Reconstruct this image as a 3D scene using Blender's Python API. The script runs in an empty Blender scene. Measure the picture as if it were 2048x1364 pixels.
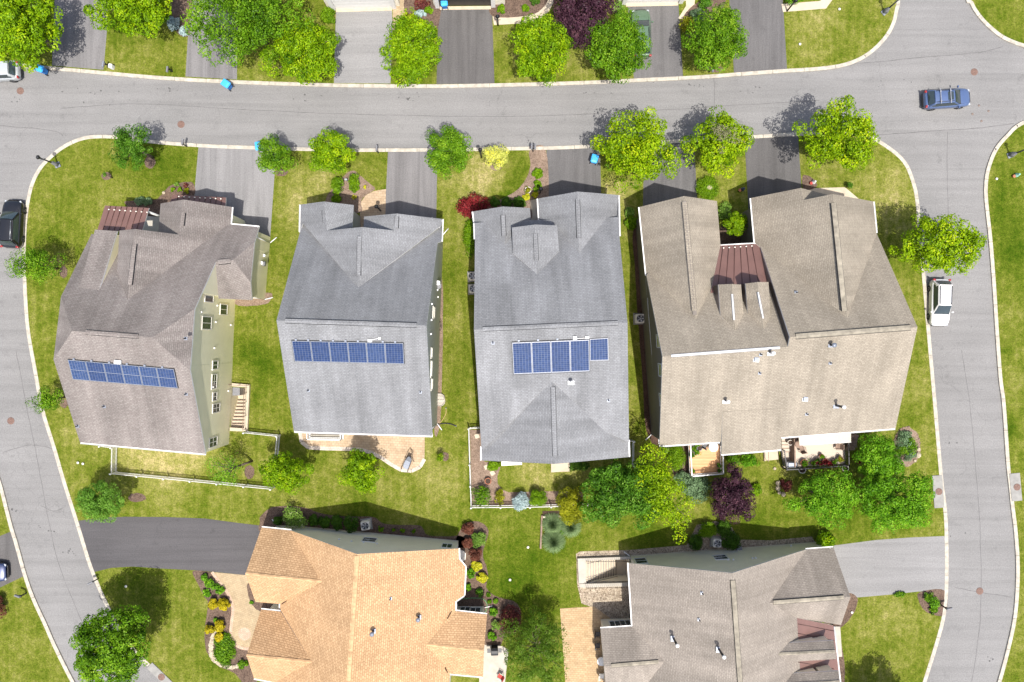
import bpy, math, random
import numpy as np
from mathutils import Vector, Matrix
from mathutils.geometry import delaunay_2d_cdt
R = math.radians
random.seed(7)
SC = bpy.context.scene
COL = SC.collection
# survey frame: the aerial photo looks straight down from 70 m; 21 photo pixels are one metre on the lawn
CAMH, PPM, CX, CY = 70.0, 21.0, 1024.0, 682.0
def P(px, py, z=0.0):
    f = (1 - z / CAMH) / PPM
    return Vector(((px - CX) * f, (CY - py) * f, z))
def plane(a, b, c):
    n = (b - a).cross(c - a).normalized()
    if n.z < 0: n = -n
    return n, n.dot(a)
def on(pl, px, py, lift=0.0):
    n, d = pl
    a, b = (px - CX) / PPM, (CY - py) / PPM
    z = (d + lift - n.x * a - n.y * b) / (n.z - (n.x * a + n.y * b) / CAMH)
    f = 1 - z / CAMH
    return Vector((a * f, b * f, z))
def on_wall(A, B, px, py):
    # point of the upright plane through A-B seen at a photo pixel
    n = Vector((B.y - A.y, A.x - B.x))
    a, b = (px - CX) / PPM, (CY - py) / PPM
    f = (n.x * A.x + n.y * A.y) / (n.x * a + n.y * b)
    return Vector((a * f, b * f, (1 - f) * CAMH))

# ------------------------------------------------------------------ objects
def tag(o, label=None, cat=None, group=None, kind=None):
    if label: o['label'] = label
    if cat: o['category'] = cat
    if group: o['group'] = group
    if kind: o['kind'] = kind
    return o
def thing(name, label, cat, loc, rz=0.0, group=None):
    o = bpy.data.objects.new(name, None); COL.objects.link(o)
    o.empty_display_size = 0.3
    o.location = loc; o.rotation_euler = (0, 0, rz)
    return tag(o, label, cat, group)
def dup(root, loc=None, rz=None, label=None, group=None, scale=None):
    c = root.copy(); COL.objects.link(c)
    if loc is not None: c.location = loc
    if rz is not None: c.rotation_euler = (0, 0, rz)
    if scale is not None: c.scale = (scale,) * 3 if not hasattr(scale, '__len__') else scale
    if label: c['label'] = label
    if group: c['group'] = group
    for ch in list(root.children):
        d = ch.copy(); COL.objects.link(d); d.parent = c
        for g in list(ch.children):
            e = g.copy(); COL.objects.link(e); e.parent = d
    return c
def root_loc(o):
    v = Vector((0, 0, 0))
    while o is not None:
        v += Vector(o.location); o = o.parent
    return v
class MB:
    def __init__(s):
        s.v, s.f, s.m, s.uv, s.sm = [], [], [], [], []
    def face(s, pts, mi=0, uv=None, smooth=False):
        i = len(s.v); s.v += [tuple(p) for p in pts]
        s.f.append(tuple(range(i, i + len(pts)))); s.m.append(mi); s.sm.append(smooth)
        s.uv += uv if uv else [(p[0], p[1]) for p in pts]
    def mesh(s, verts, faces, mi=0, smooth=False):
        i = len(s.v); s.v += [tuple(p) for p in verts]
        for f in faces:
            s.f.append(tuple(i + k for k in f)); s.m.append(mi); s.sm.append(smooth)
            s.uv += [(verts[k][0], verts[k][1]) for k in f]
    def box(s, c, size, rz=0.0, mi=0, tilt=None):
        hx, hy, hz = size[0] / 2, size[1] / 2, size[2] / 2
        m = Matrix.Rotation(rz, 3, 'Z')
        if tilt: m = m @ Matrix.Rotation(tilt[1], 3, tilt[0])
        c = Vector(c)
        vs = [c + m @ Vector((x * hx, y * hy, z * hz)) for z in (-1, 1) for y in (-1, 1) for x in (-1, 1)]
        s.mesh(vs, [(0, 2, 3, 1), (4, 5, 7, 6), (0, 1, 5, 4), (2, 6, 7, 3), (0, 4, 6, 2), (1, 3, 7, 5)], mi)
    def rbox(s, c, size, r, rz=0.0, mi=0, seg=3):
        # upright box with rounded vertical corners and a small top chamfer
        hx, hy, hz = size[0] / 2, size[1] / 2, size[2] / 2
        m = Matrix.Rotation(rz, 3, 'Z'); c = Vector(c)
        def ring(off, z):
            out = []
            for (sx, sy, a0) in ((1, 1, 0), (-1, 1, 90), (-1, -1, 180), (1, -1, 270)):
                for k in range(seg + 1):
                    a = R(a0 + 90 * k / seg)
                    out.append(c + m @ Vector((sx * (hx - r) + (r - off) * math.cos(a), sy * (hy - r) + (r - off) * math.sin(a), z)))
            return out
        ch = min(r * 0.6, hz * 0.5)
        rings = [ring(0, -hz), ring(0, hz - ch), ring(ch * 0.7, hz)]
        s.loft(rings, True, True, mi)
    def loft(s, rings, cap0=True, cap1=True, mi=0, closed=True, smooth=False):
        n = len(rings[0]); vs = [p for r_ in rings for p in r_]; fs = []
        for k in range(len(rings) - 1):
            for j in range(n if closed else n - 1):
                a, b = k * n + j, k * n + (j + 1) % n
                fs.append((a, b, b + n, a + n))
        if cap0: fs.append(tuple(reversed(range(n))))
        if cap1: fs.append(tuple(range((len(rings) - 1) * n, len(rings) * n)))
        s.mesh(vs, fs, mi, smooth)
    def tube(s, a, b, r0, r1=None, n=8, mi=0, caps=True, smooth=True):
        a, b = Vector(a), Vector(b); r1 = r0 if r1 is None else r1
        d = (b - a)
        if d.length < 1e-6: return
        d.normalize(); u = d.orthogonal().normalized(); w = d.cross(u)
        s.loft([[p + (u * math.cos(2 * math.pi * k / n) + w * math.sin(2 * math.pi * k / n)) * r for k in range(n)] for p, r in ((a, r0), (b, r1))], caps, caps, mi, True, smooth)
    def path(s, pts, r, n=6, mi=0):
        for a, b in zip(pts, pts[1:]): s.tube(a, b, r, r, n, mi)
    def lathe(s, c, prof, n=20, mi=0, axis='Z', smooth=True):
        c = Vector(c); rings = []
        for (r_, z) in prof:
            rg = []
            for k in range(n):
                a = 2 * math.pi * k / n; x, y = r_ * math.cos(a), r_ * math.sin(a)
                rg.append(c + (Vector((x, y, z)) if axis == 'Z' else Vector((x, z, y)) if axis == 'Y' else Vector((z, x, y))))
            rings.append(rg)
        s.loft(rings, True, True, mi, True, smooth)
    def disc(s, c, r, n=20, mi=0, ry=None, wob=0.0, seed=0):
        rr = random.Random(seed); c = Vector(c)
        pts = []
        for k in range(n):
            a = 2 * math.pi * k / n; q = 1 + rr.uniform(-wob, wob)
            pts.append(c + Vector((r * q * math.cos(a), (ry or r) * q * math.sin(a), 0)))
        s.face(pts, mi)
    def slab(s, poly, z0, z1, mi=0, side=None):
        n = len(poly); side = mi if side is None else side
        t = [Vector((p[0], p[1], z1)) for p in poly]; b = [Vector((p[0], p[1], z0)) for p in poly]
        if sum(t[i].x * t[(i + 1) % n].y - t[(i + 1) % n].x * t[i].y for i in range(n)) < 0: t.reverse(); b.reverse()
        s.face(t, mi)
        for i in range(n): s.face([b[i], b[(i + 1) % n], t[(i + 1) % n], t[i]], side)
    def build(s, name, mats, parent=None, world=True, bevel=0.0):
        me = bpy.data.meshes.new(name)
        off = root_loc(parent) if (parent is not None and world) else Vector((0, 0, 0))
        me.from_pydata([(v[0] - off.x, v[1] - off.y, v[2] - off.z) for v in s.v], [], s.f)
        if not isinstance(mats, (list, tuple)): mats = [mats]
        for m in mats: me.materials.append(m)
        me.polygons.foreach_set('material_index', s.m)
        me.polygons.foreach_set('use_smooth', s.sm)
        ul = me.uv_layers.new(name='UVMap')
        ul.data.foreach_set('uv', [c for t in s.uv for c in t])
        me.update()
        o = bpy.data.objects.new(name, me); COL.objects.link(o)
        if parent is not None: o.parent = parent
        if bevel:
            b = o.modifiers.new('edge', 'BEVEL'); b.width = bevel; b.segments = 2; b.limit_method = 'ANGLE'
        return o
def area2(p): return sum(p[i][0] * p[(i + 1) % len(p)][1] - p[(i + 1) % len(p)][0] * p[i][1] for i in range(len(p)))
def ccw(p): return list(p) if area2(p) > 0 else list(reversed(p))
def smooth_loop(pts, sub=4, closed=True):
    out = []; n = len(pts)
    rng = range(n) if closed else range(n - 1)
    g = (lambda i: pts[i % n]) if closed else (lambda i: pts[max(0, min(n - 1, i))])
    for i in rng:
        p0, p1, p2, p3 = g(i - 1), g(i), g(i + 1), g(i + 2)
        for k in range(sub):
            t = k / sub
            out.append(tuple(0.5 * (2 * p1[d] + (p2[d] - p0[d]) * t + (2 * p0[d] - 5 * p1[d] + 4 * p2[d] - p3[d]) * t * t + (3 * p1[d] - p0[d] - 3 * p2[d] + p3[d]) * t ** 3) for d in (0, 1)))
    if not closed: out.append(tuple(pts[-1]))
    return out
def inset(poly, d):
    # convex ccw polygon moved inwards by d
    n = len(poly); out = []
    for i in range(n):
        a, b, c = Vector(poly[i - 1][:2]), Vector(poly[i][:2]), Vector(poly[(i + 1) % n][:2])
        e1, e2 = (b - a).normalized(), (c - b).normalized()
        n1, n2 = Vector((-e1.y, e1.x)), Vector((-e2.y, e2.x))
        k = n1 + n2
        out.append(b + k * (d / max(0.3, k.dot(n1))))
    return out
def clip(poly3, foot):
    out = list(poly3); n = len(foot)
    for i in range(n):
        a, b = foot[i], foot[(i + 1) % n]
        ins = lambda p: (b[0] - a[0]) * (p[1] - a[1]) - (b[1] - a[1]) * (p[0] - a[0])
        res = []
        for j in range(len(out)):
            p, q = out[j], out[(j + 1) % len(out)]
            sp, sq = ins(p), ins(q)
            if sp >= 0: res.append(p)
            if (sp >= 0) != (sq >= 0): res.append(p + (q - p) * (sp / (sp - sq)))
        out = res
        if len(out) < 3: return []
    return out

# ------------------------------------------------------------------ materials
def mat(name):
    m = bpy.data.materials.new(name); m.use_nodes = True
    nt = m.node_tree
    return m, nt, nt.nodes['Principled BSDF']
def nd(nt, t, ins=None, **kw):
    n = nt.nodes.new(t)
    for k, v in kw.items(): setattr(n, k, v)
    for k, v in (ins or {}).items():
        if hasattr(v, 'is_output') or isinstance(v, bpy.types.NodeSocket): nt.links.new(v, n.inputs[k])
        else: n.inputs[k].default_value = v
    return n
def rgb(c): return (c[0], c[1], c[2], 1.0)
def ramp(nt, fac, stops):
    r = nd(nt, 'ShaderNodeValToRGB', {'Fac': fac}); e = r.color_ramp.elements
    while len(e) < len(stops): e.new(0.5)
    for k, (p, c) in enumerate(stops): e[k].position = p; e[k].color = rgb(c) if hasattr(c, '__len__') else (c, c, c, 1)
    return r.outputs['Color']
def mixc(nt, fac, a, b, mode='MIX'):
    n = nd(nt, 'ShaderNodeMix', data_type='RGBA', blend_type=mode)
    for k, v in ((0, fac), (6, a), (7, b)):
        if isinstance(v, bpy.types.NodeSocket): nt.links.new(v, n.inputs[k])
        else: n.inputs[k].default_value = rgb(v) if hasattr(v, '__len__') else v
    return n.outputs[2]
def mth(nt, op, a, b=0.0, clampit=False):
    n = nd(nt, 'ShaderNodeMath', operation=op, use_clamp=clampit)
    for k, v in ((0, a), (1, b)):
        if isinstance(v, bpy.types.NodeSocket): nt.links.new(v, n.inputs[k])
        else: n.inputs[k].default_value = v
    return n.outputs[0]
def pos(nt, kind='pos', scale=(1, 1, 1), rot=0.0):
    if kind == 'pos': s = nd(nt, 'ShaderNodeNewGeometry').outputs['Position']
    elif kind == 'uv': s = nd(nt, 'ShaderNodeTexCoord').outputs['UV']
    else: s = nd(nt, 'ShaderNodeTexCoord').outputs['Object']
    if scale != (1, 1, 1) or rot:
        s = nd(nt, 'ShaderNodeMapping', {'Vector': s, 'Scale': scale, 'Rotation': (0, 0, rot)}).outputs[0]
    return s
def noise(nt, vec, scale, detail=3, rough=0.55, dist=0.0):
    return nd(nt, 'ShaderNodeTexNoise', {'Vector': vec, 'Scale': scale, 'Detail': detail, 'Roughness': rough, 'Distortion': dist}).outputs['Fac']
def bump(nt, b, h, strength=0.3, dist=0.02):
    n = nd(nt, 'ShaderNodeBump', {'Height': h, 'Strength': strength, 'Distance': dist})
    nt.links.new(n.outputs[0], b.inputs['Normal'])
def plain(name, c, rough=0.5, metal=0.0, var=0.12, scale=6.0, coord='obj', spec=0.5, coat=0.0):
    m, nt, b = mat(name)
    v = pos(nt, coord); f = noise(nt, v, scale, 4)
    lo = [x * (1 - var) for x in c]; hi = [min(1, x * (1 + var)) for x in c]
    nt.links.new(ramp(nt, f, [(0.3, lo), (0.7, hi)]), b.inputs['Base Color'])
    b.inputs['Roughness'].default_value = rough; b.inputs['Metallic'].default_value = metal
    b.inputs['Specular IOR Level'].default_value = spec
    if coat: b.inputs['Coat Weight'].default_value = coat
    return m
def asphalt(name, c, streak=0.12, crack=0.0, patch=0.15, tint=(1, 1, 1), rot=0.0):
    m, nt, b = mat(name); v = pos(nt)
    big = noise(nt, v, 0.12, 4, 0.6); fine = noise(nt, v, 9.0, 6, 0.75)
    st = noise(nt, pos(nt, 'pos', (1.1, 0.06, 1) if rot else (0.05, 1.3, 1)), 1.0, 5, 0.65, 0.6)
    spot = noise(nt, v, 0.9, 5, 0.7)
    base = ramp(nt, big, [(0.3, [x * (1 - patch) for x in c]), (0.7, [x * (1 + patch) for x in c])])
    base = mixc(nt, 1.0, base, ramp(nt, fine, [(0.25, 0.68), (0.5, 0.98), (0.75, 1.3)]), 'MULTIPLY')
    base = mixc(nt, 1.0, base, ramp(nt, st, [(0.3, 1 - streak), (0.6, 1 + streak * 0.6)]), 'MULTIPLY')
    base = mixc(nt, 1.0, base, ramp(nt, spot, [(0.28, 0.82), (0.42, 1.0), (0.72, 1.0), (0.82, 1.12)]), 'MULTIPLY')
    if crack:
        wv = nd(nt, 'ShaderNodeVectorMath', {0: v, 1: nd(nt, 'ShaderNodeVectorMath', {0: nd(nt, 'ShaderNodeTexNoise', {'Vector': v, 'Scale': 0.6, 'Detail': 4}).outputs['Color'], 'Scale': 2.2}, operation='SCALE').outputs[0]}, operation='ADD').outputs[0]
        vo = nd(nt, 'ShaderNodeTexVoronoi', {'Vector': wv, 'Scale': 0.085}, feature='DISTANCE_TO_EDGE').outputs['Distance']
        line = ramp(nt, vo, [(0.0, 1.0), (0.0035, 0.0)])
        mask = ramp(nt, noise(nt, v, 0.07, 2), [(0.45, 0.0), (0.56, 1.0)])
        base = mixc(nt, mth(nt, 'MULTIPLY', mth(nt, 'MULTIPLY', line, mask), crack), base, [x * 0.35 for x in c])
    nt.links.new(base, b.inputs['Base Color']); b.inputs['Roughness'].default_value = 0.92
    b.inputs['Specular IOR Level'].default_value = 0.25
    bump(nt, b, fine, 0.35, 0.01)
    return m
def shingle(name, c1, c2, mort, w=0.32, h=0.17, streak=0.16, var=0.0):
    m, nt, b = mat(name); v = pos(nt, 'uv')
    br = nd(nt, 'ShaderNodeTexBrick', {'Vector': v, 'Color1': rgb(c1), 'Color2': rgb(c2), 'Mortar': rgb(mort), 'Scale': 1.0, 'Mortar Size': 0.022, 'Mortar Smooth': 0.3, 'Bias': 0.0, 'Brick Width': w, 'Row Height': h}, offset=0.37, squash=1.0)
    col = br.outputs['Color']
    big = noise(nt, v, 0.35, 4, 0.6)
    st = noise(nt, pos(nt, 'uv', (1.1, 0.12, 1)), 1.0, 4, 0.6)
    fine = noise(nt, v, 7.0, 5, 0.7)
    col = mixc(nt, 1.0, col, ramp(nt, st, [(0.3, 1 - streak), (0.65, 1 + streak * 0.5)]), 'MULTIPLY')
    col = mixc(nt, 1.0, col, ramp(nt, noise(nt, pos(nt, 'uv', (0.42, 0.06, 1)), 1.0, 3, 0.5), [(0.35, 1 - streak * 1.1), (0.6, 1 + streak * 0.4)]), 'MULTIPLY')
    col = mixc(nt, 1.0, col, ramp(nt, big, [(0.25, 0.88), (0.75, 1.1)]), 'MULTIPLY')
    col = mixc(nt, 1.0, col, ramp(nt, fine, [(0.25, 0.78), (0.75, 1.22)]), 'MULTIPLY')
    nt.links.new(col, b.inputs['Base Color']); b.inputs['Roughness'].default_value = 0.95
    b.inputs['Specular IOR Level'].default_value = 0.15
    bump(nt, b, br.outputs['Fac'], -0.5, 0.03)
    return m
def siding(name, c, lap=0.16):
    m, nt, b = mat(name); v = pos(nt)
    z = nd(nt, 'ShaderNodeSeparateXYZ', {0: v}).outputs['Z']
    fr = mth(nt, 'FRACT', mth(nt, 'DIVIDE', z, lap))
    col = ramp(nt, fr, [(0.0, [x * 0.72 for x in c]), (0.12, c), (1.0, [min(1, x * 1.04) for x in c])])
    dirt = noise(nt, v, 0.7, 4)
    col = mixc(nt, 1.0, col, ramp(nt, dirt, [(0.3, 0.93), (0.7, 1.04)]), 'MULTIPLY')
    nt.links.new(col, b.inputs['Base Color']); b.inputs['Roughness'].default_value = 0.6
    bump(nt, b, fr, 0.4, 0.02)
    return m
def pavers(name, c1, c2, mort, w=0.3, h=0.2, rot=0.0):
    m, nt, b = mat(name); v = pos(nt, 'pos', (1, 1, 1.0001), rot)
    br = nd(nt, 'ShaderNodeTexBrick', {'Vector': v, 'Color1': rgb(c1), 'Color2': rgb(c2), 'Mortar': rgb(mort), 'Scale': 1.0, 'Mortar Size': 0.012, 'Mortar Smooth': 0.2, 'Brick Width': w, 'Row Height': h}, offset=0.5)
    col = mixc(nt, 1.0, br.outputs['Color'], ramp(nt, noise(nt, v, 1.6, 5, 0.65), [(0.25, 0.78), (0.75, 1.18)]), 'MULTIPLY')
    nt.links.new(col, b.inputs['Base Color']); b.inputs['Roughness'].default_value = 0.85
    bump(nt, b, br.outputs['Fac'], -0.4, 0.02)
    return m
def bits(name, cols, scale=14.0, rough=0.95, bstr=0.6, bdist=0.03):
    # loose pieces: bark mulch, river stones
    m, nt, b = mat(name); v = pos(nt)
    vo = nd(nt, 'ShaderNodeTexVoronoi', {'Vector': v, 'Scale': scale, 'Randomness': 1.0})
    cell = nd(nt, 'ShaderNodeSeparateColor', {0: vo.outputs['Color']}).outputs[0]
    n = len(cols)
    col = ramp(nt, cell, [(i / max(1, n - 1), c) for i, c in enumerate(cols)])
    col = mixc(nt, 1.0, col, ramp(nt, noise(nt, v, 0.8, 4), [(0.25, 0.72), (0.75, 1.25)]), 'MULTIPLY')
    nt.links.new(col, b.inputs['Base Color']); b.inputs['Roughness'].default_value = rough
    b.inputs['Specular IOR Level'].default_value = 0.2
    bump(nt, b, vo.outputs['Distance'], -bstr, bdist)
    return m
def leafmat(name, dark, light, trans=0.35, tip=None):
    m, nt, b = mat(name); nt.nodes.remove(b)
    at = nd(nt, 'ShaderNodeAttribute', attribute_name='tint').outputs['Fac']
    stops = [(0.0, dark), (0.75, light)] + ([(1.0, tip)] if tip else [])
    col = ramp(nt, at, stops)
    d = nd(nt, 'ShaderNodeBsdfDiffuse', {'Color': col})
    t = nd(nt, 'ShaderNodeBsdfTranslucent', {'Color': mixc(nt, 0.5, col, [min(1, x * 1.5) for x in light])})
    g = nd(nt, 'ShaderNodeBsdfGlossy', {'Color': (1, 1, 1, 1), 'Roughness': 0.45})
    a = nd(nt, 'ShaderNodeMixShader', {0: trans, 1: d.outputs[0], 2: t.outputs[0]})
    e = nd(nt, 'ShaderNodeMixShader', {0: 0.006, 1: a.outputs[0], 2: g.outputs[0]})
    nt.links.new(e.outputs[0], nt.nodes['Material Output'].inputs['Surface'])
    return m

def lawnmat():
    m, nt, b = mat('lawn_grass'); v = pos(nt)
    at = nd(nt, 'ShaderNodeAttribute', attribute_name='dry').outputs['Fac']
    n1 = noise(nt, v, 0.32, 5, 0.62); n2 = noise(nt, v, 1.7, 6, 0.7)
    n3 = noise(nt, pos(nt, 'pos', (1.0, 1.0, 1.0), 0.3), 6.5, 5, 0.8)
    wv = noise(nt, pos(nt, 'pos', (2.2, 0.12, 1), R(4)), 1.0, 3, 0.6)
    t = mth(nt, 'ADD', mth(nt, 'MULTIPLY', n1, 0.85), mth(nt, 'MULTIPLY', n2, 1.05))
    t = mth(nt, 'ADD', t, mth(nt, 'MULTIPLY', wv, 0.45))
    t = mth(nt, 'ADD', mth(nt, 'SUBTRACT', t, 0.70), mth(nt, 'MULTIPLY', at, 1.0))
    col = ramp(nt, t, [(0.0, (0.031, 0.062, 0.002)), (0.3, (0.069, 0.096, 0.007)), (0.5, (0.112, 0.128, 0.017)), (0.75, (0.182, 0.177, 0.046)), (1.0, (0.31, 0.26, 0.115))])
    col = mixc(nt, 1.0, col, ramp(nt, n3, [(0.28, 0.42), (0.5, 0.98), (0.72, 1.68)]), 'MULTIPLY')
    blade = noise(nt, v, 20.0, 3, 0.7)
    col = mixc(nt, 1.0, col, ramp(nt, blade, [(0.3, 0.62), (0.7, 1.4)]), 'MULTIPLY')
    nt.links.new(col, b.inputs['Base Color']); b.inputs['Roughness'].default_value = 1.0
    b.inputs['Specular IOR Level'].default_value = 0.05
    bump(nt, b, n3, 0.7, 0.05)
    return m
MT = {}
def mats():
    M = MT
    M['lawn'] = lawnmat()
    M['road'] = asphalt('road_asphalt', (0.183, 0.178, 0.172), 0.11, 0.25, 0.09)
    M['drive_old'] = asphalt('weathered_asphalt', (0.150, 0.143, 0.141), 0.25, 0, 0.12, rot=R(90))
    M['drive_light'] = asphalt('bleached_asphalt', (0.188, 0.182, 0.179), 0.2, 0, 0.12, rot=R(90))
    M['drive_mid'] = asphalt('worn_asphalt', (0.108, 0.103, 0.101), 0.22, 0, 0.15, rot=R(90))
    M['drive_dark'] = asphalt('sealed_asphalt', (0.092, 0.087, 0.084), 0.2, 0, 0.15, rot=R(90))
    M['drive_seal'] = asphalt('fresh_sealed_asphalt', (0.074, 0.070, 0.071), 0.15, 0, 0.12)
    M['drive_pale'] = asphalt('pale_asphalt', (0.205, 0.2, 0.195), 0.12, 0, 0.08)
    M['kerb'] = plain('kerb_concrete', (0.38, 0.345, 0.285), 0.9, 0, 0.24, 2.2, 'pos', 0.2)
    M['concrete'] = plain('grey_concrete', (0.235, 0.228, 0.21), 0.9, 0, 0.15, 2.0, 'pos', 0.2)
    M['cream_conc'] = plain('cream_concrete', (0.44, 0.37, 0.275), 0.9, 0, 0.12, 1.6, 'pos', 0.2)
    M['pad'] = plain('pale_concrete', (0.38, 0.345, 0.29), 0.9, 0, 0.12, 1.6, 'pos', 0.2)
    M['mulch'] = bits('bark_mulch', [(0.058, 0.037, 0.027), (0.108, 0.073, 0.053), (0.15, 0.103, 0.075), (0.08, 0.052, 0.04)], 13)
    M['mulch_pale'] = bits('faded_bark_mulch', [(0.12, 0.082, 0.058), (0.18, 0.128, 0.094), (0.24, 0.175, 0.13), (0.15, 0.105, 0.077)], 13)
    M['mulch_dark'] = bits('dark_bark_mulch', [(0.045, 0.026, 0.018), (0.085, 0.05, 0.035), (0.06, 0.035, 0.025)], 13)  # darker mix of the bark mulch colours
    M['gravel'] = bits('river_gravel', [(0.10, 0.075, 0.05), (0.32, 0.26, 0.185), (0.21, 0.16, 0.115), (0.43, 0.365, 0.275), (0.14, 0.10, 0.068)], 11.0, 0.8, 1.0, 0.06)
    M['pav_tan'] = pavers('tan_pavers', (0.345, 0.245, 0.15), (0.415, 0.31, 0.205), (0.22, 0.155, 0.095), 0.34, 0.23, R(3))
    M['pav_buff'] = pavers('buff_pavers', (0.31, 0.232, 0.135), (0.37, 0.285, 0.172), (0.23, 0.17, 0.10), 0.26, 0.17, R(20))
    M['pav_h6'] = pavers('ochre_pavers', (0.34, 0.23, 0.12), (0.42, 0.295, 0.165), (0.21, 0.14, 0.07), 0.32, 0.2, R(3))
    M['pav_edge'] = pavers('grey_edging_pavers', (0.42, 0.36, 0.3), (0.5, 0.43, 0.36), (0.3, 0.25, 0.2), 0.25, 0.25)
    M['pav_rose'] = pavers('rose_pavers', (0.40, 0.27, 0.19), (0.46, 0.33, 0.24), (0.28, 0.2, 0.14), 0.22, 0.15, R(40))
    M['sh_taupe'] = shingle('taupe_shingles', (0.189, 0.164, 0.151), (0.233, 0.209, 0.191), (0.141, 0.123, 0.113), 0.30, 0.15)
    M['sh_grey'] = shingle('grey_shingles', (0.188, 0.190, 0.193), (0.223, 0.226, 0.232), (0.146, 0.147, 0.150), 0.30, 0.15)
    M['sh_beige'] = shingle('beige_taupe_shingles', (0.248, 0.216, 0.170), (0.299, 0.263, 0.209), (0.195, 0.168, 0.132), 0.30, 0.15, streak=0.13)
    M['sh_tan'] = shingle('tan_orange_shingles', (0.385, 0.245, 0.132), (0.50, 0.328, 0.182), (0.26, 0.158, 0.08), 0.30, 0.19, 0.06)
    M['sh_brown'] = shingle('brown_taupe_shingles', (0.230, 0.201, 0.169), (0.279, 0.245, 0.208), (0.174, 0.151, 0.128), 0.30, 0.15, streak=0.15)
    M['sh_slate'] = shingle('dark_skirt_shingles', (0.11, 0.095, 0.085), (0.15, 0.13, 0.115), (0.05, 0.045, 0.04), 0.4, 0.55)
    M['ridge'] = plain('ridge_cap_shingle', (0.17, 0.15, 0.13), 0.95, 0, 0.25, 3.0, 'pos', 0.1)
    M['ridge_g'] = plain('grey_ridge_cap_shingle', (0.165, 0.166, 0.17), 0.95, 0, 0.25, 3.0, 'pos', 0.1)
    M['ridge_t'] = plain('tan_ridge_cap_shingle', (0.45, 0.29, 0.158), 0.95, 0, 0.3, 2.0, 'pos', 0.1)
    M['ridge_p'] = plain('pale_ridge_cap_shingle', (0.235, 0.21, 0.165), 0.95, 0, 0.3, 2.0, 'pos', 0.1)
    M['metal_roof'] = plain('brown_metal_roof', (0.150, 0.082, 0.068), 0.4, 0.0, 0.1, 1.0, 'pos', 0.5)
    M['seam'] = plain('dark_roof_seam', (0.07, 0.03, 0.025), 0.5, 0.0, 0.1, 1.0, 'pos')
    M['sd_yellow'] = siding('yellow_siding', (0.84, 0.78, 0.54))
    M['sd_green'] = siding('sage_siding', (0.36, 0.37, 0.31))
    M['sd_blue'] = siding('grey_siding', (0.26, 0.27, 0.28))
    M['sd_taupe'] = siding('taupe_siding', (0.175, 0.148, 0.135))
    M['sd_stone'] = siding('stone_grey_siding', (0.80, 0.75, 0.63))
    M['sd_olive'] = siding('olive_grey_siding', (0.77, 0.715, 0.57))
    M['white'] = plain('white_trim', (0.66, 0.65, 0.63), 0.45, 0, 0.05, 3.0)
    M['offwhite'] = plain('cream_trim', (0.66, 0.62, 0.54), 0.5, 0, 0.06, 3.0)
    M['dark'] = plain('dark_grey_metal', (0.035, 0.034, 0.036), 0.5, 0.3, 0.2)
    M['black'] = plain('black_plastic', (0.014, 0.014, 0.016), 0.45, 0, 0.2)
    M['grey'] = plain('mid_grey_plastic', (0.16, 0.16, 0.17), 0.5, 0, 0.12)
    M['steel'] = plain('galvanised_steel', (0.42, 0.43, 0.45), 0.38, 0.85, 0.15)
    M['lead'] = plain('dull_grey_flashing', (0.22, 0.24, 0.28), 0.5, 0.4, 0.15)
    M['rust'] = plain('rusty_iron', (0.165, 0.10, 0.078), 0.8, 0.2, 0.3, 9.0)
    M['blue_bin'] = plain('blue_plastic', (0.012, 0.17, 0.52), 0.42, 0, 0.12)
    M['blue_lid'] = plain('light_blue_plastic', (0.045, 0.33, 0.72), 0.4, 0, 0.12)
    M['glass'] = plain('window_glass', (0.035, 0.05, 0.055), 0.06, 0, 0.3, 2.0, 'pos', 0.8)
    M['car_glass'] = plain('car_glass', (0.028, 0.04, 0.042), 0.05, 0, 0.1, 2.0, 'obj', 0.9)
    M['tyre'] = plain('tyre_rubber', (0.018, 0.018, 0.018), 0.85)
    M['rim'] = plain('alloy_rim', (0.42, 0.42, 0.42), 0.3, 0.8)
    M['lamp_red'] = plain('red_lamp', (0.26, 0.02, 0.02), 0.25)
    M['lamp_clear'] = plain('clear_lamp', (0.36, 0.38, 0.4), 0.15)
    for n_, c in (('blue', (0.075, 0.115, 0.225)), ('white', (0.66, 0.65, 0.635)), ('black', (0.012, 0.012, 0.014)), ('silver', (0.42, 0.44, 0.44)), ('green', (0.10, 0.16, 0.10)), ('navy', (0.03, 0.045, 0.11))):
        M['paint_' + n_] = plain(n_ + '_car_paint', c, 0.32, 0.25 if n_ not in ('white',) else 0.0, 0.04, 2.0, 'obj', 0.5, 0.7)
    M['wood'] = plain('deck_wood', (0.46, 0.24, 0.10), 0.8, 0, 0.15, 3.0, 'pos')
    M['bark'] = plain('tree_bark', (0.13, 0.095, 0.07), 0.95, 0, 0.3, 5.0)
    M['bark_pale'] = plain('pale_tree_bark', (0.26, 0.21, 0.17), 0.95, 0, 0.3, 5.0)
    M['timber'] = plain('weathered_timber', (0.22, 0.15, 0.11), 0.95, 0, 0.3, 3.0)
    M['terracotta'] = plain('terracotta', (0.35, 0.13, 0.07), 0.85)
    M['stone'] = plain('pale_fieldstone', (0.38, 0.315, 0.225), 0.95, 0, 0.35, 4.0)
    M['soil'] = plain('potting_soil', (0.05, 0.03, 0.02), 1.0, 0, 0.3, 8.0)
    M['canvas'] = plain('cream_canvas', (0.47, 0.415, 0.325), 0.85, 0, 0.06)
    M['red_fab'] = plain('red_fabric', (0.4, 0.05, 0.04), 0.9)
    M['mint'] = plain('mint_plastic', (0.25, 0.5, 0.38), 0.6)
    M['hose'] = plain('green_hose', (0.12, 0.28, 0.12), 0.6)
    M['hose_tan'] = plain('tan_hose', (0.42, 0.31, 0.12), 0.6)
    # leaves
    L = leafmat
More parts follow.
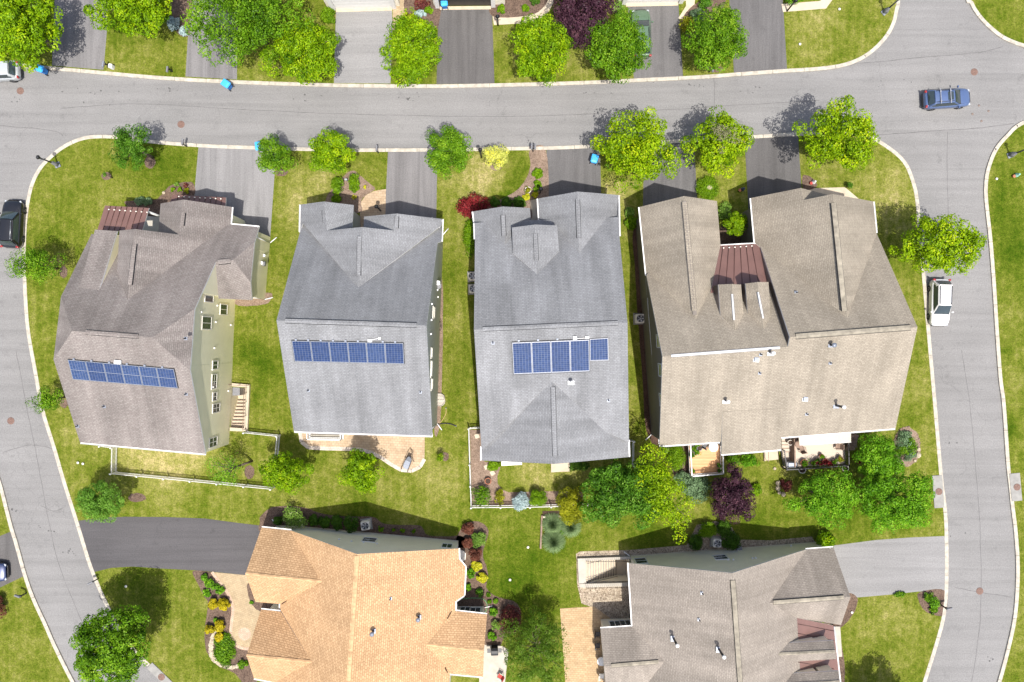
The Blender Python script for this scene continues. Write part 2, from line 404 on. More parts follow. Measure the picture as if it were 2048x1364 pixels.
    M['lf_bright'] = L('bright_maple_leaves', (0.034, 0.095, 0.002), (0.200, 0.340, 0.004), 0.30, (0.34, 0.44, 0.006))
    M['lf_lime'] = L('lime_maple_leaves', (0.052, 0.120, 0.002), (0.250, 0.385, 0.004), 0.30, (0.40, 0.46, 0.008))
    M['lf_mid'] = L('green_maple_leaves', (0.024, 0.074, 0.003), (0.130, 0.265, 0.008), 0.28, (0.23, 0.36, 0.02))
    M['lf_deep'] = L('deep_green_leaves', (0.014, 0.052, 0.004), (0.085, 0.205, 0.012), 0.25, (0.17, 0.31, 0.035))
    M['lf_soft'] = L('soft_green_leaves', (0.040, 0.115, 0.010), (0.135, 0.28, 0.030), 0.3, (0.20, 0.35, 0.05))
    M['lf_fresh'] = L('fresh_green_leaves', (0.030, 0.11, 0.004), (0.150, 0.335, 0.012), 0.30, (0.26, 0.44, 0.025))
    M['lf_sparse'] = L('pale_airy_leaves', (0.04, 0.09, 0.006), (0.12, 0.215, 0.016), 0.35, (0.20, 0.29, 0.05))
    M['lf_purple'] = L('purple_plum_leaves', (0.014, 0.006, 0.010), (0.065, 0.026, 0.040), 0.15, (0.10, 0.045, 0.055))
    M['lf_red'] = L('crimson_leaves', (0.06, 0.006, 0.008), (0.24, 0.025, 0.028), 0.2)
    M['lf_wine'] = L('wine_red_leaves', (0.05, 0.012, 0.012), (0.17, 0.045, 0.04), 0.2, (0.14, 0.12, 0.03))
    M['lf_burg'] = L('burgundy_barberry_leaves', (0.05, 0.018, 0.012), (0.165, 0.062, 0.038), 0.2)
    M['lf_yellow'] = L('golden_yellow_leaves', (0.22, 0.24, 0.01), (0.56, 0.54, 0.02), 0.3, (0.66, 0.60, 0.12))
    M['lf_chart'] = L('chartreuse_leaves', (0.30, 0.36, 0.05), (0.62, 0.62, 0.16), 0.3, (0.75, 0.68, 0.02))
    M['lf_gold'] = L('gold_cypress_leaves', (0.085, 0.10, 0.006), (0.27, 0.285, 0.010), 0.25, (0.40, 0.38, 0.02))
    M['lf_blue'] = L('blue_spruce_needles', (0.13, 0.19, 0.19), (0.40, 0.50, 0.49), 0.1)
    M['lf_juni'] = L('grey_green_juniper_needles', (0.06, 0.11, 0.045), (0.17, 0.26, 0.13), 0.2)
    M['lf_box'] = L('clipped_green_leaves', (0.042, 0.11, 0.003), (0.16, 0.28, 0.006), 0.25)
    M['lf_boxd'] = L('dark_clipped_leaves', (0.02, 0.06, 0.006), (0.07, 0.15, 0.012), 0.25)
    M['lf_grass'] = L('ornamental_grass_blades', (0.10, 0.16, 0.06), (0.26, 0.35, 0.16), 0.3)
    M['lf_goldball'] = L('golden_shrub_leaves', (0.16, 0.145, 0.006), (0.46, 0.38, 0.012), 0.25, (0.58, 0.48, 0.02))
    M['lf_dull'] = L('dry_greyish_leaves', (0.10, 0.10, 0.05), (0.25, 0.24, 0.13), 0.2, (0.38, 0.33, 0.22))
    M['lf_white'] = L('white_flowering_leaves', (0.06, 0.135, 0.015), (0.21, 0.34, 0.05), 0.25, (0.46, 0.50, 0.24))
    m, nt, b = mat('solar_cells')
    br = nd(nt, 'ShaderNodeTexBrick', {'Vector': pos(nt, 'uv'), 'Color1': (0.014, 0.032, 0.09, 1), 'Color2': (0.026, 0.05, 0.13, 1), 'Mortar': (0.17, 0.19, 0.245, 1), 'Scale': 1.0, 'Mortar Size': 0.035, 'Mortar Smooth': 0.1, 'Brick Width': 1.0, 'Row Height': 1.0}, offset=0.0)
    rnd = nd(nt, 'ShaderNodeObjectInfo').outputs['Random']  # random tint per panel stands in for varying sky reflection
    nt.links.new(mixc(nt, 1.0, br.outputs['Color'], ramp(nt, rnd, [(0.0, (0.78, 0.80, 0.86)), (1.0, (1.12, 1.12, 1.08))]), 'MULTIPLY'), b.inputs['Base Color']); b.inputs['Roughness'].default_value = 0.22
    M['cells'] = m
    m, nt, b = mat('deck_boards')
    v = pos(nt); y = nd(nt, 'ShaderNodeSeparateXYZ', {0: v}).outputs['Y']
    fr = mth(nt, 'FRACT', mth(nt, 'DIVIDE', y, 0.15)); idx = mth(nt, 'FLOOR', mth(nt, 'DIVIDE', y, 0.15))
    tone = nd(nt, 'ShaderNodeTexWhiteNoise', {'W': idx}, noise_dimensions='1D').outputs['Value']
    col = ramp(nt, tone, [(0.0, (0.50, 0.265, 0.115)), (1.0, (0.62, 0.35, 0.17))])
    col = mixc(nt, 1.0, col, ramp(nt, fr, [(0.0, 0.45), (0.1, 1.0)]), 'MULTIPLY')
    col = mixc(nt, 1.0, col, ramp(nt, noise(nt, pos(nt, 'pos', (1.2, 9, 1)), 2.0, 4), [(0.3, 0.85), (0.7, 1.12)]), 'MULTIPLY')
    nt.links.new(col, b.inputs['Base Color']); b.inputs['Roughness'].default_value = 0.75
    M['boards'] = m
    m, nt, b = mat('pale_deck_boards')
    v = pos(nt); y = nd(nt, 'ShaderNodeSeparateXYZ', {0: v}).outputs['Y']
    fr = mth(nt, 'FRACT', mth(nt, 'DIVIDE', y, 0.15))
    col = ramp(nt, fr, [(0.0, (0.3, 0.24, 0.18)), (0.1, (0.42, 0.355, 0.28)), (1.0, (0.46, 0.39, 0.31))])
    nt.links.new(col, b.inputs['Base Color']); b.inputs['Roughness'].default_value = 0.75
    M['boards_pale'] = m
mats()
# ------------------------------------------------------------------ ground, roads, kerbs
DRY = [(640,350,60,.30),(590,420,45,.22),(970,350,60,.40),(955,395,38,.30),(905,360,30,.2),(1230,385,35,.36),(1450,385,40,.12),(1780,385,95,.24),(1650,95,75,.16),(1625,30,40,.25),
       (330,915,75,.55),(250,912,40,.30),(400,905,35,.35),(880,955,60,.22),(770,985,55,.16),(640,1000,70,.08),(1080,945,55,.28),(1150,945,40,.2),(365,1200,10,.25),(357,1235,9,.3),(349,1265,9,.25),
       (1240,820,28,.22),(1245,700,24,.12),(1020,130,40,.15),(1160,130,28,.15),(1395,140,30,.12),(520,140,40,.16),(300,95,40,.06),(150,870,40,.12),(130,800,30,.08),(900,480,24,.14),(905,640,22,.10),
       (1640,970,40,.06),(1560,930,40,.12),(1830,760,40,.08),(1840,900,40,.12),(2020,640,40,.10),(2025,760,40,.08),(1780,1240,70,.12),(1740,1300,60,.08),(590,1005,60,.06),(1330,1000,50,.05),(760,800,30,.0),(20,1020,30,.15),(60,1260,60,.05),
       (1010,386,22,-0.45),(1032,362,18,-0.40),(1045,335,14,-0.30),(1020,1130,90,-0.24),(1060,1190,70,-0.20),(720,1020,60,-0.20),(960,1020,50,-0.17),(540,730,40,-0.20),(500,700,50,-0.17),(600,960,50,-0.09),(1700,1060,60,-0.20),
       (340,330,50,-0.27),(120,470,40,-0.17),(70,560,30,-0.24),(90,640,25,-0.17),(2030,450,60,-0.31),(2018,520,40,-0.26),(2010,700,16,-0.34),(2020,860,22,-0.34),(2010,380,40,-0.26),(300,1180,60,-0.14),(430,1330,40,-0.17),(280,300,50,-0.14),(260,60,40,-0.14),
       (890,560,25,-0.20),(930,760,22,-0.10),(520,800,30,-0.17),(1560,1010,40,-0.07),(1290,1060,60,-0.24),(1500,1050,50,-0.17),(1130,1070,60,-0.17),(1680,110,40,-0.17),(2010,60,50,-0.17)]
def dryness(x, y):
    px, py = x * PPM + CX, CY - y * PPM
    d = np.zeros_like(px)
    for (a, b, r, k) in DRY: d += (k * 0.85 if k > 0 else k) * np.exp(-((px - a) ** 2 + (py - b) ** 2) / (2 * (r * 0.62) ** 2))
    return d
# sunken stairs: openings cut through lawn and road base (photo pixels at lawn level)
PITS = [[(1171,1119.5),(1259,1116.5),(1259,1163),(1172,1164.2)], [(461,774),(494,776),(490,860),(461,860)]]
def inside(pt, poly):
    c = False; n = len(poly)
    for i in range(n):
        a, b = poly[i], poly[(i + 1) % n]
        if (a[1] > pt[1]) != (b[1] > pt[1]) and pt[0] < (b[0] - a[0]) * (pt[1] - a[1]) / (b[1] - a[1]) + a[0]: c = not c
    return c
def lawn(name, pts_px, label, step=0.8, pits=()):
    # grassy block: constrained triangulation so the turf can vary from place to place
    poly = [P(*p).to_2d() for p in pts_px]
    xs = np.array([p.x for p in poly]); ys = np.array([p.y for p in poly])
    x0, x1, y0, y1 = max(xs.min(), -54), min(xs.max(), 54), max(ys.min(), -37), min(ys.max(), 37)
    gx, gy = np.meshgrid(np.arange(x0, x1, step), np.arange(y0, y1, step))
    rg = np.random.default_rng(3)
    gx = gx + rg.uniform(-.2, .2, gx.shape); gy = gy + rg.uniform(-.2, .2, gy.shape)
    gx, gy = gx.ravel(), gy.ravel()
    ins = np.zeros(gx.shape, bool); n = len(poly)
    for i in range(n):
        ax, ay, bx, by = xs[i], ys[i], xs[(i + 1) % n], ys[(i + 1) % n]
        c = (ay > gy) != (by > gy)
        with np.errstate(divide='ignore', invalid='ignore'):
            ins ^= c & (gx < (bx - ax) * (gy - ay) / (by - ay) + ax)
    vs = poly + [Vector((a, b)) for a, b in zip(gx[ins], gy[ins])]
    E = [(i, (i + 1) % n) for i in range(n)]
    pw = [[P(*q).to_2d() for q in pt] for pt in pits]
    for q in pw:
        k0 = len(vs); vs = vs + q; E += [(k0 + i, k0 + (i + 1) % len(q)) for i in range(len(q))]
    r = delaunay_2d_cdt(vs, E, [], 1 if not pits else 0, 1e-4)
    V, F = r[0], r[2]
    if pits:
        cen = lambda f: sum((V[k] for k in f), Vector((0, 0))) / len(f)
        F = [f for f in F if inside(cen(f), poly) and not any(inside(cen(f), q) for q in pw)]
    me = bpy.data.meshes.new(name)
    F = [f if area2([V[k] for k in f]) > 0 else tuple(reversed(f)) for f in F]
    me.from_pydata([(v.x, v.y, 0) for v in V], [], F)
    at = me.attributes.new('dry', 'FLOAT', 'POINT')
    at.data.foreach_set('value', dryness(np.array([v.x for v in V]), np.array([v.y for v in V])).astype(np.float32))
    me.materials.append(MT['lawn']); me.update()
    o = bpy.data.objects.new(name, me); COL.objects.link(o)
    return tag(o, label, 'lawn', None, 'structure')
K1 = [(-400,60),(-60,112),(20,127.5),(100,136),(200,145),(300,154),(400,160.5),(500,165),(600,168.5),(700,171),(800,172),(900,172),(1000,170),(1100,167.5),(1200,164),(1300,159),(1400,154),(1500,146.5),(1570,141.5),(1640,137),(1690,129),(1730,112),(1762,85),(1783,55),(1793,20),(1798,-40),(1800,-400)]
K2 = [(1925,-400),(1932,-40),(1943,5),(1962,35),(1985,58),(2010,76),(2048,91),(2100,103),(2500,160)]
K3 = [(760,1640),(520,1430),(420,1400),(345,1368),(295,1328),(250,1278),(217,1216),(200,1180),(180,1130),(163,1075),(150,1033),(128,964),(108,895),(85,820),(70,740),(56,660),(50,580),(48,500),(52,430),(62,375),(78,340),(100,315),(130,292),(165,277),(200,273),(240,275),(300,283),(400,291),(500,295),(600,298),(700,300),(800,300),(900,299.5),(1000,297.5),(1100,296),(1200,291.5),(1300,285),(1400,280),(1500,274),(1600,268),(1680,267),(1735,273),(1775,294),(1808,323),(1825,360),(1834,400),(1841,480),(1847,548),(1857,665),(1869,800),(1882,950),(1890,1018),(1893,1080),(1893,1170),(1888,1228),(1875,1281),(1849,1364),(1828,1430),(1760,1640)]
K4 = [(2500,60),(2120,220),(2045,246),(2016,270),(1992,299),(1977,337),(1972,370),(1973,405),(1981,478),(1988,565),(1994,660),(2001,755),(2008,810),(2016,924),(2021,970),(2026,1017),(2032,1067),(2036,1140),(2031,1228),(2016,1301),(1999,1364),(1975,1440),(1900,1700)]
K5 = [(-300,400),(-60,800),(-20,910),(0,970),(13,1020),(23,1058),(32,1087),(50,1152),(67,1199),(91,1251),(108,1290),(145,1364),(190,1440),(330,1700)]
MT['valve'] = plain('weathered_valve_lid', (0.175, 0.135, 0.115), 0.9, 0, 0.2, 9.0, 'pos', 0.1)
MT['seam_tar'] = plain('faded_tar_seam', (0.125, 0.12, 0.118), 0.95, 0, 0.25, 1.5, 'pos', 0.1)
MT['stain'] = plain('oil_stained_asphalt', (0.10, 0.097, 0.095), 0.95, 0, 0.25, 5.0, 'pos', 0.1)
def spl(k): return smooth_loop(k, 4, False)
def ground():
    g = MB(); g.face([(-1500, -1500, -3.2), (1500, -1500, -3.2), (1500, 1500, -3.2), (-1500, 1500, -3.2)])
    o = g.build('ground', MT['lawn']); tag(o, 'grassy land stretching away around the neighbourhood', 'ground', None, 'structure')
    r = MB()
    xs = [-75] + sorted(P(x, 0).x for q in PITS for x in (min(a[0] for a in q), max(a[0] for a in q))) + [75]
    pit_y = {1: (P(0, 862).y, P(0, 772).y), 3: (P(0, 1165).y, P(0, 1116).y)}
    for i in range(len(xs) - 1):
        ys = [-55] + (list(pit_y[i]) if i in pit_y else []) + [55]
        for j in range(0, len(ys) - 1, 2): r.face([(xs[i], ys[j], -0.12), (xs[i + 1], ys[j], -0.12), (xs[i + 1], ys[j + 1], -0.12), (xs[i], ys[j + 1], -0.12)])
    tag(r.build('road', MT['road']), 'pale grey asphalt street looping around the houses with faint cracks', 'road', None, 'structure')
    k1, k2, k3, k4, k5 = spl(K1), spl(K2), spl(K3), spl(K4), spl(K5)
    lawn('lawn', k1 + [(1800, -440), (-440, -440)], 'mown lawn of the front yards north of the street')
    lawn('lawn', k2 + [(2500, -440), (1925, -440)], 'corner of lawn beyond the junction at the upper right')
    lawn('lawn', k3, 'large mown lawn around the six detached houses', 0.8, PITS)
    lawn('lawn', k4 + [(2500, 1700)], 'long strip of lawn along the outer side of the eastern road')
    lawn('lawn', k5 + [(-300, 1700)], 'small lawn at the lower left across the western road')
    names = ['pale concrete kerb along the north side of the street', 'curved pale kerb at the upper right junction corner', 'pale concrete kerb around the block of six houses', 'pale concrete kerb along the outer east side', 'pale concrete kerb at the lower left road edge']
    for kk, lab in zip((k1, k2, k3, k4, k5), names):
        m = MB(); w = [P(*p).to_2d() for p in kk]
        if kk is k3: w.append(w[0])
        # split into short cast lengths with narrow joints
        segs = []; acc = 0; cur = [w[0]]
        for a, b in zip(w, w[1:]):
            L = (b - a).length; t = 0
            while L - t > 3.0 - acc:
                t += 3.0 - acc; acc = 0
                q = a + (b - a) * (t / L); cur.append(q); segs.append(cur); cur = [a + (b - a) * min(1, (t + 0.03) / L)]
            acc += L - t; cur.append(b)
        segs.append(cur)
        for c in segs:
            rr = []
            for i, p in enumerate(c):
                d = (c[min(i + 1, len(c) - 1)] - c[max(i - 1, 0)])
                if d.length < 1e-6: d = Vector((1, 0))
                d.normalize(); nn = Vector((-d.y, d.x))
                prof = [(-0.17, -0.15), (-0.17, 0.010), (-0.13, 0.022), (0.13, 0.022), (0.17, 0.010), (0.17, -0.15)]
                rr.append([Vector((p.x + nn.x * a, p.y + nn.y * a, z)) for a, z in prof])
            if len(rr) > 1: m.loft(rr, True, True, 0, False)
        tag(m.build('kerb', MT['kerb']), lab, 'kerb', None, 'structure')
def sheet(name, pts, key, label, cat, z=0.006, smooth=False, jit=0.0, kind='structure', thick=0.03):
    pp = smooth_loop(pts, 5) if smooth else pts
    rr = random.Random(len(pts) + int(pts[0][0]))
    w = [P(a + rr.uniform(-jit, jit), b + rr.uniform(-jit, jit)) for a, b in pp]
    m = MB(); m.slab(w, z - thick, z)
    return tag(m.build(name, MT[key]), label, cat, None, kind)
def surfaces():
    D = [
     ([(112,-60),(216,-60),(214,60),(207,139.5),(104,131)], 'drive_old', 'weathered pale driveway beside the big tree at the upper left corner'),
     ([(384,-60),(478,-60),(474,114),(474,159),(371,153)], 'drive_old', 'weathered driveway half covered by the large spreading tree up top'),
     ([(672,21),(784,18),(785,60),(781,167),(668,166)], 'drive_pale', 'pale grey driveway below the closed white garage door'),
     ([(877,16),(984,16),(989,167.5),(873,168)], 'drive_dark', 'dark sealed driveway in front of the open garage'),
     ([(1255,11),(1357,8),(1366,153),(1268,158)], 'drive_mid', 'dark driveway under the parked green car'),
     ([(1455,-60),(1562,-60),(1574,138),(1468,146)], 'drive_mid', 'dark grey driveway at the top beside the corner lawn'),
     ([(397,294),(552,300),(549,350),(540,480),(440,480),(388,395)], 'drive_light', 'wide weathered driveway of the taupe roofed yellow house'),
     ([(776,303),(875,303),(872,460),(768,460)], 'drive_old', 'weathered rippled driveway of the grey house with a curved paver walk'),
     ([(1093,299),(1200,294),(1203,425),(1096,425)], 'drive_mid', 'dark grey driveway of the grey house with two front gables'),
     ([(1289,288),(1388,283.5),(1397,440),(1285,440)], 'drive_mid', 'dark driveway between two bright trees left of the round clipped bed'),
     ([(1489,278),(1596,271.5),(1606,420),(1497,420)], 'drive_dark', 'black sealed driveway of the corner beige roofed house'),
     ([(153,1042),(200,1036),(249,1033.5),(330,1034),(410,1037),(470,1045),(560,1056),(550,1168),(490,1150),(400,1141),(322,1137),(265,1133),(223,1135.6),(188,1144),(172,1095)], 'drive_seal', 'freshly sealed wide driveway of the orange roofed house'),
     ([(1660,1092),(1752,1080),(1820,1075),(1891,1072),(1891,1181),(1836,1183),(1781,1189),(1702,1196),(1640,1200)], 'drive_pale', 'pale driveway of the house with a brown gable at lower right'),
     ([(-60,1095),(0,1072),(24,1062),(50,1151),(0,1175),(-60,1200)], 'drive_dark', 'dark driveway cut off at the lower left edge'),
    ]
    for p, k, l in D: sheet('driveway', p, k, l, 'driveway', 0.006)
    T = [
     ([(985,33),(1058,28),(1078,18),(1096,-4),(1112,-4),(1098,22),(1076,43),(1058,46),(988,50)], 'cream_conc', 'cream concrete walk bending around the front yard bed'),
     ([(1357,36),(1372,12),(1372,-10),(1391,-10),(1388,18),(1364,41)], 'cream_conc', 'short cream walk beside the driveway of the green car'),
     ([(1563,8),(1640,2),(1655,-12),(1675,-14),(1652,17),(1566,24)], 'cream_conc', 'cream concrete walk on the corner lawn at the top'),
     ([(786,-6),(817,-6),(816,28),(800,42),(796,60),(785,60)], 'pav_buff', 'narrow buff paver walk beside the closed garage'),
     ([(772,378),(748,382),(731,391),(722,404),(719,440),(722,470),(770,470)], 'pav_tan', 'curved tan paver walk left of the grey house driveway'),
     ([(1060,400),(1076,398),(1079,470),(1062,470)], 'cream_conc', 'straight cream walk between the two front gables'),
     ([(1606,377),(1690,374.5),(1719,399),(1700,440),(1620,430)], 'cream_conc', 'cream walk at the corner of the beige roofed house'),
     ([(372,374),(350,378),(338,390),(333,410),(360,420),(376,400)], 'cream_conc', 'pale front step walk beside the brown metal roof'),
    ]
    for p, k, l in T: sheet('path', p, k, l, 'path', 0.010)
    B = [
     ([(386,366),(358,366),(338,373),(326,386),(312,399),(288,399),(262,402),(250,408),(300,450),(340,440),(386,395)], 'mulch', 'curved mulch bed in front of the brown metal porch roof'),
     ([(652,398),(664,379),(690,350),(706,341),(718,349),(738,366),(750,378),(731,391),(722,404),(720,425),(655,430)], 'mulch_pale', 'mulch bed with two rounded bushes left of the paver walk'),
     ([(1059,301),(1092,299.5),(1096,425),(1076,425),(1076,399),(1060,402),(1060,440),(985,440),(950,445),(942,430),(965,412),(1005,397),(1035,379),(1053,356),(1061,328)], 'mulch_pale', 'mulch bed sweeping along the driveway of the grey house'),
     ([(520,1042),(531,1023),(550,1013),(588,1012),(617,1017),(643,1027),(693,1033),(746,1034),(767,1047),(800,1050),(840,1051),(854,1069),(890,1073),(924,1073),(930,1095),(560,1075)], 'mulch', 'mulch bed along the shady wall of the orange roofed house'),
     ([(925,1053),(937,1044),(957,1043),(972,1052),(977,1066),(968,1096),(966,1111),(973,1134),(976,1152),(973,1175),(987,1190),(1007,1197),(1028,1203),(1040,1218),(1040,1246),(1031,1264),(1008,1277),(998,1291),(960,1291),(900,1220),(905,1140),(908,1090)], 'mulch', 'wavy mulch bed of coloured shrubs beside the orange roofed house'),
     ([(387,1142),(430,1146),(470,1160),(490,1240),(500,1300),(520,1400),(490,1372),(469,1346),(440,1334),(419,1314),(410,1287),(410,1254),(416,1208),(407,1190),(394,1164)], 'mulch', 'front garden bed with golden balls and an arc of stones'),
     ([(497,1166),(496,1187),(504,1209),(522,1223),(562,1226),(562,1198),(530,1180)], 'mulch', 'small mulch corner between the buff walk and the orange roofed house'),
     ([(940,860),(966,859),(969,923),(990,926),(1001,934),(995,953),(996,968),(1004,979),(1017,985),(1060,983),(1105,982),(1165,984),(1165,1011),(944,1011.5)], 'mulch_pale', 'mulch bed inside the white fence behind the grey house'),
     ([(1840,1184),(1890,1181.5),(1890,1229),(1866,1229),(1848,1220),(1837,1200)], 'mulch', 'rounded mulch bed by the mailbox on the eastern road'),
     ([(1690,1190),(1715,1196),(1706,1228),(1680,1256),(1660,1250)], 'mulch', 'narrow mulch strip beside the gable at lower right'),
     ([(1650,1230),(1683,1290),(1688,1372),(1660,1372)], 'mulch', 'mulch strip along the porch of the lower right house'),
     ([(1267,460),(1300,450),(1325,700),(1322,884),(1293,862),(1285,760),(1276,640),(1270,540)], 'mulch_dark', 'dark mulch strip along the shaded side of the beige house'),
     ([(1440,455),(1505,430),(1515,520),(1440,520)], 'mulch', 'mulch bed in the small courtyard between two garage wings'),
     ([(985,2),(1060,-30),(1098,-30),(1092,8),(1060,30),(988,33)], 'mulch', 'mulch bed above the bent cream walk'),
     ([(812,-6),(878,-6),(877,50),(868,56),(838,46),(816,40)], 'mulch', 'mulch bed between two garages at the top'),
     ([(340,-30),(385,-30),(380,45),(376,72),(352,60)], 'mulch', 'mulch bed with a grey blue shrub beside the upper driveway'),
     ([(1362,42),(1395,5),(1450,-10),(1440,30),(1408,66),(1376,74)], 'mulch', 'mulch bed with mixed shrubs between upper driveways'),
     ([(1605,352),(1622,354),(1634,372),(1608,380)], 'mulch', 'tiny mulch corner bed with a figurine beside the black driveway'),
     ([(1345,890),(1376,885),(1378,955),(1348,952)], 'mulch', 'small mulch patch left of the orange wooden deck'),
     ([(872,600),(884,560),(886,640),(884,760),(880,850),(868,852)], 'mulch_pale', 'bare soil strip along the right wall of the grey house'),
     ([(470,600),(540,585),(536,606),(500,612),(474,610)], 'mulch_pale', 'bare tan soil under the eave of the yellow house garage'),
    ]
    for p, k, l in B: sheet('garden_bed', p, k, l, 'garden bed', jit=0.5, smooth=p[0] != (940,860), z=0.014 if p[0] != (497,1166) else 0.022)
    G = [(1152,1108),(1160,1103),(1260,1100),(1373,1090),(1382,1074),(1393,1050),(1431,1042),(1464,1055),(1479,1079),(1540,1081),(1624,1073),(1634,1092),(1500,1115),(1300,1150),(1268,1262),(1205,1268),(1189,1216),(1163,1207),(1154,1168)]
    m = MB()
    for q in ([(1152,1108),(1160,1103),(1260,1100),(1373,1090),(1382,1074),(1393,1050),(1431,1042),(1464,1055),(1479,1079),(1540,1081),(1624,1073),(1634,1092),(1500,1115),(1300,1150),(1261,1118.5),(1171,1121),(1153,1122)],
              [(1153,1122),(1171,1121),(1172,1163),(1154,1164)], [(1154,1164),(1172,1163),(1259,1161.5),(1300,1150),(1268,1262),(1205,1268),(1189,1216),(1163,1207),(1155,1172)]):
        m.face(ccw([P(a, b, 0.013) for a, b in q]))
    tag(m.build('gravel', MT['gravel']), 'river stone gravel around the stairwell and along the olive wall', 'gravel', None, 'stuff')
    # paved terraces
    pa = [(600,848),(600,864),(603,884),(617,895),(650,897),(699,898),(723,899),(745,906),(762,915),(781,928),(802,940),(823,942),(840,934),(849,918),(850,848)]
    sheet('patio', pa, 'pav_tan', 'tan paver patio with a curved end behind the grey house', 'patio', 0.016)
    e = MB(); w = [P(*p) for p in pa[1:-1]]
    for a, b in zip(w, w[1:]):
        d = (b - a).normalized(); n = Vector((-d.y, d.x, 0)) * 0.17
        e.slab([a - n, b - n, b + n, a + n], 0.0, 0.024)
    tag(e.build('patio_edging', MT['pav_edge']), 'grey edging course around the tan paver patio', 'edging', None, 'structure')
    sheet('path', [(424,1144),(438,1163),(456,1187),(466,1216),(463,1246),(462,1271),(471,1289),(488,1297),(505,1297),(540,1250),(540,1150),(490,1150)], 'pav_buff', 'winding buff paver walk beside the orange roofed house', 'path', 0.017)
    m = MB(); m.disc(P(489, 1268, 0.022), 0.62, 28)
    tag(m.build('path_medallion', MT['pav_rose']), 'round rose paver medallion set in the buff walk', 'paving', None, 'structure')
    e = MB(); w = [P(*p) for p in smooth_loop([(424,1144),(438,1163),(456,1187),(466,1216),(463,1246),(462,1271),(471,1289),(488,1297),(505,1297)], 4, False)]
    for a, b in zip(w, w[1:]):
        d = (b - a).normalized(); n = Vector((-d.y, d.x, 0)) * 0.14
        e.slab([a - n, b - n, b + n, a + n], 0.0, 0.026)
    tag(e.build('path_edging', MT['pav_rose']), 'rose paver border along the winding buff walk', 'edging', None, 'structure')
    sheet('patio', [(960,1289),(1004,1292),(1017,1299),(1014,1330),(1008,1380),(958,1380)], 'pad', 'pale concrete patio under the grill', 'patio', 0.018)
    sheet('patio', [(1120,1217),(1188,1213),(1240,1250),(1240,1368),(1131,1368)], 'pav_h6', 'ochre paver patio left of the brown roofed house', 'patio', 0.018)
    # bare rings under young trees
    for (x, y, a, b, l) in [(300,324,11,13,'mulch ring at the foot of the leaning tree by the street'),(213,352,10,8,'mulch ring with a stick of a sapling'),(992,333,11,8,'pale mulch ring under the chartreuse bush'),
                            (274,995,18,9,'mulch ring right of the round soft green tree'),(499,944,10,14,'mulch ring near the sparse tree by the fence'),(890,913,8,9,'mulch ring around a tiny sapling behind the patio'),
                            (127,544,8,12,'mulch ring beside the small tree at the west kerb'),(128,807,8,9,'mulch ring by the small tree against the taupe roof'),(562,345,14,7,'mulch ring under the small tree at the wide driveway'),(1432,138,14,7,'mulch ring under the street tree beside the upper mailbox')]:
        m = MB(); m.disc(P(x, y, 0.013), a / PPM, 26, 0, b / PPM, 0.08, int(x))
        tag(m.build('garden_bed', MT['mulch_pale' if x == 992 else 'mulch']), l, 'garden bed', None, 'structure')
    # storm inlets and lids
    def lid(x, y, r, lab, z=-0.112, group='manhole covers in the road'):
        t = thing('manhole_cover', lab, 'manhole cover', P(x, y, 0), 0, group)
        m = MB(); c = Vector((0, 0, z)); m.lathe(c, [(r * 1.18, 0), (r * 1.18, 0.006), (r * 1.02, 0.006)], 24); m.build('rim', MT['rust'], t, False)
        m = MB(); m.lathe(c, [(r * 0.98, 0), (r * 0.98, 0.010), (r * 0.9, 0.012), (0.01, 0.012)], 24)
        for k in range(-3, 4):
            for j in range(-3, 4):
                if k * k + j * j < 10: m.box(c + Vector((k * r * 0.24, j * r * 0.24, 0.014)), (r * 0.13, r * 0.13, 0.006))
        m.build('lid', MT['rust'], t, False)
    for (x, y, l) in [(39,181,'rusty manhole cover near the silver car'),(361,248,'rusty manhole cover in the street above the wide driveway'),(1950,143,'rusty manhole cover above the blue car'),(20,842,'rusty manhole cover in the western road'),(1961,1183,'rusty manhole cover in the road near the lower right mailbox')]:
        lid(x, y, 0.29, l)
    for (x, y, l) in [(1958,211,'small valve cover nearest the blue car'),(1977,222,'small valve cover farthest right beside the blue car'),(1945,228,'small valve cover below the front of the blue car'),(1963,242,'lowest small valve cover below the blue car')]:
        t = thing('valve_cover', l, 'valve cover', P(x, y, -0.112), 0, 'small valve covers in the junction')
        m = MB(); m.lathe((0, 0, 0), [(0.11, 0), (0.11, 0.008), (0.02, 0.01)], 14); m.build('lid', MT['valve'], t, False)
    for (c, w, h, a, l, off) in [((1876,983),0.95,3.1,4,'grey storm inlet slab with an iron lid on the inner side of the eastern road',(0.05,0.0)),((2031,974),1.0,2.65,5,'grey storm inlet slab with an iron lid on the outer side of the eastern road',(0.1,0.0)),((322,1352),0.75,3.0,46,'pale storm inlet slab with an iron lid at the bottom left',(0,-0.1))]:
        t = thing('storm_inlet', l, 'storm inlet', P(c[0], c[1], 0), R(a), 'storm inlet slabs beside the road')
        m = MB(); m.box((0, 0, -0.03), (w, h, 0.19)); m.build('slab', MT['concrete'], t, False, 0.015)
        m = MB(); m.lathe((off[0], off[1], 0.07), [(0.33, 0), (0.33, 0.012), (0.3, 0.015), (0.02, 0.015)], 24)
        for k in range(-2, 3):
            for j in range(-2, 3): m.box((off[0] + k * 0.1, off[1] + j * 0.1, 0.088), (0.05, 0.05, 0.01))
        m.build('iron_lid', MT['rust'], t, False)
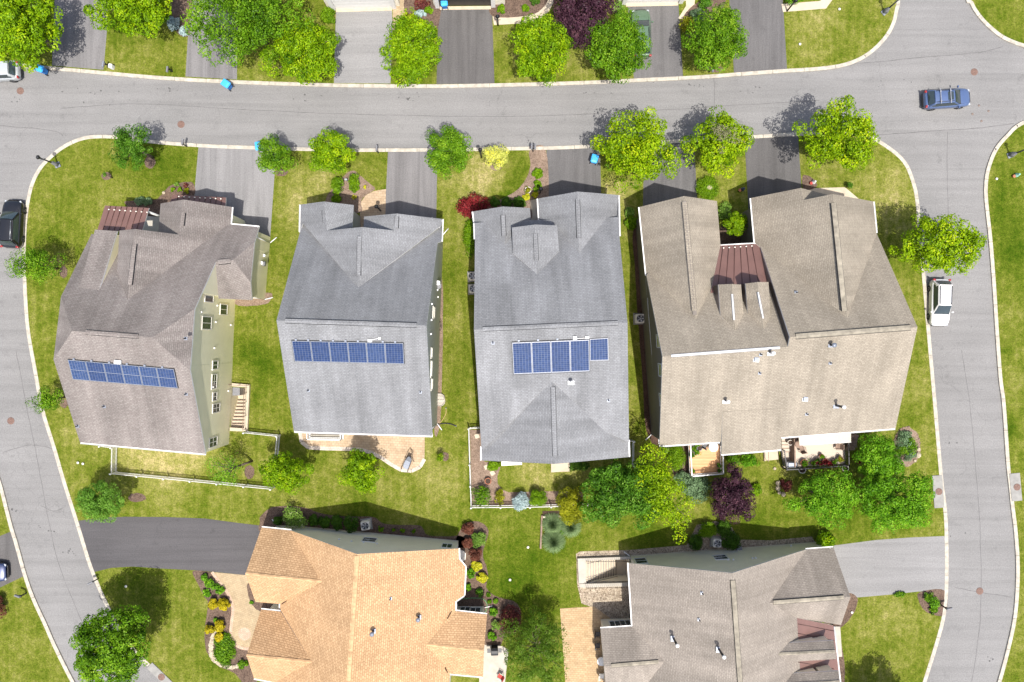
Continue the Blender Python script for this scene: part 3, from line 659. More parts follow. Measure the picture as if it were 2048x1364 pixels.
def road_marks():
    # paving seams and small stains in the asphalt
    m = MB(); Zr = -0.115
    def seam(pts, w):
        q = [P(*p) for p in smooth_loop(pts, 6, False)]; rr = random.Random(len(pts) * 7)
        q = [v + Vector((rr.uniform(-.03, .03), rr.uniform(-.03, .03), 0)) for v in q]
        for a, b in zip(q, q[1:]):
            d = (b - a); d.normalize(); n = Vector((-d.y, d.x, 0)) * w / 2
            m.face([Vector((v.x, v.y, Zr)) for v in (a - n, b - n, b + n, a + n)])
    seam([(-60,246),(40,254),(110,262),(125,272)], .05); seam([(120,216),(260,207),(400,213),(560,222),(760,229),(1000,232),(1200,226),(1440,212),(1640,200)], .05)
    seam([(1660,128),(1740,124),(1860,112),(1960,104),(2008,92)], .06); seam([(1745,270),(1830,264),(1950,256),(2030,246)], .06); seam([(1897,262),(1896,320),(1898,420),(1905,520)], .05); seam([(1428,150),(1430,190),(1427,232)], .05)
    seam([(1925,700),(1940,800),(1950,900),(1958,1000),(1963,1100),(1962,1240),(1945,1364)], .05); seam([(1912,1176),(1960,1185),(2025,1195)], .05); seam([(30,700),(55,830),(75,930),(95,1040),(120,1140),(165,1250)], .05); seam([(5,905),(60,890),(105,898)], .05); seam([(80,1012),(105,1022),(125,1016)], .04)
    tag(m.build('road_seam', MT['seam_tar']), 'thin dark paving seams and cracks running through the road', 'road seam', None, 'structure')
    m = MB(); rr = random.Random(31)
    for (x, y, n_, sp) in [(812,195,9,14),(1390,172,6,10),(330,175,5,10),(22,1020,8,8),(140,1106,8,10),(30,200,4,12),(1062,282,3,6),(215,190,10,40),(1890,885,5,14),(1985,1320,4,10),(120,1060,6,25),(1905,1060,4,20),(620,200,4,30),(1240,190,5,40),(1500,180,4,30),(1780,180,5,40)]:
        for k in range(n_):
            m.disc(P(x + rr.gauss(0, sp), y + rr.gauss(0, sp * .3), 0) + Vector((0, 0, -0.113)), rr.uniform(.04, .12), 9, 0, rr.uniform(.03, .09), .35, k + int(x))
    tag(m.build('oil_stains', MT['stain']), 'scattered small dark stains and scuffs on the asphalt', 'stains', None, 'stuff')
ground(); surfaces(); road_marks()
# ------------------------------------------------------------------ houses
class House:
    def __init__(s, name, label, c, group=None, cat='house'):
        s.root = thing(name, label, cat, P(*c), 0, group)
        s.c = P(*c); s.roofs = []; s.foots = []; s.gut = []
    def foot(s, *quads):
        for q in quads: s.foots.append(ccw([P(*p).to_2d() for p in q]))
    def roof(s, pts, walls=True, key=None): s.roofs.append((ccw([Vector(p) for p in pts]), walls, key))
    def finish(s, roofkey, wallkey, trim='white', th=0.2, gutters=True):
        s.rk = roofkey
        m = MB()
        for pts, _, key in s.roofs:
            if key: continue
            s._prism(m, pts, th)
        s.roof_ob = m.build('roof', [MT[roofkey], MT[trim]], s.root)
        w = MB(); base = 0.0
        for i, (pts, walls, key) in enumerate(s.roofs):
            if not walls: continue
            for j, f in enumerate(s.foots):
                q = clip(pts, inset(f, 0.004 * i + 0.05 * (j > 0) * 0))
                if len(q) < 3: continue
                for k in range(len(q)):
                    a, b = q[k], q[(k + 1) % len(q)]
                    if (a - b).length < 0.02: continue
                    za, zb = a.z - th - 0.01, b.z - th - 0.01
                    w.face([(a.x, a.y, 0), (b.x, b.y, 0), (b.x, b.y, zb), (a.x, a.y, za)])
        w.build('wall', MT[wallkey], s.root)
        if s.gut:
            for a, b in s.gut:
                g = MB()
                a, b = Vector(a), Vector(b); d = (b - a); d2 = Vector((d.x, d.y, 0)).normalized(); n = Vector((-d2.y, d2.x, 0))
                if n.dot((a + b) / 2 - s.c) < 0: n = -n
                off = n * 0.055 + Vector((0, 0, -0.05))
                g.loft([[p + off + n * u + Vector((0, 0, v)) for u, v in ((-0.05, -0.07), (0.05, -0.07), (0.06, 0.04), (0.045, 0.04), (0.04, -0.03), (-0.05, -0.03))] for p in (a, b)])
                g.build('gutter', MT['white'], s.root)
    def _prism(s, m, pts, th):
        n = Vector((0, 0, 0))
        for i in range(len(pts)): n += (pts[i] - pts[0]).cross(pts[(i + 1) % len(pts)] - pts[0])
        n.normalize()
        u = Vector((-n.y, n.x, 0)); u = u.normalized() if u.length > 1e-4 else Vector((1, 0, 0))
        v = n.cross(u)
        uv = [(p.dot(u), p.dot(v)) for p in pts]
        m.face(pts, 0, uv)
        low = [p - Vector((0, 0, th)) for p in pts]
        for i in range(len(pts)):
            k = (i + 1) % len(pts); m.face([low[i], low[k], pts[k], pts[i]], 1)
        m.face(list(reversed(low)), 1)
    def metal(s, pts, pl, seams, th=0.12, clips=None):
        # standing seam porch roof; seams = pixel pairs
        m = MB(); s._prism(m, ccw([Vector(p) for p in pts]), th)
        o = m.build('porch_roof', [MT['metal_roof'], MT['white']], s.root)
        q = MB()
        for a, b in seams:
            q.tube(on(pl, *a, 0.02), on(pl, *b, 0.02), 0.03, 0.03, 6)
        q.build('seams', MT['seam'], o)
        if clips:
            for c in clips:
                q = MB(); q.box(on(pl, *c, 0.06), (0.11, 0.08, 0.1)); q.build('snow_guard', MT['offwhite'], o)
    def vent(s, a, b, key, w=0.17, dark='black'):
        a, b = Vector(a), Vector(b); d = (b - a).normalized(); n = Vector((-d.y, d.x, 0)).normalized()
        m = MB()
        rg = lambda p: [p + n * x + Vector((0, 0, z)) for x, z in ((-w - 0.045, -0.12), (-w, -0.02), (0, 0.035), (w, -0.02), (w + 0.045, -0.12))]
        A, B = rg(a), rg(b)
        for i in range(4): m.face([A[i], A[i + 1], B[i + 1], B[i]], 0 if i in (1, 2) else 1, [(A[i].x, A[i].y), (A[i + 1].x, A[i + 1].y), (B[i + 1].x, B[i + 1].y), (B[i].x, B[i].y)])
        m.face(A, 1); m.face(list(reversed(B)), 1)
        # dark slots along both edges
        for sgn in (-1, 1):
            m.tube(a + n * sgn * (w + 0.02) + Vector((0, 0, -0.02)), b + n * sgn * (w + 0.02) + Vector((0, 0, -0.02)), 0.010, 0.010, 5, 1)
        m.build('ridge_vent', [MT[s.rk if key.startswith('ridge') and key != 'ridge_p' else key], MT[dark]], s.roof_ob)
    def cap(s, a, b, key, w=0.16):
        a, b = Vector(a), Vector(b); L = (b - a).length; d = (b - a).normalized(); n = Vector((-d.y, d.x, 0)).normalized(); m = MB()
        k = max(1, int(L / 0.35))
        for i in range(k):
            p, q = a + d * (L * i / k), a + d * (L * (i + 1.1) / k)
            z0, z1 = Vector((0, 0, 0.05)), Vector((0, 0, 0.03))
            dn = Vector((0, 0, -0.09))
            m.face([p + z0 + n * w + dn, p + z0, q + z1, q + z1 + n * w + dn]); m.face([p + z0, p + z0 - n * w + dn, q + z1 - n * w + dn, q + z1])
        m.build('ridge_cap', MT[key], s.roof_ob)
    def pipe(s, pl, px, py, kind='pipe'):
        p = on(pl, px, py)
        m = MB()
        if kind == 'pipe':
            m.box(p + Vector((0, 0, 0.02)), (0.26, 0.26, 0.05), 0, 1); m.tube(p, p + Vector((0, 0, 0.38)), 0.055, 0.055, 10)
            m.build('vent_pipe', [MT['black'], MT['lead']], s.roof_ob)
        elif kind == 'flue':
            m.box(p + Vector((0, 0, 0.02)), (0.5, 0.46, 0.05), 0, 1); m.tube(p, p + Vector((0, 0, 0.75)), 0.11, 0.11, 12, 1)
            m.lathe(p + Vector((0, 0, 0.72)), [(0.12, 0), (0.165, 0.02), (0.165, 0.12), (0.1, 0.18), (0.01, 0.2)], 16, 0)
            m.build('flue', [MT['white'], MT['steel']], s.roof_ob)
        elif kind == 'tallflue':
            m.box(p + Vector((0, 0, 0.02)), (0.5, 0.5, 0.05), 0, 1); m.tube(p, p + Vector((0, 0, 1.5)), 0.1, 0.1, 12, 0)
            m.lathe(p + Vector((0, 0, 1.45)), [(0.1, 0), (0.165, 0.03), (0.165, 0.13), (0.1, 0.18), (0.01, 0.2)], 16, 2)
            m.build('flue', [MT['black'], MT['lead'], MT['white']], s.roof_ob)
        elif kind == 'dark':
            m.box(p + Vector((0, 0, 0.02)), (0.4, 0.4, 0.05), 0, 1); m.tube(p, p + Vector((0, 0, 0.7)), 0.1, 0.1, 12, 0)
            m.lathe(p + Vector((0, 0, 0.66)), [(0.1, 0), (0.19, 0.02), (0.19, 0.12), (0.02, 0.18)], 16, 1)
            m.build('flue', [MT['black'], MT['lead']], s.roof_ob)
        elif kind == 'box':
            n = pl[0]
            m.box(p + Vector((0, 0, 0.09)), (0.36, 0.36, 0.16), R(-5), 1); m.box(p + Vector((0, 0.02, 0.02)), (0.5, 0.46, 0.05), R(-5), 0)
            m.box(p + Vector((0.0, -0.02, 0.175)), (0.3, 0.3, 0.015), R(-5), 1)
            m.build('box_vent', [MT['steel'], MT['lead']], s.roof_ob)
    def solar(s, pl, quad, n, rows=1, cells=(6, 10), array=None, nclip=8):
        c = [on(pl, *q) for q in quad]; nr = pl[0]
        L = lambda u, v: (c[0] * (1 - u) + c[1] * u) * (1 - v) + (c[3] * (1 - u) + c[2] * u) * v
        if array is None:
            m = MB()
            for v in (0.2, 0.8): m.tube(L(-0.004, v) + nr * 0.05, L(1.004, v) + nr * 0.05, 0.03, 0.03, 6)
            m.face([L(-0.004, -0.02) + nr * 0.07, L(1.004, -0.02) + nr * 0.07, L(1.004, 1.03) + nr * 0.07, L(-0.004, 1.03) + nr * 0.07])
            for k in range(nclip):
                m.box(L((k + 0.35) / nclip, -0.045) + nr * 0.09, (0.16, 0.14, 0.09), 0, 1)
            array = m.build('solar_array', [MT['black'], MT['lead']], s.roof_ob)
        for i in range(n):
            g = 0.008
            q = [L((i + g) / n, 0), L((i + 1 - g) / n, 0), L((i + 1 - g) / n, 1), L((i + g) / n, 1)]
            m = MB()
            top = [p + nr * 0.13 for p in q]; bot = [p + nr * 0.085 for p in q]
            for k in range(4): m.face([bot[k], bot[(k + 1) % 4], top[(k + 1) % 4], top[k]], 0)
            ce = sum(top, Vector()) / 4
            inn = [p + (ce - p) * 0.055 for p in top]
            for k in range(4): m.face([top[k], top[(k + 1) % 4], inn[(k + 1) % 4], inn[k]], 0)
            for r_ in range(rows):
                A = lambda u, v: (inn[0] * (1 - u) + inn[1] * u) * (1 - v) + (inn[3] * (1 - u) + inn[2] * u) * v
                v0, v1 = r_ / rows + 0.012 * (r_ > 0), (r_ + 1) / rows - 0.012 * (r_ < rows - 1)
                m.face([A(0, v0), A(1, v0), A(1, v1), A(0, v1)], 1, [(0, 0), (cells[0], 0), (cells[0], cells[1]), (0, cells[1])])
                if r_: m.face([A(0, r_ / rows - .012), A(1, r_ / rows - .012), A(1, v0), A(0, v0)], 0)
            m.build('solar_panel', [MT['steel'], MT['cells']], array)
        return array
    def window(s, A, B, px, py, w, h, panes=2, frame='white', name='window'):
        a, b = P(*A), P(*B); p = on_wall(a, b, px, py)
        d = Vector((b.x - a.x, b.y - a.y, 0)).normalized(); n = Vector((-d.y, d.x, 0))
        if n.dot(p - s.c) < 0: n = -n
        rz = math.atan2(d.y, d.x)
        m = MB()
        for (ox, oz, ww, hh) in ((-w / 2, 0, 0.08, h + 0.08), (w / 2, 0, 0.08, h + 0.08), (0, -h / 2, w - 0.08, 0.08), (0, h / 2, w - 0.08, 0.08)):
            m.box(p + d * ox + Vector((0, 0, oz)) + n * 0.022, (ww, 0.07, hh), rz)
        if panes == 2: m.box(p + n * 0.018, (0.06, 0.05, h - 0.08), rz)
        if panes == 4:
            m.box(p + n * 0.018, (0.06, 0.05, h - 0.08), rz); m.box(p + n * 0.016, (w - 0.08, 0.044, 0.05), rz)
        if panes == 3: m.box(p + n * 0.018, (w - 0.08, 0.05, 0.06), rz)
        o = m.build(name, MT[frame], s.root)
        g = MB(); g.box(p + n * 0.01, (w - 0.08, 0.04, h - 0.08), rz); g.build('pane', MT['glass'], o)
    def knob(s, A, B, px, py, size=(0.15, 0.09, 0.14), key='white', name='wall_vent', out=0.045):
        a, b = P(*A), P(*B); p = on_wall(a, b, px, py)
        d = Vector((b.x - a.x, b.y - a.y, 0)).normalized(); n = Vector((-d.y, d.x, 0))
        if n.dot(p - s.c) < 0: n = -n
        m = MB(); m.box(p + n * out, size, math.atan2(d.y, d.x)); m.box(p + n * (out + size[1] * 0.6) + Vector((0, 0, size[2] * 0.3)), (size[0] * 0.7, size[1] * 0.5, size[2] * 0.3), math.atan2(d.y, d.x))
        m.build(name, MT[key], s.root, True, 0.01)
    def downspout(s, top, foot=None, key='white'):
        top = Vector(top); f = Vector(foot) if foot is not None else Vector((top.x, top.y, 0.1))
        m = MB(); m.tube(top, Vector((f.x, f.y, top.z - 0.4)), 0.045, 0.045, 6); m.tube(Vector((f.x, f.y, top.z - 0.4)), Vector((f.x, f.y, 0.12)), 0.045, 0.045, 6)
        o = f - s.c; o.z = 0; o = o.normalized() * 0.8
        m.tube(Vector((f.x, f.y, 0.12)), Vector((f.x + o.x, f.y + o.y, 0.06)), 0.05, 0.05, 6)
        m.build('downspout', MT[key], s.root)

def house_yellow():
    h = House('detached_house', 'two storey yellow sided house with mottled taupe roof and brown metal porch roof', (365, 640))
    R1, R2 = P(144,662,11.3), P(305,675,11.3)
    pf = plane(R1, R2, P(389,618,9.5)); pr = plane(R1, R2, P(411,908,6.0))
    F, Rr = (lambda x, y: on(pf, x, y)), (lambda x, y: on(pr, x, y))
    CL1, CR1, CL2, CR2 = F(122,593), F(389,618), Rr(107,719), Rr(380,741)
    h.roof([CL2, R1, R2, CR2, Rr(411,908), Rr(160,885)])
    W1, W2 = F(431,524), F(466,520)
    h.roof([R1, CL1, F(183,468), F(300,478), F(463,449), F(518,454), F(509,484), W2, W1, CR1, R2])
    h.roof([R1, CL2, CL1]); h.roof([R2, CR1, CR2])
    # cross gable and garage gable share the right slope
    G1, tip = P(270,458,9.2), F(255,599)
    pg = plane(G1, tip, P(464,414,3.8)); G = lambda x, y: on(pg, x, y)
    h.roof([G1, G(358,469), G(367,399), G(464,414), G(461,449), tip])
    pl = plane(G1, tip, P(239,461,7.9)); h.roof([G1, tip, on(pl,234,542), on(pl,239,461)])
    pq = plane(G(367,399), G(358,469), P(321,407,4.9)); h.roof([G(367,399), G(358,469), on(pq,340,475), on(pq,317,463), on(pq,321,407)])
    # garage wing
    pw = plane(W1, W2, P(504,600,4.2)); h.roof([W1, W2, on(pw,501,565), on(pw,504,600), on(pw,437,597)])
    h.roof([W2, F(509,484), on(pw,501,565)])
    # shed dormer
    ps = plane(P(190,459,7.0), P(234,462,7.0), F(198,580)); h.roof([on(ps,190,459), on(ps,157,583), on(ps,198,580), on(ps,234,462)])
    h.foot([(268,492),(476,480),(458,888),(240,868)], [(376,436),(490,441),(500,485),(372,492)], [(472,480),(541,474),(531,598),(466,598)])
    h.gut = [(G(464,414), G(461,449)), (Rr(411,908), Rr(160,885)), (F(463,449), F(518,454))]
    h.finish('sh_taupe', 'sd_yellow')
    h.vent(P(171,664.5,11.3), P(276,673,11.3), 'ridge'); h.vent(on(pg,268.5,488), on(pg,259,569), 'ridge'); h.vent(G(366,426), G(363,451), 'ridge'); h.vent(on(pw,436,524), on(pw,460,521.5), 'ridge', 0.2)
    pm = plane(P(210,411,4.7), P(298,416,4.7), P(195,458,5.4))
    h.metal([on(pm,210,411), on(pm,298,416), on(pm,284,462), on(pm,194,462)], pm, [((210 + k * 11.0, 411.5 + k * 0.65), (194 + k * 11.2, 461)) for k in range(1, 8)], 0.12, [(218 + k * 10.9, 419 + k * 0.8) for k in range(8)])
    pe = plane(P(346,390,2.9), P(452,394,2.9), P(340,418,3.6))
    h.metal([on(pe,346,389), on(pe,452,395), on(pe,451,418), on(pe,335,414)], pe, [((356 + k * 11, 390 + k * 0.4), (353 + k * 11, 416)) for k in range(9)], 0.12, [(358 + k * 10.5, 393 + k * 0.6) for k in range(9)])
    A, B = (471,600), (458,888)
    for (x, y, w, hh, pn) in [(418,591,1.15,1.75,2),(413,646,1.1,1.9,2),(447,619,0.95,1.6,2),(430,730,0.75,1.15,2),(428,763,1.3,1.05,4),(429,793,0.75,0.9,2),(432,816,0.8,1.6,4),(426,884,0.85,1.7,4)]:
        h.window(A, B, x, y, w, hh, pn, 'offwhite')
    for (x, y) in [(402,624),(431,644),(434,611),(424,739),(425,774),(456,782),(461,650),(428,696)]: h.knob(A, B, x, y)
    for (x, y) in [(372,677)]: h.pipe((Vector((0.4, 0.05, 0.9)).normalized(), Vector((0.4, 0.05, 0.9)).normalized().dot(Rr(372,700))), x, y)
    for (x, y) in [(209,813),(373,788),(156,852)]: h.pipe(pr, x, y)
    h.solar(pr, [(137,718),(349,737),(357,775),(147,757)], 6, 2, (6, 6), None, 6)
    m = MB(); m.box(Rr(238,724) + Vector((0, 0, 0.18)), (0.55, 0.32, 0.2), R(-5)); m.build('junction_box', MT['white'], h.roof_ob, True, 0.02)
    C, D = (541,474), (531,598)
    h.knob(C, D, 526,527, (0.45, 0.2, 0.55), 'grey', 'electric_meter', 0.1); h.knob(C, D, 527,511, (0.25, 0.15, 0.3), 'white', 'meter_box', 0.08); h.knob(C, D, 523,526, (0.3, 0.15, 0.4), 'white', 'meter_box', 0.08)
    h.downspout(F(516,455), P(541,486)); h.downspout(P(504,599,4.1), P(530,599))
    # porch floor, entry wall, garage door
    m = MB(); m.slab([P(x, y) for x, y in ((262,432),(348,436),(345,478),(258,476))], 0, 0.35); m.build('porch', MT['pad'], h.root)
    for x, y in ((268,437),(342,440)):
        m = MB(); m.tube(P(x, y, 0.3), P(x, y, 0).to_2d().to_3d() + Vector((0, 0, 4.5)), 0.1, 0.1, 8); m.build('porch_post', MT['white'], h.root)
    m = MB(); a, b = P(392,433.5), P(482,438.5); m.box((a + b) / 2 + Vector((0, 0, 1.15)), ((b - a).length, 0.12, 2.3), math.atan2(b.y - a.y, b.x - a.x)); m.build('garage_door', MT['white'], h.root)
    # bulkhead stair along the yellow wall
    t = MB(); w = lambda x, y, z=0: P(x, y).to_2d().to_3d() + Vector((0, 0, z))
    t.slab([w(466,766), w(501,769), w(501,775), w(466,772)], -0.1, 0.32); t.slab([w(494,775), w(501,775), w(497,862), w(490,861)], -0.1, 0.32)
    t.slab([w(462,854), w(490,856), w(490,862), w(462,861)], -0.1, 0.32)
    o = t.build('stairwell', MT['cream_conc'], h.root)
    t = MB(); D = 2.0
    t.slab([w(461,773), w(494,775), w(494,803), w(461,803)], -D - 0.1, -D)
    for k in range(9):
        y1 = 861 - k * 6.4; t.slab([w(461,y1 - 6.4), w(492,y1 - 6.4), w(492,y1), w(461,y1)], -D - 0.1, -0.06 - k * 0.215)
    for a, b in (((461,773),(461,861)), ((494.2,773),(491,861)), ((461,773),(494.2,773))):
        t.face([w(*a, -D - .1), w(*b, -D - .1), w(*b, 0.0), w(*a, 0.0)], 1)
    t.build('steps', [MT['cream_conc'], MT['sd_yellow']], o)
    t = MB()
    for k in range(9):
        y1 = 861 - (k + 1) * 6.4; t.slab([w(462,y1 - .25), w(492,y1 - .25), w(492,y1 + 1.0), w(462,y1 + 1.0)], -0.09 - k * 0.215, -0.045 - k * 0.215)
    t.build('stair_shade_lines', MT['timber'], o)  # dark strips stand in for the shade on the riser below each tread
    t = MB()
    for (a, b) in (((466,768),(500,770)), ((497,772),(494,858))): t.tube(w(*a, 1.15), w(*b, 1.15), 0.025, 0.025, 6)
    for (x, y) in ((466,768),(483,769),(500,770),(496,785),(496,803),(495,830),(494,857)): t.tube(w(x, y, 0.1), w(x, y, 1.15), 0.022, 0.022, 6)
    t.build('stair_railing', MT['timber'], o)
    t = MB(); t.box(w(468,783) + Vector((0, 0, -1.2)), (0.7, 0.85, 1.4)); t.build('basement_door_box', MT['grey'], o, True, 0.03)
    return h
def house_grey():
    h = House('detached_house', 'grey roofed house with sage walls and a row of six solar panels', (735, 650))
    R1, R2 = P(553,641,11.0), P(853,651,11.0)
    pf = plane(R1, R2, P(600,464,4.6)); pr = plane(R1, R2, P(865,872,5.0))
    F, Q = (lambda x, y: on(pf, x, y)), (lambda x, y: on(pr, x, y))
    h.roof([R1, R2, Q(865,872), Q(588,863)])
    h.roof([R1, F(600,464), F(607,446), F(700,455), F(800,455), F(883,444), F(883,483), F(875,486), R2])
    tip, G1 = F(716,575), None
    z = tip.z; G1 = P(724,454,z)
    pL = plane(G1, tip, P(601,409,4.2)); pR = plane(G1, tip, P(885,438,4.2))
    L, Rr = (lambda x, y: on(pL, x, y)), (lambda x, y: on(pR, x, y))
    h.roof([G1, tip, L(606,447), L(600,464), L(601,409), L(648,403), L(654,461)])
    h.roof([G1, Rr(789,461), Rr(793,427), Rr(885,438), Rr(884,450), tip])
    a = plane(L(648,403), L(654,461), P(707,410,4.8)); h.roof([L(648,403), L(654,461), on(a,665,466), on(a,704,454), on(a,707,410)])
    b = plane(Rr(793,427), Rr(789,461), P(728,433,5.0)); h.roof([Rr(793,427), Rr(789,461), on(b,775,464), on(b,727,454), on(b,728,433)])
    h.foot([(637,480),(886,488),(874,850),(626,842)], [(634,433),(721,433),(722,500),(634,500)], [(752,456),(886,460),(886,500),(752,500)])
    h.gut = [(L(601,409), L(600,464)), (on(a,707,410), on(a,704,454)), (Rr(885,438), F(883,483)), (Q(588,863), Q(865,872)), (on(b,728,433), on(b,727,454))]
    h.finish('sh_grey', 'sd_green')
    h.vent(P(570,641.6,11), P(833,650.4,11), 'ridge_g'); h.vent(P(718.8,472,z), P(716.7,551,z), 'ridge_g'); h.vent(L(647.5,420), L(649.5,444), 'ridge_g'); h.vent(Rr(793,433), Rr(792,456), 'ridge_g')
    for (x, y) in [(617,781),(841,784)]: h.pipe(pr, x, y)
    h.solar(pr, [(584,680),(807,685),(809,726),(590,721)], 6, 1, (6, 10), None, 9)
    m = MB(); m.box(Q(741,681) + Vector((0, 0, 0.18)), (0.34, 0.26, 0.2)); m.path([Q(744,680) + Vector((0, 0, 0.15)), Q(751,678) + Vector((0, 0, 0.12)), Q(758,676.5) + Vector((0, 0, 0.12))], 0.03); m.box(Q(759.5,676.5) + Vector((0, 0, 0.1)), (0.2, 0.2, 0.15)); m.build('junction_box', MT['white'], h.roof_ob, True, 0.01)
    A, B = (885,500), (874,848)
    for (x, y, w, hh, pn) in [(867,625,1.0,1.3,3),(862.5,706,0.9,0.9,3),(862,738,1.4,0.9,3),(863,769,1.0,1.0,3)]: h.window(A, B, x, y, w, hh, pn, 'offwhite')
    for (x, y) in [(863,608),(862,640),(861,668),(875,577),(874,580),(875,594)]: h.knob(A, B, x, y)
    h.knob(A, B, 874,566, (0.4, 0.2, 0.5), 'white', 'electric_meter', 0.12); h.knob(A, B, 875,572, (0.5, 0.25, 0.4), 'grey', 'electric_meter', 0.14)
    h.downspout(Rr(884,441), P(886,470)); h.downspout(Q(865,871), P(874,846)); h.downspout(Q(589,862), P(626,843))
    m = MB(); a_, b_ = P(768,455), P(870,459); m.box((a_ + b_) / 2 + Vector((0, 0, 1.15)), ((b_ - a_).length, 0.12, 2.3), math.atan2(b_.y - a_.y, b_.x - a_.x)); m.build('garage_door', MT['white'], h.root)
    m = MB()
    for k in range(7): m.box(P(792 + k * 13, 455.5, 0) + Vector((0, 0.28, 2.55)), (0.09, 0.55, 0.12))
    m.build('eyebrow_brackets', MT['white'], h.root)
    # egress well and white rear stoop railing
    t = MB(); w = lambda x, y, z=0: P(x, y).to_2d().to_3d() + Vector((0, 0, z))
    pts = [(874,787),(884,787.5),(888.5,792),(890,803),(888,808),(884,811),(874,811)]
    for p_, q_ in zip(pts, pts[1:]): t.tube(w(*p_, 0.18), w(*q_, 0.18), 0.05, 0.05, 6)
    t.slab([w(x, y) for x, y in pts], 0.0, 0.13)
    for k in range(3): t.tube(w(875,792 + k * 7, 0.16), w(888,792.5 + k * 7, 0.16), 0.03, 0.03, 5)
    t.build('window_well', MT['pad'], h.root)
    return h
def house_twin_gable():
    h = House('detached_house', 'grey roofed house with two front gables and a stepped solar array', (1100, 665))
    R1, R2 = P(948,659,10.6), P(1255,645,10.6)
    pf = plane(R1, R2, P(1010,490,6.6)); pr = plane(R1, R2, P(963,921,5.0))
    F, Q = (lambda x, y: on(pf, x, y)), (lambda x, y: on(pr, x, y))
    h.roof([R1, F(950,478), F(949,446), F(1000,440), F(1100,440), F(1238,434), F(1239,472), R2])
    gz = 8.4
    ge, gt = P(1110,928,gz), Q(1103,762)
    h.roof([R1, R2, Q(1258,885), Q(1200,858), gt, Q(1000,868), Q(963,900)])
    gl = plane(ge, gt, P(963,921,5.0)); gr = plane(ge, gt, P(1258,914,5.0))
    h.roof([ge, on(gl,963,921), on(gl,963,893), gt]); h.roof([ge, gt, on(gr,1257,885), on(gr,1258,914)])
    def gable(ridge_f, tip, le, re, zt, zl, zr, leb, reb):
        t = F(*tip); r = P(*ridge_f, t.z)
        a = plane(r, t, P(*le, zl)); b = plane(r, t, P(*re, zr))
        h.roof([r, t, on(a,*leb), on(a,*le)]); h.roof([r, on(b,*re), on(b,*reb), t])
        return r, t, a, b
    g1 = gable((1006,413), (1010,491), (946,423), (1060,416), 6.8, 4.6, 4.8, (949,446), (1062,446))
    g3 = gable((1155,383), (1158,507), (1076,397), (1237,390), 7.3, 4.6, 4.6, (1080,450), (1239,432))
    # small dormer in the middle
    t = F(1074,548); r = P(1070,449, t.z)
    a = plane(r, t, P(1024,455,7.2)); b = plane(r, t, P(1114,451,7.2))
    h.roof([r, t, on(a,1026,506), on(a,1024,455)]); h.roof([r, on(b,1114,451), on(b,1118,502), t])
    h.foot([(958,468),(1218,468),(1234,888),(973,895)], [(957,447),(1052,446),(1052,500),(958,500)], [(1081,425),(1216,418),(1218,500),(1083,500)])
    h.gut = [(on(g1[2],946,423), on(g1[2],949,446)), (F(949,446), F(950,478)), (on(g3[3],1237,390), F(1239,472)), (on(g1[3],1060,416), on(g1[3],1062,446)), (on(g3[2],1076,397), on(g3[2],1079,446)), (on(gl,963,921), on(gl,963,893)), (on(gr,1258,914), on(gr,1257,880))]
    h.finish('sh_grey', 'sd_blue')
    h.vent(P(966,658.2,10.6), P(1236,645.9,10.6), 'ridge_g'); h.vent(P(1005.8,430,g1[1].z), P(1008,472,g1[1].z), 'ridge_g'); h.vent(P(1155.3,398,g3[1].z), P(1158,476,g3[1].z), 'ridge_g'); h.vent(P(1070.8,467,t.z), P(1072.8,521,t.z), 'ridge_g')
    h.vent(P(1106,774,gz), P(1110,912,gz), 'ridge_g', 0.18)
    h.pipe(pr, 986,686); h.pipe(pr, 1217,801); h.pipe(pr, 1142,764, 'flue')
    arr = h.solar(pr, [(1024,684),(1178,678),(1179,741),(1027,747)], 4, 1, (6, 15), None, 4)
    h.solar(pr, [(1179,677),(1216,674.5),(1217,719),(1179.5,720)], 1, 1, (6, 10), arr)
    m = MB(); m.box(Q(1149,676) + Vector((0, 0, 0.18)), (0.3, 0.3, 0.2)); m.box(Q(1174,675) + Vector((0, 0, 0.15)), (0.3, 0.22, 0.15)); m.path([Q(1152,677) + Vector((0, 0, 0.12)), Q(1172,676) + Vector((0, 0, 0.12))], 0.03); m.build('junction_box', MT['white'], h.roof_ob, True, 0.01)
    # back stoop and sliding door threshold
    m = MB(); m.slab([P(x, y) for x, y in ((1102,880),(1139,878),(1140,942),(1102,944))], 0, 0.2); m.build('back_step', MT['cream_conc'], h.root)
    m = MB(); m.slab([P(x, y) for x, y in ((1003,885),(1043,885),(1044,929),(1003,931))], 0, 0.16); m.build('back_step', MT['offwhite'], h.root)
    m = MB(); a_, b_ = P(1098,424.5), P(1202,419); m.box((a_ + b_) / 2 + Vector((0, 0.02, 1.15)), ((b_ - a_).length, 0.12, 2.3), math.atan2(b_.y - a_.y, b_.x - a_.x)); m.build('garage_door', MT['white'], h.root)
    return h
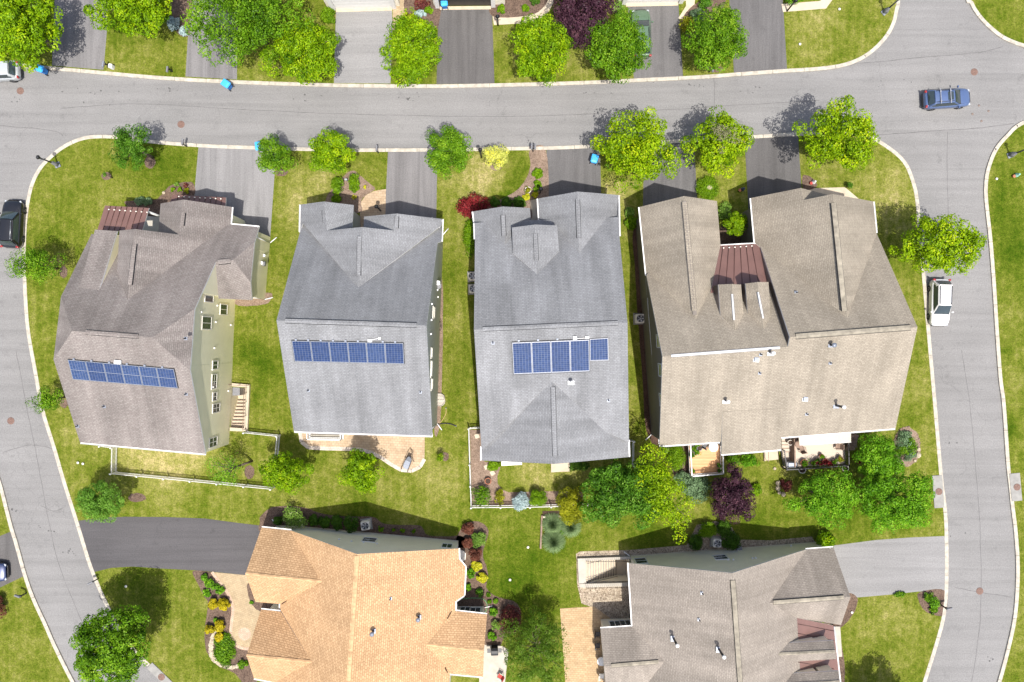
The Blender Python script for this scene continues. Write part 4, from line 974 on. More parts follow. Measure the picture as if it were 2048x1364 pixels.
def house_beige():
    h = House('duplex_house', 'large beige taupe roofed duplex with twin dormers above a brown metal porch roof', (1530, 650))
    a1, a2 = P(1580,674,10.5), P(1835,654,10.5)
    pr = plane(a1, a2, P(1791,857,5.5)); pf = plane(a1, a2, P(1753,466,4.8))
    Q, F = (lambda x, y: on(pr, x, y)), (lambda x, y: on(pf, x, y))
    b1, b2 = Q(1325,713), Q(1576,694)
    pl = plane(b1, b2, P(1293,551,5.2)); L = lambda x, y: on(pl, x, y)
    h.roof([a1, a2, Q(1791,857), Q(1562,875), Q(1440,884), Q(1319,892), b1, b2])
    # right unit
    tip = F(1695,636); r = P(1666,388, tip.z)
    ql = plane(r, tip, P(1502,396,4.8)); qr = plane(r, tip, P(1747,403,4.8))
    h.roof([a1, F(1521,492), F(1560,470), F(1700,440), F(1752,448), F(1753,466), a2])
    h.roof([r, tip, on(ql,1522,496), on(ql,1510,486), on(ql,1502,396), on(ql,1601,376), on(ql,1607,400)])
    h.roof([r, on(qr,1747,403), on(qr,1753,466), tip])
    qg = plane(on(ql,1601,376), on(ql,1607,400), P(1654,389,5.6)); h.roof([on(ql,1601,376), on(ql,1607,400), on(qg,1630,405), on(qg,1656,396), on(qg,1654,389)])
    # left unit
    tl = L(1391,639); rl = P(1368,392, tl.z)
    gl = plane(rl, tl, P(1279,414,4.8)); gr = plane(rl, tl, P(1434,402,4.8))
    h.roof([b1, L(1293,551), L(1300,540), L(1400,545), L(1421,584), L(1536,565), b2])
    h.roof([rl, tl, on(gl,1293,551), on(gl,1279,414)]); h.roof([rl, on(gr,1434,402), on(gr,1441,490), on(gr,1421,584), tl])
    vents = []
    for (le, rf, re, lb, rb, tp) in [((1437,569),(1463,568),(1482,569),(1441,631),(1487,627),(1470,662)), ((1491,567),(1515,564),(1537,564),(1496,630),(1541,627),(1528,659))]:
        t = L(*tp); r_ = P(*rf, t.z); za = t.z - 0.85
        a = plane(r_, t, P(*le, za)); b = plane(r_, t, P(*re, za))
        h.roof([r_, t, on(a,*lb), on(a,*le)]); h.roof([r_, on(b,*re), on(b,*rb), t])
        vents.append((P(rf[0] + 1.5, rf[1] + 20, t.z), P(tp[0] - 1.5, tp[1] - 22, t.z)))
    # rear extension with a flatter pitch
    px = plane(Q(1445,824) + Vector((0, 0, 0.03)), Q(1540,818) + Vector((0, 0, 0.03)), P(1443,909,5.1)); h.roof([on(px,1445,824), on(px,1562,817), on(px,1563,899), on(px,1443,909)])
    h.foot([(1270,442),(1399,436),(1410,600),(1281,600)], [(1281,590),(1500,575),(1530,860),(1302,868)], [(1476,430),(1690,432),(1694,500),(1482,500)], [(1484,498),(1694,488),(1723,836),(1505,852)], [(1422,848),(1525,840),(1526,878),(1423,884)], [(1386,572),(1486,570),(1486,600),(1386,600)])
    h.gut = [(on(gl,1279,414), on(gl,1293,551)), (on(gr,1434,402), on(gr,1441,490)), (on(ql,1502,396), on(ql,1510,486)), (on(qr,1747,403), on(qr,1753,466)), (Q(1319,892), Q(1440,884)), (on(px,1443,909), on(px,1563,899)), (Q(1562,875), Q(1791,857))]
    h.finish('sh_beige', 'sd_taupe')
    h.vent(P(1592,672.5,10.5), P(1822,654.8,10.5), 'ridge_p', 0.2); h.vent(P(1667.5,406,tip.z), P(1689.5,622,tip.z), 'ridge_p', 0.2)
    h.cap(rl + (tl - rl) * 0.04, rl + (tl - rl) * 0.96, 'ridge')
    h.vent(rl + (tl - rl) * 0.05, rl + (tl - rl) * 0.93, 'ridge', 0.2, 'ridge')
    for a, b in vents: h.vent(a, b, 'white', 0.06, 'lead')
    h.vent(b1 + (b2 - b1) * 0.07, b1 + (b2 - b1) * 0.935, 'white', 0.09, 'lead')
    for (x, y, k) in [(1512,719,'box'),(1610,798,'box'),(1540,706,'flue'),(1451,802,'flue'),(1521,709,'pipe'),(1519,746,'pipe'),(1660,726,'pipe'),(1613,828,'pipe'),(1661,690,'dark'),(1672,811,'tallflue')]: h.pipe(pr, x, y, k)
    h.pipe(pf, 1592,585, 'pipe')
    pm = plane(P(1441,491,4.7), P(1512,487,4.7), L(1480,580))
    h.metal([on(pm,1441,491), on(pm,1513,487), on(pm,1520,492), on(pm,1538,572), on(pm,1420,590)], pm, [((1446 + k * 11.5, 492 - k * 0.6), (1434 + k * 17.0, 584 - k * 2.0)) for k in range(6)], 0.12, [(1447 + k * 11.3, 496 - k * 0.8) for k in range(6)])
    h.gut = [(on(pm,1441,491), on(pm,1513,487))]
    g = MB(); a, b = on(pm,1441,490), on(pm,1512,486); g.tube(a, b, 0.06, 0.06, 6); g.build('gutter', MT['white'], h.root)
    # lower skirt roof and windows on the shaded side
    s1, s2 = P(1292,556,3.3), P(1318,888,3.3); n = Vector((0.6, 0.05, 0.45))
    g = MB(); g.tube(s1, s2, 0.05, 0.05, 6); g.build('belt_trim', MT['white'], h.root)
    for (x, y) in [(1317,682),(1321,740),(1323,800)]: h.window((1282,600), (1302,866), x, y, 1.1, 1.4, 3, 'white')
    h.downspout(on(ql,1510,486), P(1480,520)); h.downspout(Q(1319,891), P(1303,868)); h.downspout(Q(1790,857), P(1722,838))
    for a, b in (((1286,437.5),(1384,437)), ((1486,430.5),(1600,431))):
        a_, b_ = P(*a), P(*b); m = MB(); m.box((a_ + b_) / 2 + Vector((0, 0.05, 1.15)), ((b_ - a_).length, 0.12, 2.3), math.atan2(b_.y - a_.y, b_.x - a_.x)); m.build('garage_door', MT['white'], h.root)
    return h
def house_orange():
    h = House('detached_house', 'single storey house with bright tan orange shingle roof and cream walls', (735, 1250))
    R1, R2 = P(714,1108,7.8), P(688,1480,7.8)
    pL, pR = plane(R1, R2, P(582,1061,3.2)), plane(R1, R2, P(917,1097,3.2))
    L, Q = (lambda x, y: on(pL, x, y)), (lambda x, y: on(pR, x, y))
    h.roof([R1, L(582,1061), L(560,1207), L(560,1223), L(540,1480), R2])
    h.roof([R1, R2, Q(888,1480), Q(900,1348), Q(911,1224), Q(911,1203), Q(928,1191), Q(931,1134), Q(918,1118), Q(917.5,1097)])
    def wing(pl, rb, ra, za, ue, ub, de, db, zu):
        b = on(pl, *rb); a = P(*ra, za)
        u = plane(a, b, P(*ue, zu)); d = plane(a, b, P(*de, zu))
        h.roof([a, b, on(u,*ub), on(u,*ue)]); h.roof([a, on(d,*de), on(d,*db), b])
        return a, b, u, d
    w1 = wing(pL, (643,1163), (491,1147), 5.8, (523,1055), (582,1061), (511,1204), (560,1208), 3.2)
    w2 = wing(pL, (623,1324), (493,1311), 5.9, (522,1219), (561,1223), (508,1357), (553,1366), 3.2)
    w3 = wing(pR, (852,1289), (968,1301), 4.6, (974,1229), (911,1222), (966,1354), (900,1348), 3.2)
    h.foot([(600,1052),(917,1081),(905,1460),(585,1460)], [(555,1050),(602,1053),(590,1176),(543,1172)], [(552,1202),(600,1202),(592,1318),(540,1318)], [(898,1212),(968,1212),(961,1315),(893,1310)], [(908,1096),(925,1138),(922,1184),(906,1194)])
    h.gut = [(on(w1[2],523,1055), on(w1[2],582,1061)), (on(w1[3],511,1204), on(w1[3],560,1208)), (on(w2[2],522,1219), on(w2[2],560,1223)), (L(560,1207), L(560,1223)), (on(w2[3],508,1357), on(w2[3],550,1366)), (Q(917.5,1097), Q(918,1118)), (Q(918,1118), Q(931,1134)), (Q(931,1134), Q(928,1191)), (Q(928,1191), Q(911,1203)), (Q(911,1203), Q(911,1224)), (on(w3[2],911,1222), on(w3[2],974,1229)), (on(w3[3],900,1348), on(w3[3],966,1354))]
    h.finish('sh_tan', 'sd_stone')
    h.cap(R1 + (R2 - R1) * 0.01, R2, 'ridge_t', 0.19)
    for w in (w1, w2, w3): h.cap(w[0], w[1], 'ridge_t', 0.12)
    h.pipe(pR, 781,1197); h.pipe(pR, 747,1262, 'dark'); h.pipe(pR, 838,1234, 'dark')
    m = MB()
    for a, b in (((565,1208),(574,1202)), ((563,1229),(571,1245)), ((896,1237),(904,1223)), ((889,1336),(895,1346))):
        for s_ in (0,):
            p, q = on(pL if a[0] < 700 else pR, *a), on(pL if a[0] < 700 else pR, *b)
            d = (q - p).normalized(); n = Vector((-d.y, d.x, 0)); m.face([p + Vector((0, 0, 0.02)), q + Vector((0, 0, 0.02)), q + Vector((0, 0, 0.2)) + n * 0.05, p + Vector((0, 0, 0.2)) + n * 0.05])
            m.face([p + n * 0.12 + Vector((0, 0, 0.02)), q + n * 0.06 + Vector((0, 0, 0.02)), q + Vector((0, 0, 0.2)) + n * 0.05, p + Vector((0, 0, 0.2)) + n * 0.05])
    m.build('gutter_guards', MT['seam'], h.roof_ob)
    A, B = (600,1052), (917,1081)
    h.window(A, B, 739,1080, 1.25, 1.3, 3); h.window(A, B, 894,1092, 0.95, 1.3, 2)
    for (x, y) in [(678,1079),(703,1083),(727,1085),(754,1088)]: h.knob(A, B, x, y, (0.16, 0.1, 0.16))
    C, D = (898,1212), (968,1212)
    h.window(C, D, 930,1219, 0.95, 1.2, 2); h.window(C, D, 951,1220.5, 0.95, 1.2, 2)
    h.window((911,1096), (925,1138), 923,1120, 1.2, 1.3, 3)
    for p, f in ((P(523,1056,3.1), P(556,1051)), (P(973,1230,3.1), P(969,1214)), (P(911,1223,3.1), P(900,1213))): h.downspout(p, f)
    t = MB(); w = lambda x, y, z=0: P(x, y).to_2d().to_3d() + Vector((0, 0, z))
    t.slab([w(x, y) for x, y in ((917,1098),(928,1101),(932,1106),(931,1118),(925,1122),(917,1120))], 0.0, 0.2); t.build('window_well', MT['offwhite'], h.root)
    a_, b_ = P(553,1060), P(545,1150); m = MB(); m.box((a_ + b_) / 2 + Vector((-0.05, 0, 1.15)), ((b_ - a_).length, 0.12, 2.3), math.atan2(b_.y - a_.y, b_.x - a_.x)); m.build('garage_door', MT['white'], h.root)
    return h
def house_brown():
    h = House('detached_house', 'single storey olive walled house with brown taupe roof and a sunken side stair', (1440, 1250))
    R1, R2 = P(1465,1146,7.8), P(1489,1480,7.8)
    pL, pR = plane(R1, R2, P(1257,1126,3.2)), plane(R1, R2, P(1612,1099,3.2))
    L, Q = (lambda x, y: on(pL, x, y)), (lambda x, y: on(pR, x, y))
    h.roof([R1, L(1257,1126), L(1265,1253), L(1270,1480), R2]); h.roof([R1, R2, Q(1610,1480), Q(1602,1364), Q(1594,1235), Q(1612,1099)])
    def wing(pl, rb, ra, za, ue, ub, de, db, zu):
        b = on(pl, *rb); a = P(*ra, za)
        u = plane(a, b, P(*ue, zu)); d = plane(a, b, P(*de, zu))
        h.roof([a, b, on(u,*ub), on(u,*ue)]); h.roof([a, on(d,*de), on(d,*db), b])
        return a, b, u, d
    w1 = wing(pL, (1329,1323), (1208,1333), 4.7, (1201,1257), (1265,1253), (1215,1410), (1268,1400), 3.2)
    w2 = wing(pR, (1539,1206), (1701,1194), 5.8, (1667,1095), (1612,1099), (1682,1250), (1594,1236), 3.2)
    d1 = wing(pR, (1557,1308.6), (1671,1303), 5.35, (1667,1281), (1573,1286), (1673,1318), (1577,1324), 4.7)
    d2 = wing(pR, (1566,1371), (1680,1364), 5.35, (1677,1342), (1582,1347), (1682,1379), (1586,1387), 4.7)
    h.foot([(1261,1111),(1586,1087),(1600,1460),(1275,1460)], [(1584,1087),(1631,1083),(1646,1219),(1592,1222)], [(1201,1238),(1264,1236),(1272,1404),(1212,1404)], [(1590,1244),(1618,1242),(1620,1272),(1592,1274)], [(1598,1298),(1626,1297),(1628,1326),(1600,1328)])
    h.gut = [(L(1257,1126), L(1265,1253)), (on(w1[2],1201,1257), on(w1[2],1265,1253)), (on(w2[2],1667,1095), on(w2[2],1612,1099)), (on(w2[3],1682,1250), on(w2[3],1667,1247))]
    h.finish('sh_brown', 'sd_olive')
    h.vent(R1 + (R2 - R1) * 0.045, R1 + (R2 - R1) * 0.985, 'ridge_p', 0.2)
    h.vent(w1[0] + (w1[1] - w1[0]) * 0.12, w1[0] + (w1[1] - w1[0]) * 0.9, 'ridge_p', 0.16); h.vent(w2[0] + (w2[1] - w2[0]) * 0.08, w2[0] + (w2[1] - w2[0]) * 0.95, 'ridge_p', 0.17)
    for d in (d1, d2): h.cap(d[0], d[1], 'ridge_p', 0.13)
    for (x, y, k) in [(1404,1186,'pipe'),(1398,1239,'pipe'),(1347,1277,'tallflue'),(1438,1299,'tallflue')]: h.pipe(pL, x, y, k)
    pm = plane(Q(1594,1235) + Vector((0, 0, 0.02)), Q(1602,1364) + Vector((0, 0, 0.02)), P(1667,1251,3.1))
    h.metal([on(pm,1594,1236), on(pm,1667,1251), on(pm,1680,1364), on(pm,1692,1480), on(pm,1609,1480)], pm, [((1596,1248 + k * 19), (1668,1262 + k * 19)) for k in range(10)], 0.12)
    g = MB(); g.tube(on(pm,1668,1253), on(pm,1681,1364), 0.07, 0.07, 6); g.build('gutter', MT['white'], h.root)
    m = MB(); m.slab([P(x, y) for x, y in ((1644,1252),(1679,1252),(1683,1312),(1650,1314))], 0, 0.15); m.build('porch', MT['pad'], h.root)
    for x, y in ((1636,1240),(1640,1275),(1645,1312)):
        m = MB(); m.tube(P(x, y, 0), P(x, y).to_2d().to_3d() + Vector((0, 0, 2.95)), 0.1, 0.1, 8); m.build('porch_post', MT['white'], h.root)
    A, B = (1261,1111), (1586,1087)
    h.window(A, B, 1441,1115, 1.2, 1.3, 3); h.window(A, B, 1282,1122, 1.05, 1.6, 3)
    for (x, y) in [(1456,1120),(1466.5,1120),(1505,1117),(1511,1116.5),(1582,1092)]: h.knob(A, B, x, y, (0.16, 0.1, 0.16))
    C, D = (1205,1238), (1264,1236)
    h.window(C, D, 1230,1248, 1.0, 1.3, 2); h.window(C, D, 1251,1246.5, 1.0, 1.3, 2)
    h.downspout(on(w2[2],1660,1096), P(1632,1086)); h.downspout(L(1257,1128), P(1261,1113)); h.downspout(P(1682,1249,3.1), P(1647,1220))
    h.knob(A, B, 1478,1099, (0.5, 0.3, 0.4), 'grey', 'wall_box', 0.15)
    # sunken side stair with retaining walls
    t = MB(); w = lambda x, y, z=0: P(x, y).to_2d().to_3d() + Vector((0, 0, z))
    t.slab([w(1154.5,1115), w(1261,1111), w(1261,1116), w(1155,1120.5)], 0, 0.36); t.slab([w(1155,1121), w(1171,1120), w(1172,1164), w(1157,1165.5)], 0, 0.30)
    t.slab([w(1157,1165.6), w(1258,1163), w(1258,1170), w(1159,1173)], 0, 0.36); o = t.build('stairwell', MT['pad'], h.root)
    t = MB()
    D = 2.1
    for k in range(12):
        x0 = 1171 + (k + 1) * 5.6; t.slab([w(x0 - 0.9, 1119.5), w(x0 + 0.1, 1119.3), w(x0 + 0.1, 1163.8), w(x0 - 0.9, 1163.8)], -0.08 - k * 0.17, -0.035 - k * 0.17, 1)  # black strips stand in for the shade line along each tread edge
    for k in range(12):
        x0 = 1171 + k * 5.6; t.slab([w(x0, 1119.5), w(x0 + 5.6, 1119.3), w(x0 + 5.6, 1164), w(x0, 1164)], -D - .1, -0.05 - k * 0.17)
    t.slab([w(1238.2,1118), w(1259,1116.6), w(1259,1163.4), w(1238.2,1164)], -D - .1, -D)
    for a, b in (((1171,1119.4),(1259,1116.4)), ((1172,1164.1),(1259,1163.1)), ((1259.2,1116.4),(1259.2,1163.1))):
        t.face([w(*a, -D - .1), w(*b, -D - .1), w(*b, 0.05), w(*a, 0.05)], 2)
    t.build('steps', [MT['cream_conc'], MT['black'], MT['sd_olive']], o)
    t = MB()
    for k in range(22):
        x = 1171 + k * 4.1; t.tube(w(x, 1116.5, 0.3), w(x, 1116.5, 1.15), 0.012, 0.012, 5)
        t.tube(w(x, 1168.5, 0.3), w(x, 1168.5, 1.1), 0.012, 0.012, 5)
    for y, z in ((1116.5, 1.15), (1168.5, 1.1)): t.tube(w(1170, y, z), w(1258, y - 1, z), 0.022, 0.022, 6)
    t.tube(w(1172,1161,0.85), w(1238,1160,-1.1), 0.025, 0.025, 6); t.tube(w(1172,1122,0.85), w(1238,1120,-1.1), 0.02, 0.02, 6)
    t.build('stair_railing', MT['dark'], o)
    return h
def top_house(c, A, B, door, key, lab, opened=False):
    h = House('detached_house', lab, (c, -40))
    a, b = P(*A), P(*B); d = (b - a).normalized(); n = Vector((-d.y, d.x, 0))
    if n.y < 0: n = -n
    q = [a, b, b + n * 9, a + n * 9]
    lo = [p - n * 0.4 if i < 2 else p + n * 0.4 for i, p in enumerate(q)]
    r0, r1 = (lo[0] + lo[3]) / 2, (lo[1] + lo[2]) / 2
    e = Vector((0, 0, 3.3)); rr = Vector((0, 0, 6.4))
    h.roof([lo[0] + e, lo[1] + e, r1 + rr, r0 + rr]); h.roof([r0 + rr, r1 + rr, lo[2] + e, lo[3] + e])
    h.foots.append(ccw([p.to_2d() for p in q]))
    h.finish(key[0], key[1])
    p, s = P(door[0], door[2]), P(door[1], door[3]); w = (s - p).length; mid = (p + s) / 2; rz = math.atan2(s.y - p.y, s.x - p.x)
    fr = MB()
    for k in (-1, 1): fr.box(mid + d * k * (w / 2 + 0.22) + Vector((0, 0, 1.25)) - n * 0.12, (0.4, 0.3, 2.5), rz)
    fr.box(mid + Vector((0, 0, 2.6)) - n * 0.1, (w + 0.84, 0.26, 0.25), rz)
    fr.build('garage_frame', MT['white'], h.root)
    g = MB()
    if opened: g.box(mid + Vector((0, 0, 1.2)) - n * 0.03, (w, 0.05, 2.4), rz, 1)  # no door here: black panel stands in for the shade inside the garage
    else:
        for k in range(4): g.box(mid + Vector((0, 0, 0.3 + k * 0.6)) - n * 0.06, (w, 0.12, 0.585), rz, 0)
    g.build('garage_door', [MT['white'], MT['black']], h.root, True, 0.01)
    s_ = MB(); s_.slab([p - n * 0.1, s - n * 0.1, s - n * 0.42, p - n * 0.42], 0, 0.03); s_.build('garage_sill', MT['cream_conc'], h.root)
HY, HG, HT, HB, HO, HR = house_yellow(), house_grey(), house_twin_gable(), house_beige(), house_orange(), house_brown()
top_house(725, (655,15), (800,12), (672,784,15.5,12.5), ('sh_grey', 'sd_stone'), 'house at the top edge with a closed white garage door')
top_house(930, (868,11), (1010,9), (880,982,11,10), ('sh_taupe', 'sd_stone'), 'house at the top edge with an open dark garage', True)
top_house(1305, (1235,5), (1372,2), (1252,1356,4.6,2.4), ('sh_grey', 'sd_stone'), 'house at the top edge with a white garage door above the green car')
# ------------------------------------------------------------------ plants
def leaf_mesh(name, centers, radii, per, size, key, seed, flat=0.0, updown=0.35, aspect=0.55, top_bias=0.0, base_tint=None, droop=0.0):
    # many small leaf faces gathered in clumps
    g = np.random.default_rng(seed)
    C = np.asarray(centers, float); n = len(C)
    rad = np.asarray(radii, float)
    idx = np.repeat(np.arange(n), per)
    d = g.normal(size=(len(idx), 3)); d[:, 2] = np.abs(d[:, 2]) * 1.0 - updown * np.abs(d[:, 2]) * (g.random(len(idx)) < 0.5) * 2
    d /= np.linalg.norm(d, axis=1)[:, None] + 1e-9
    rr = rad[idx] * (0.55 + 0.5 * g.random(len(idx)) ** 0.6)
    pts = C[idx] + d * rr[:, None] * np.array([1, 1, 0.8 - flat])
    nrm = d * 0.95 + np.array([0, 0, 0.42]) + g.normal(size=d.shape) * 0.36
    nrm /= np.linalg.norm(nrm, axis=1)[:, None]
    t = np.cross(nrm, g.normal(size=d.shape)); t /= np.linalg.norm(t, axis=1)[:, None] + 1e-9
    b = np.cross(nrm, t)
    s = size * (0.65 + 0.7 * g.random(len(idx)))[:, None]
    v = np.stack([pts - t * s * 0.5, pts + b * s * aspect * 0.5 - t * s * 0.05, pts + t * s * 0.55 - nrm * s * 0.12, pts - b * s * aspect * 0.5 - t * s * 0.05], 1).reshape(-1, 3)
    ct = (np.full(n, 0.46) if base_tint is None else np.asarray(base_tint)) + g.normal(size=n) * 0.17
    tint = np.clip(ct[idx] + g.normal(size=len(idx)) * 0.17 + top_bias * (d[:, 2] - 0.3), 0.0, 1.0)  # upper leaves of each clump get a lighter tint
    me = bpy.data.meshes.new(name)
    nf = len(idx)
    me.vertices.add(nf * 4); me.loops.add(nf * 4); me.polygons.add(nf)
    me.vertices.foreach_set('co', v.ravel().astype(np.float32))
    me.loops.foreach_set('vertex_index', np.arange(nf * 4, dtype=np.int32))
    me.polygons.foreach_set('loop_start', np.arange(0, nf * 4, 4, dtype=np.int32))
    me.polygons.foreach_set('loop_total', np.full(nf, 4, dtype=np.int32))
    at = me.attributes.new('tint', 'FLOAT', 'FACE'); at.data.foreach_set('value', tint.astype(np.float32))
    me.materials.append(MT[key]); me.update(calc_edges=True)
    return me
def crown_clumps(rx, ry, rz, n, seed, lob=0.14, spiky=0.0, hole=0.0, low=-0.35):
    lob *= 0.8; spiky *= 0.8
    g = np.random.default_rng(seed); out = []
    ph = g.random(6) * 6.28; am = g.normal(size=6) * lob / np.array([1, 1.2, 1.5, 1.7, 2, 2.2])
    k = 0
    tries = 0
    while len(out) < n and tries < n * 30:
        tries += 1
        d = g.normal(size=3); d[2] += 0.38; d /= np.linalg.norm(d)
        if d[2] < low: continue
        a = math.atan2(d[1], d[0]); hor = math.hypot(d[0], d[1])
        f = 1 + hor * sum(am[i] * math.cos((i + 2) * a + ph[i]) for i in range(6))
        rad = g.uniform(0.5, 0.95) if g.random() < 0.40 else g.uniform(0.86, 1.08)
        if g.random() < spiky: rad *= g.uniform(1.02, 1.2)
        if hole and math.sin(3 * a + ph[0]) * math.cos(4 * d[2] + ph[1]) > 1 - hole: continue
        p = np.array([d[0] * rx, d[1] * ry, d[2] * rz]) * f * rad
        if any(np.linalg.norm((p - q) / np.array([rx, ry, rz])) < 0.9 / math.sqrt(n) for q in out[-60:]): continue
        out.append(p)
    return np.array(out)
TREES = []
def tree(name, label, cat, px, py, rx, ry, hc, key, seed, n=70, per=75, leaf=0.24, rzf=0.78, lob=0.13, spiky=0.1, hole=0.0, clump=None, group=None, bark='bark', top=None, base_off=(0, 0), sparse=False, top_bias=0.24, low=-0.35, stems=1):
    f = (1 - hc / CAMH) / PPM
    RX, RY = rx * f, ry * f; RZ = min(rzf * (RX + RY) / 2, hc * 0.86)
    w = P(px, py, hc); root = thing(name, label, cat, (w.x + base_off[0], w.y + base_off[1], 0), 0, group)
    off = np.array([-base_off[0], -base_off[1], hc])
    cl = clump or 0.25 * (RX + RY) / 2 * (70 / n) ** 0.4
    C = crown_clumps(max(0.2, RX - cl * 0.75), max(0.2, RY - cl * 0.75), max(0.2, RZ - cl * 0.6), n, seed, lob, spiky, hole, low)
    if not sparse:
        gi = np.random.default_rng(seed + 9); k = max(8, n // 4)
        C = np.vstack([C, gi.uniform(-1, 1, size=(k, 3)) * np.array([RX * .52, RY * .52, RZ * .38])])
    g = np.random.default_rng(seed + 5)
    rad = cl * g.uniform(0.62, 1.12, len(C))
    me = leaf_mesh('crown', C + off, rad, int(per * 1.95), leaf * 0.72, key, seed + 1, 0.0, 0.35, 0.62, top_bias)
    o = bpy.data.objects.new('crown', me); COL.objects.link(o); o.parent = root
    # trunk and limbs reach into the clumps
    m = MB(); tr = 0.05 + 0.028 * (RX + RY) / 2
    fork = Vector((off[0] * 0.35, off[1] * 0.35, max(0.6, hc - RZ * 0.9)))
    m.tube((0, 0, -0.02), fork, tr * 1.25, tr, 8)
    sel = g.permutation(len(C))[: (26 if sparse else 14)]
    hub = Vector((off[0] * 0.8, off[1] * 0.8, hc - RZ * 0.25)); m.tube(fork, hub, tr, tr * 0.6, 7)
    for i in sel:
        e = Vector(C[i] + off); mid = fork.lerp(hub, 0.3 + 0.6 * g.random()); q = mid.lerp(e, 0.55) + Vector((0, 0, 0.12 * RZ))
        m.tube(mid, q, tr * 0.42, tr * 0.26, 5); m.tube(q, e, tr * 0.26, tr * 0.1, 5)
    m.build('trunk', MT[bark], root, False)
    return root
def shrub(name, label, px, py, r, key, seed, hf=0.75, ry=None, n=26, per=60, leaf=0.12, group=None, cat='shrub', lob=0.06, z=None, tight=True, low=-0.1, spiky=0.0):
    R_ = r / PPM; RY = (ry or r) / PPM; hz = hf * (R_ + RY) / 2 * 2
    zc = hz * 0.5
    w = P(px, py, zc); me_c = crown_clumps(R_ * 0.80, RY * 0.80, zc * 0.82, n, seed, lob, spiky, 0, low - 0.35)
    root = thing(name, label, cat, (w.x, w.y, 0), 0, group)
    cl = 0.36 * (R_ + RY) / 2
    g = np.random.default_rng(seed + 3)
    C = np.vstack([me_c, [[0, 0, zc * 0.2]]]) + np.array([0, 0, zc])
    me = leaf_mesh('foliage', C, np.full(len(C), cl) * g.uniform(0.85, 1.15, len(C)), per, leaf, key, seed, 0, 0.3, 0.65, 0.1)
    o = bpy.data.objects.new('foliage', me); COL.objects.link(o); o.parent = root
    m = MB(); st = 4
    for k in range(st):
        a = k * 1.7 + seed; m.tube((0.04 * math.cos(a), 0.04 * math.sin(a), -0.02), (R_ * 0.4 * math.cos(a), RY * 0.4 * math.sin(a), zc * 0.9), 0.02 + 0.015 * R_, 0.012, 5)
    m.build('stems', MT['bark'], root, False)
    return root
def blades(name, label, px, py, r, key, seed, n=900, ln=None, group=None, cat='ornamental grass', zc=0.35):
    w = P(px, py, zc); root = thing(name, label, cat, (w.x, w.y, 0), 0, group)
    g = np.random.default_rng(seed); R_ = r / PPM
    m_v = []; tint = []
    for i in range(n):
        a = g.random() * 6.28; q = R_ * (0.25 + 0.75 * g.random()); h = R_ * (0.9 - 0.4 * q / R_) * g.uniform(0.7, 1.2)
        d = np.array([math.cos(a), math.sin(a), 0]); s = np.array([-d[1], d[0], 0]) * 0.013
        p0 = d * 0.12 * R_ * g.random(); p1 = p0 + d * q * 0.55 + np.array([0, 0, h]); p2 = p0 + d * q + np.array([0, 0, h * 0.45])
        m_v += [p0 - s, p0 + s, p1 + s, p1 - s, p1 - s, p1 + s, p2 + s * 0.2, p2 - s * 0.2]; t = np.clip(0.45 + g.normal() * 0.25, 0, 1); tint += [t, t]
    me = bpy.data.meshes.new('foliage')
    me.from_pydata([tuple(p) for p in m_v], [], [(4 * i, 4 * i + 1, 4 * i + 2, 4 * i + 3) for i in range(2 * n)])
    at = me.attributes.new('tint', 'FLOAT', 'FACE'); at.data.foreach_set('value', np.array(tint, np.float32))
    me.materials.append(MT[key]); o = bpy.data.objects.new('foliage', me); COL.objects.link(o); o.parent = root
    return root

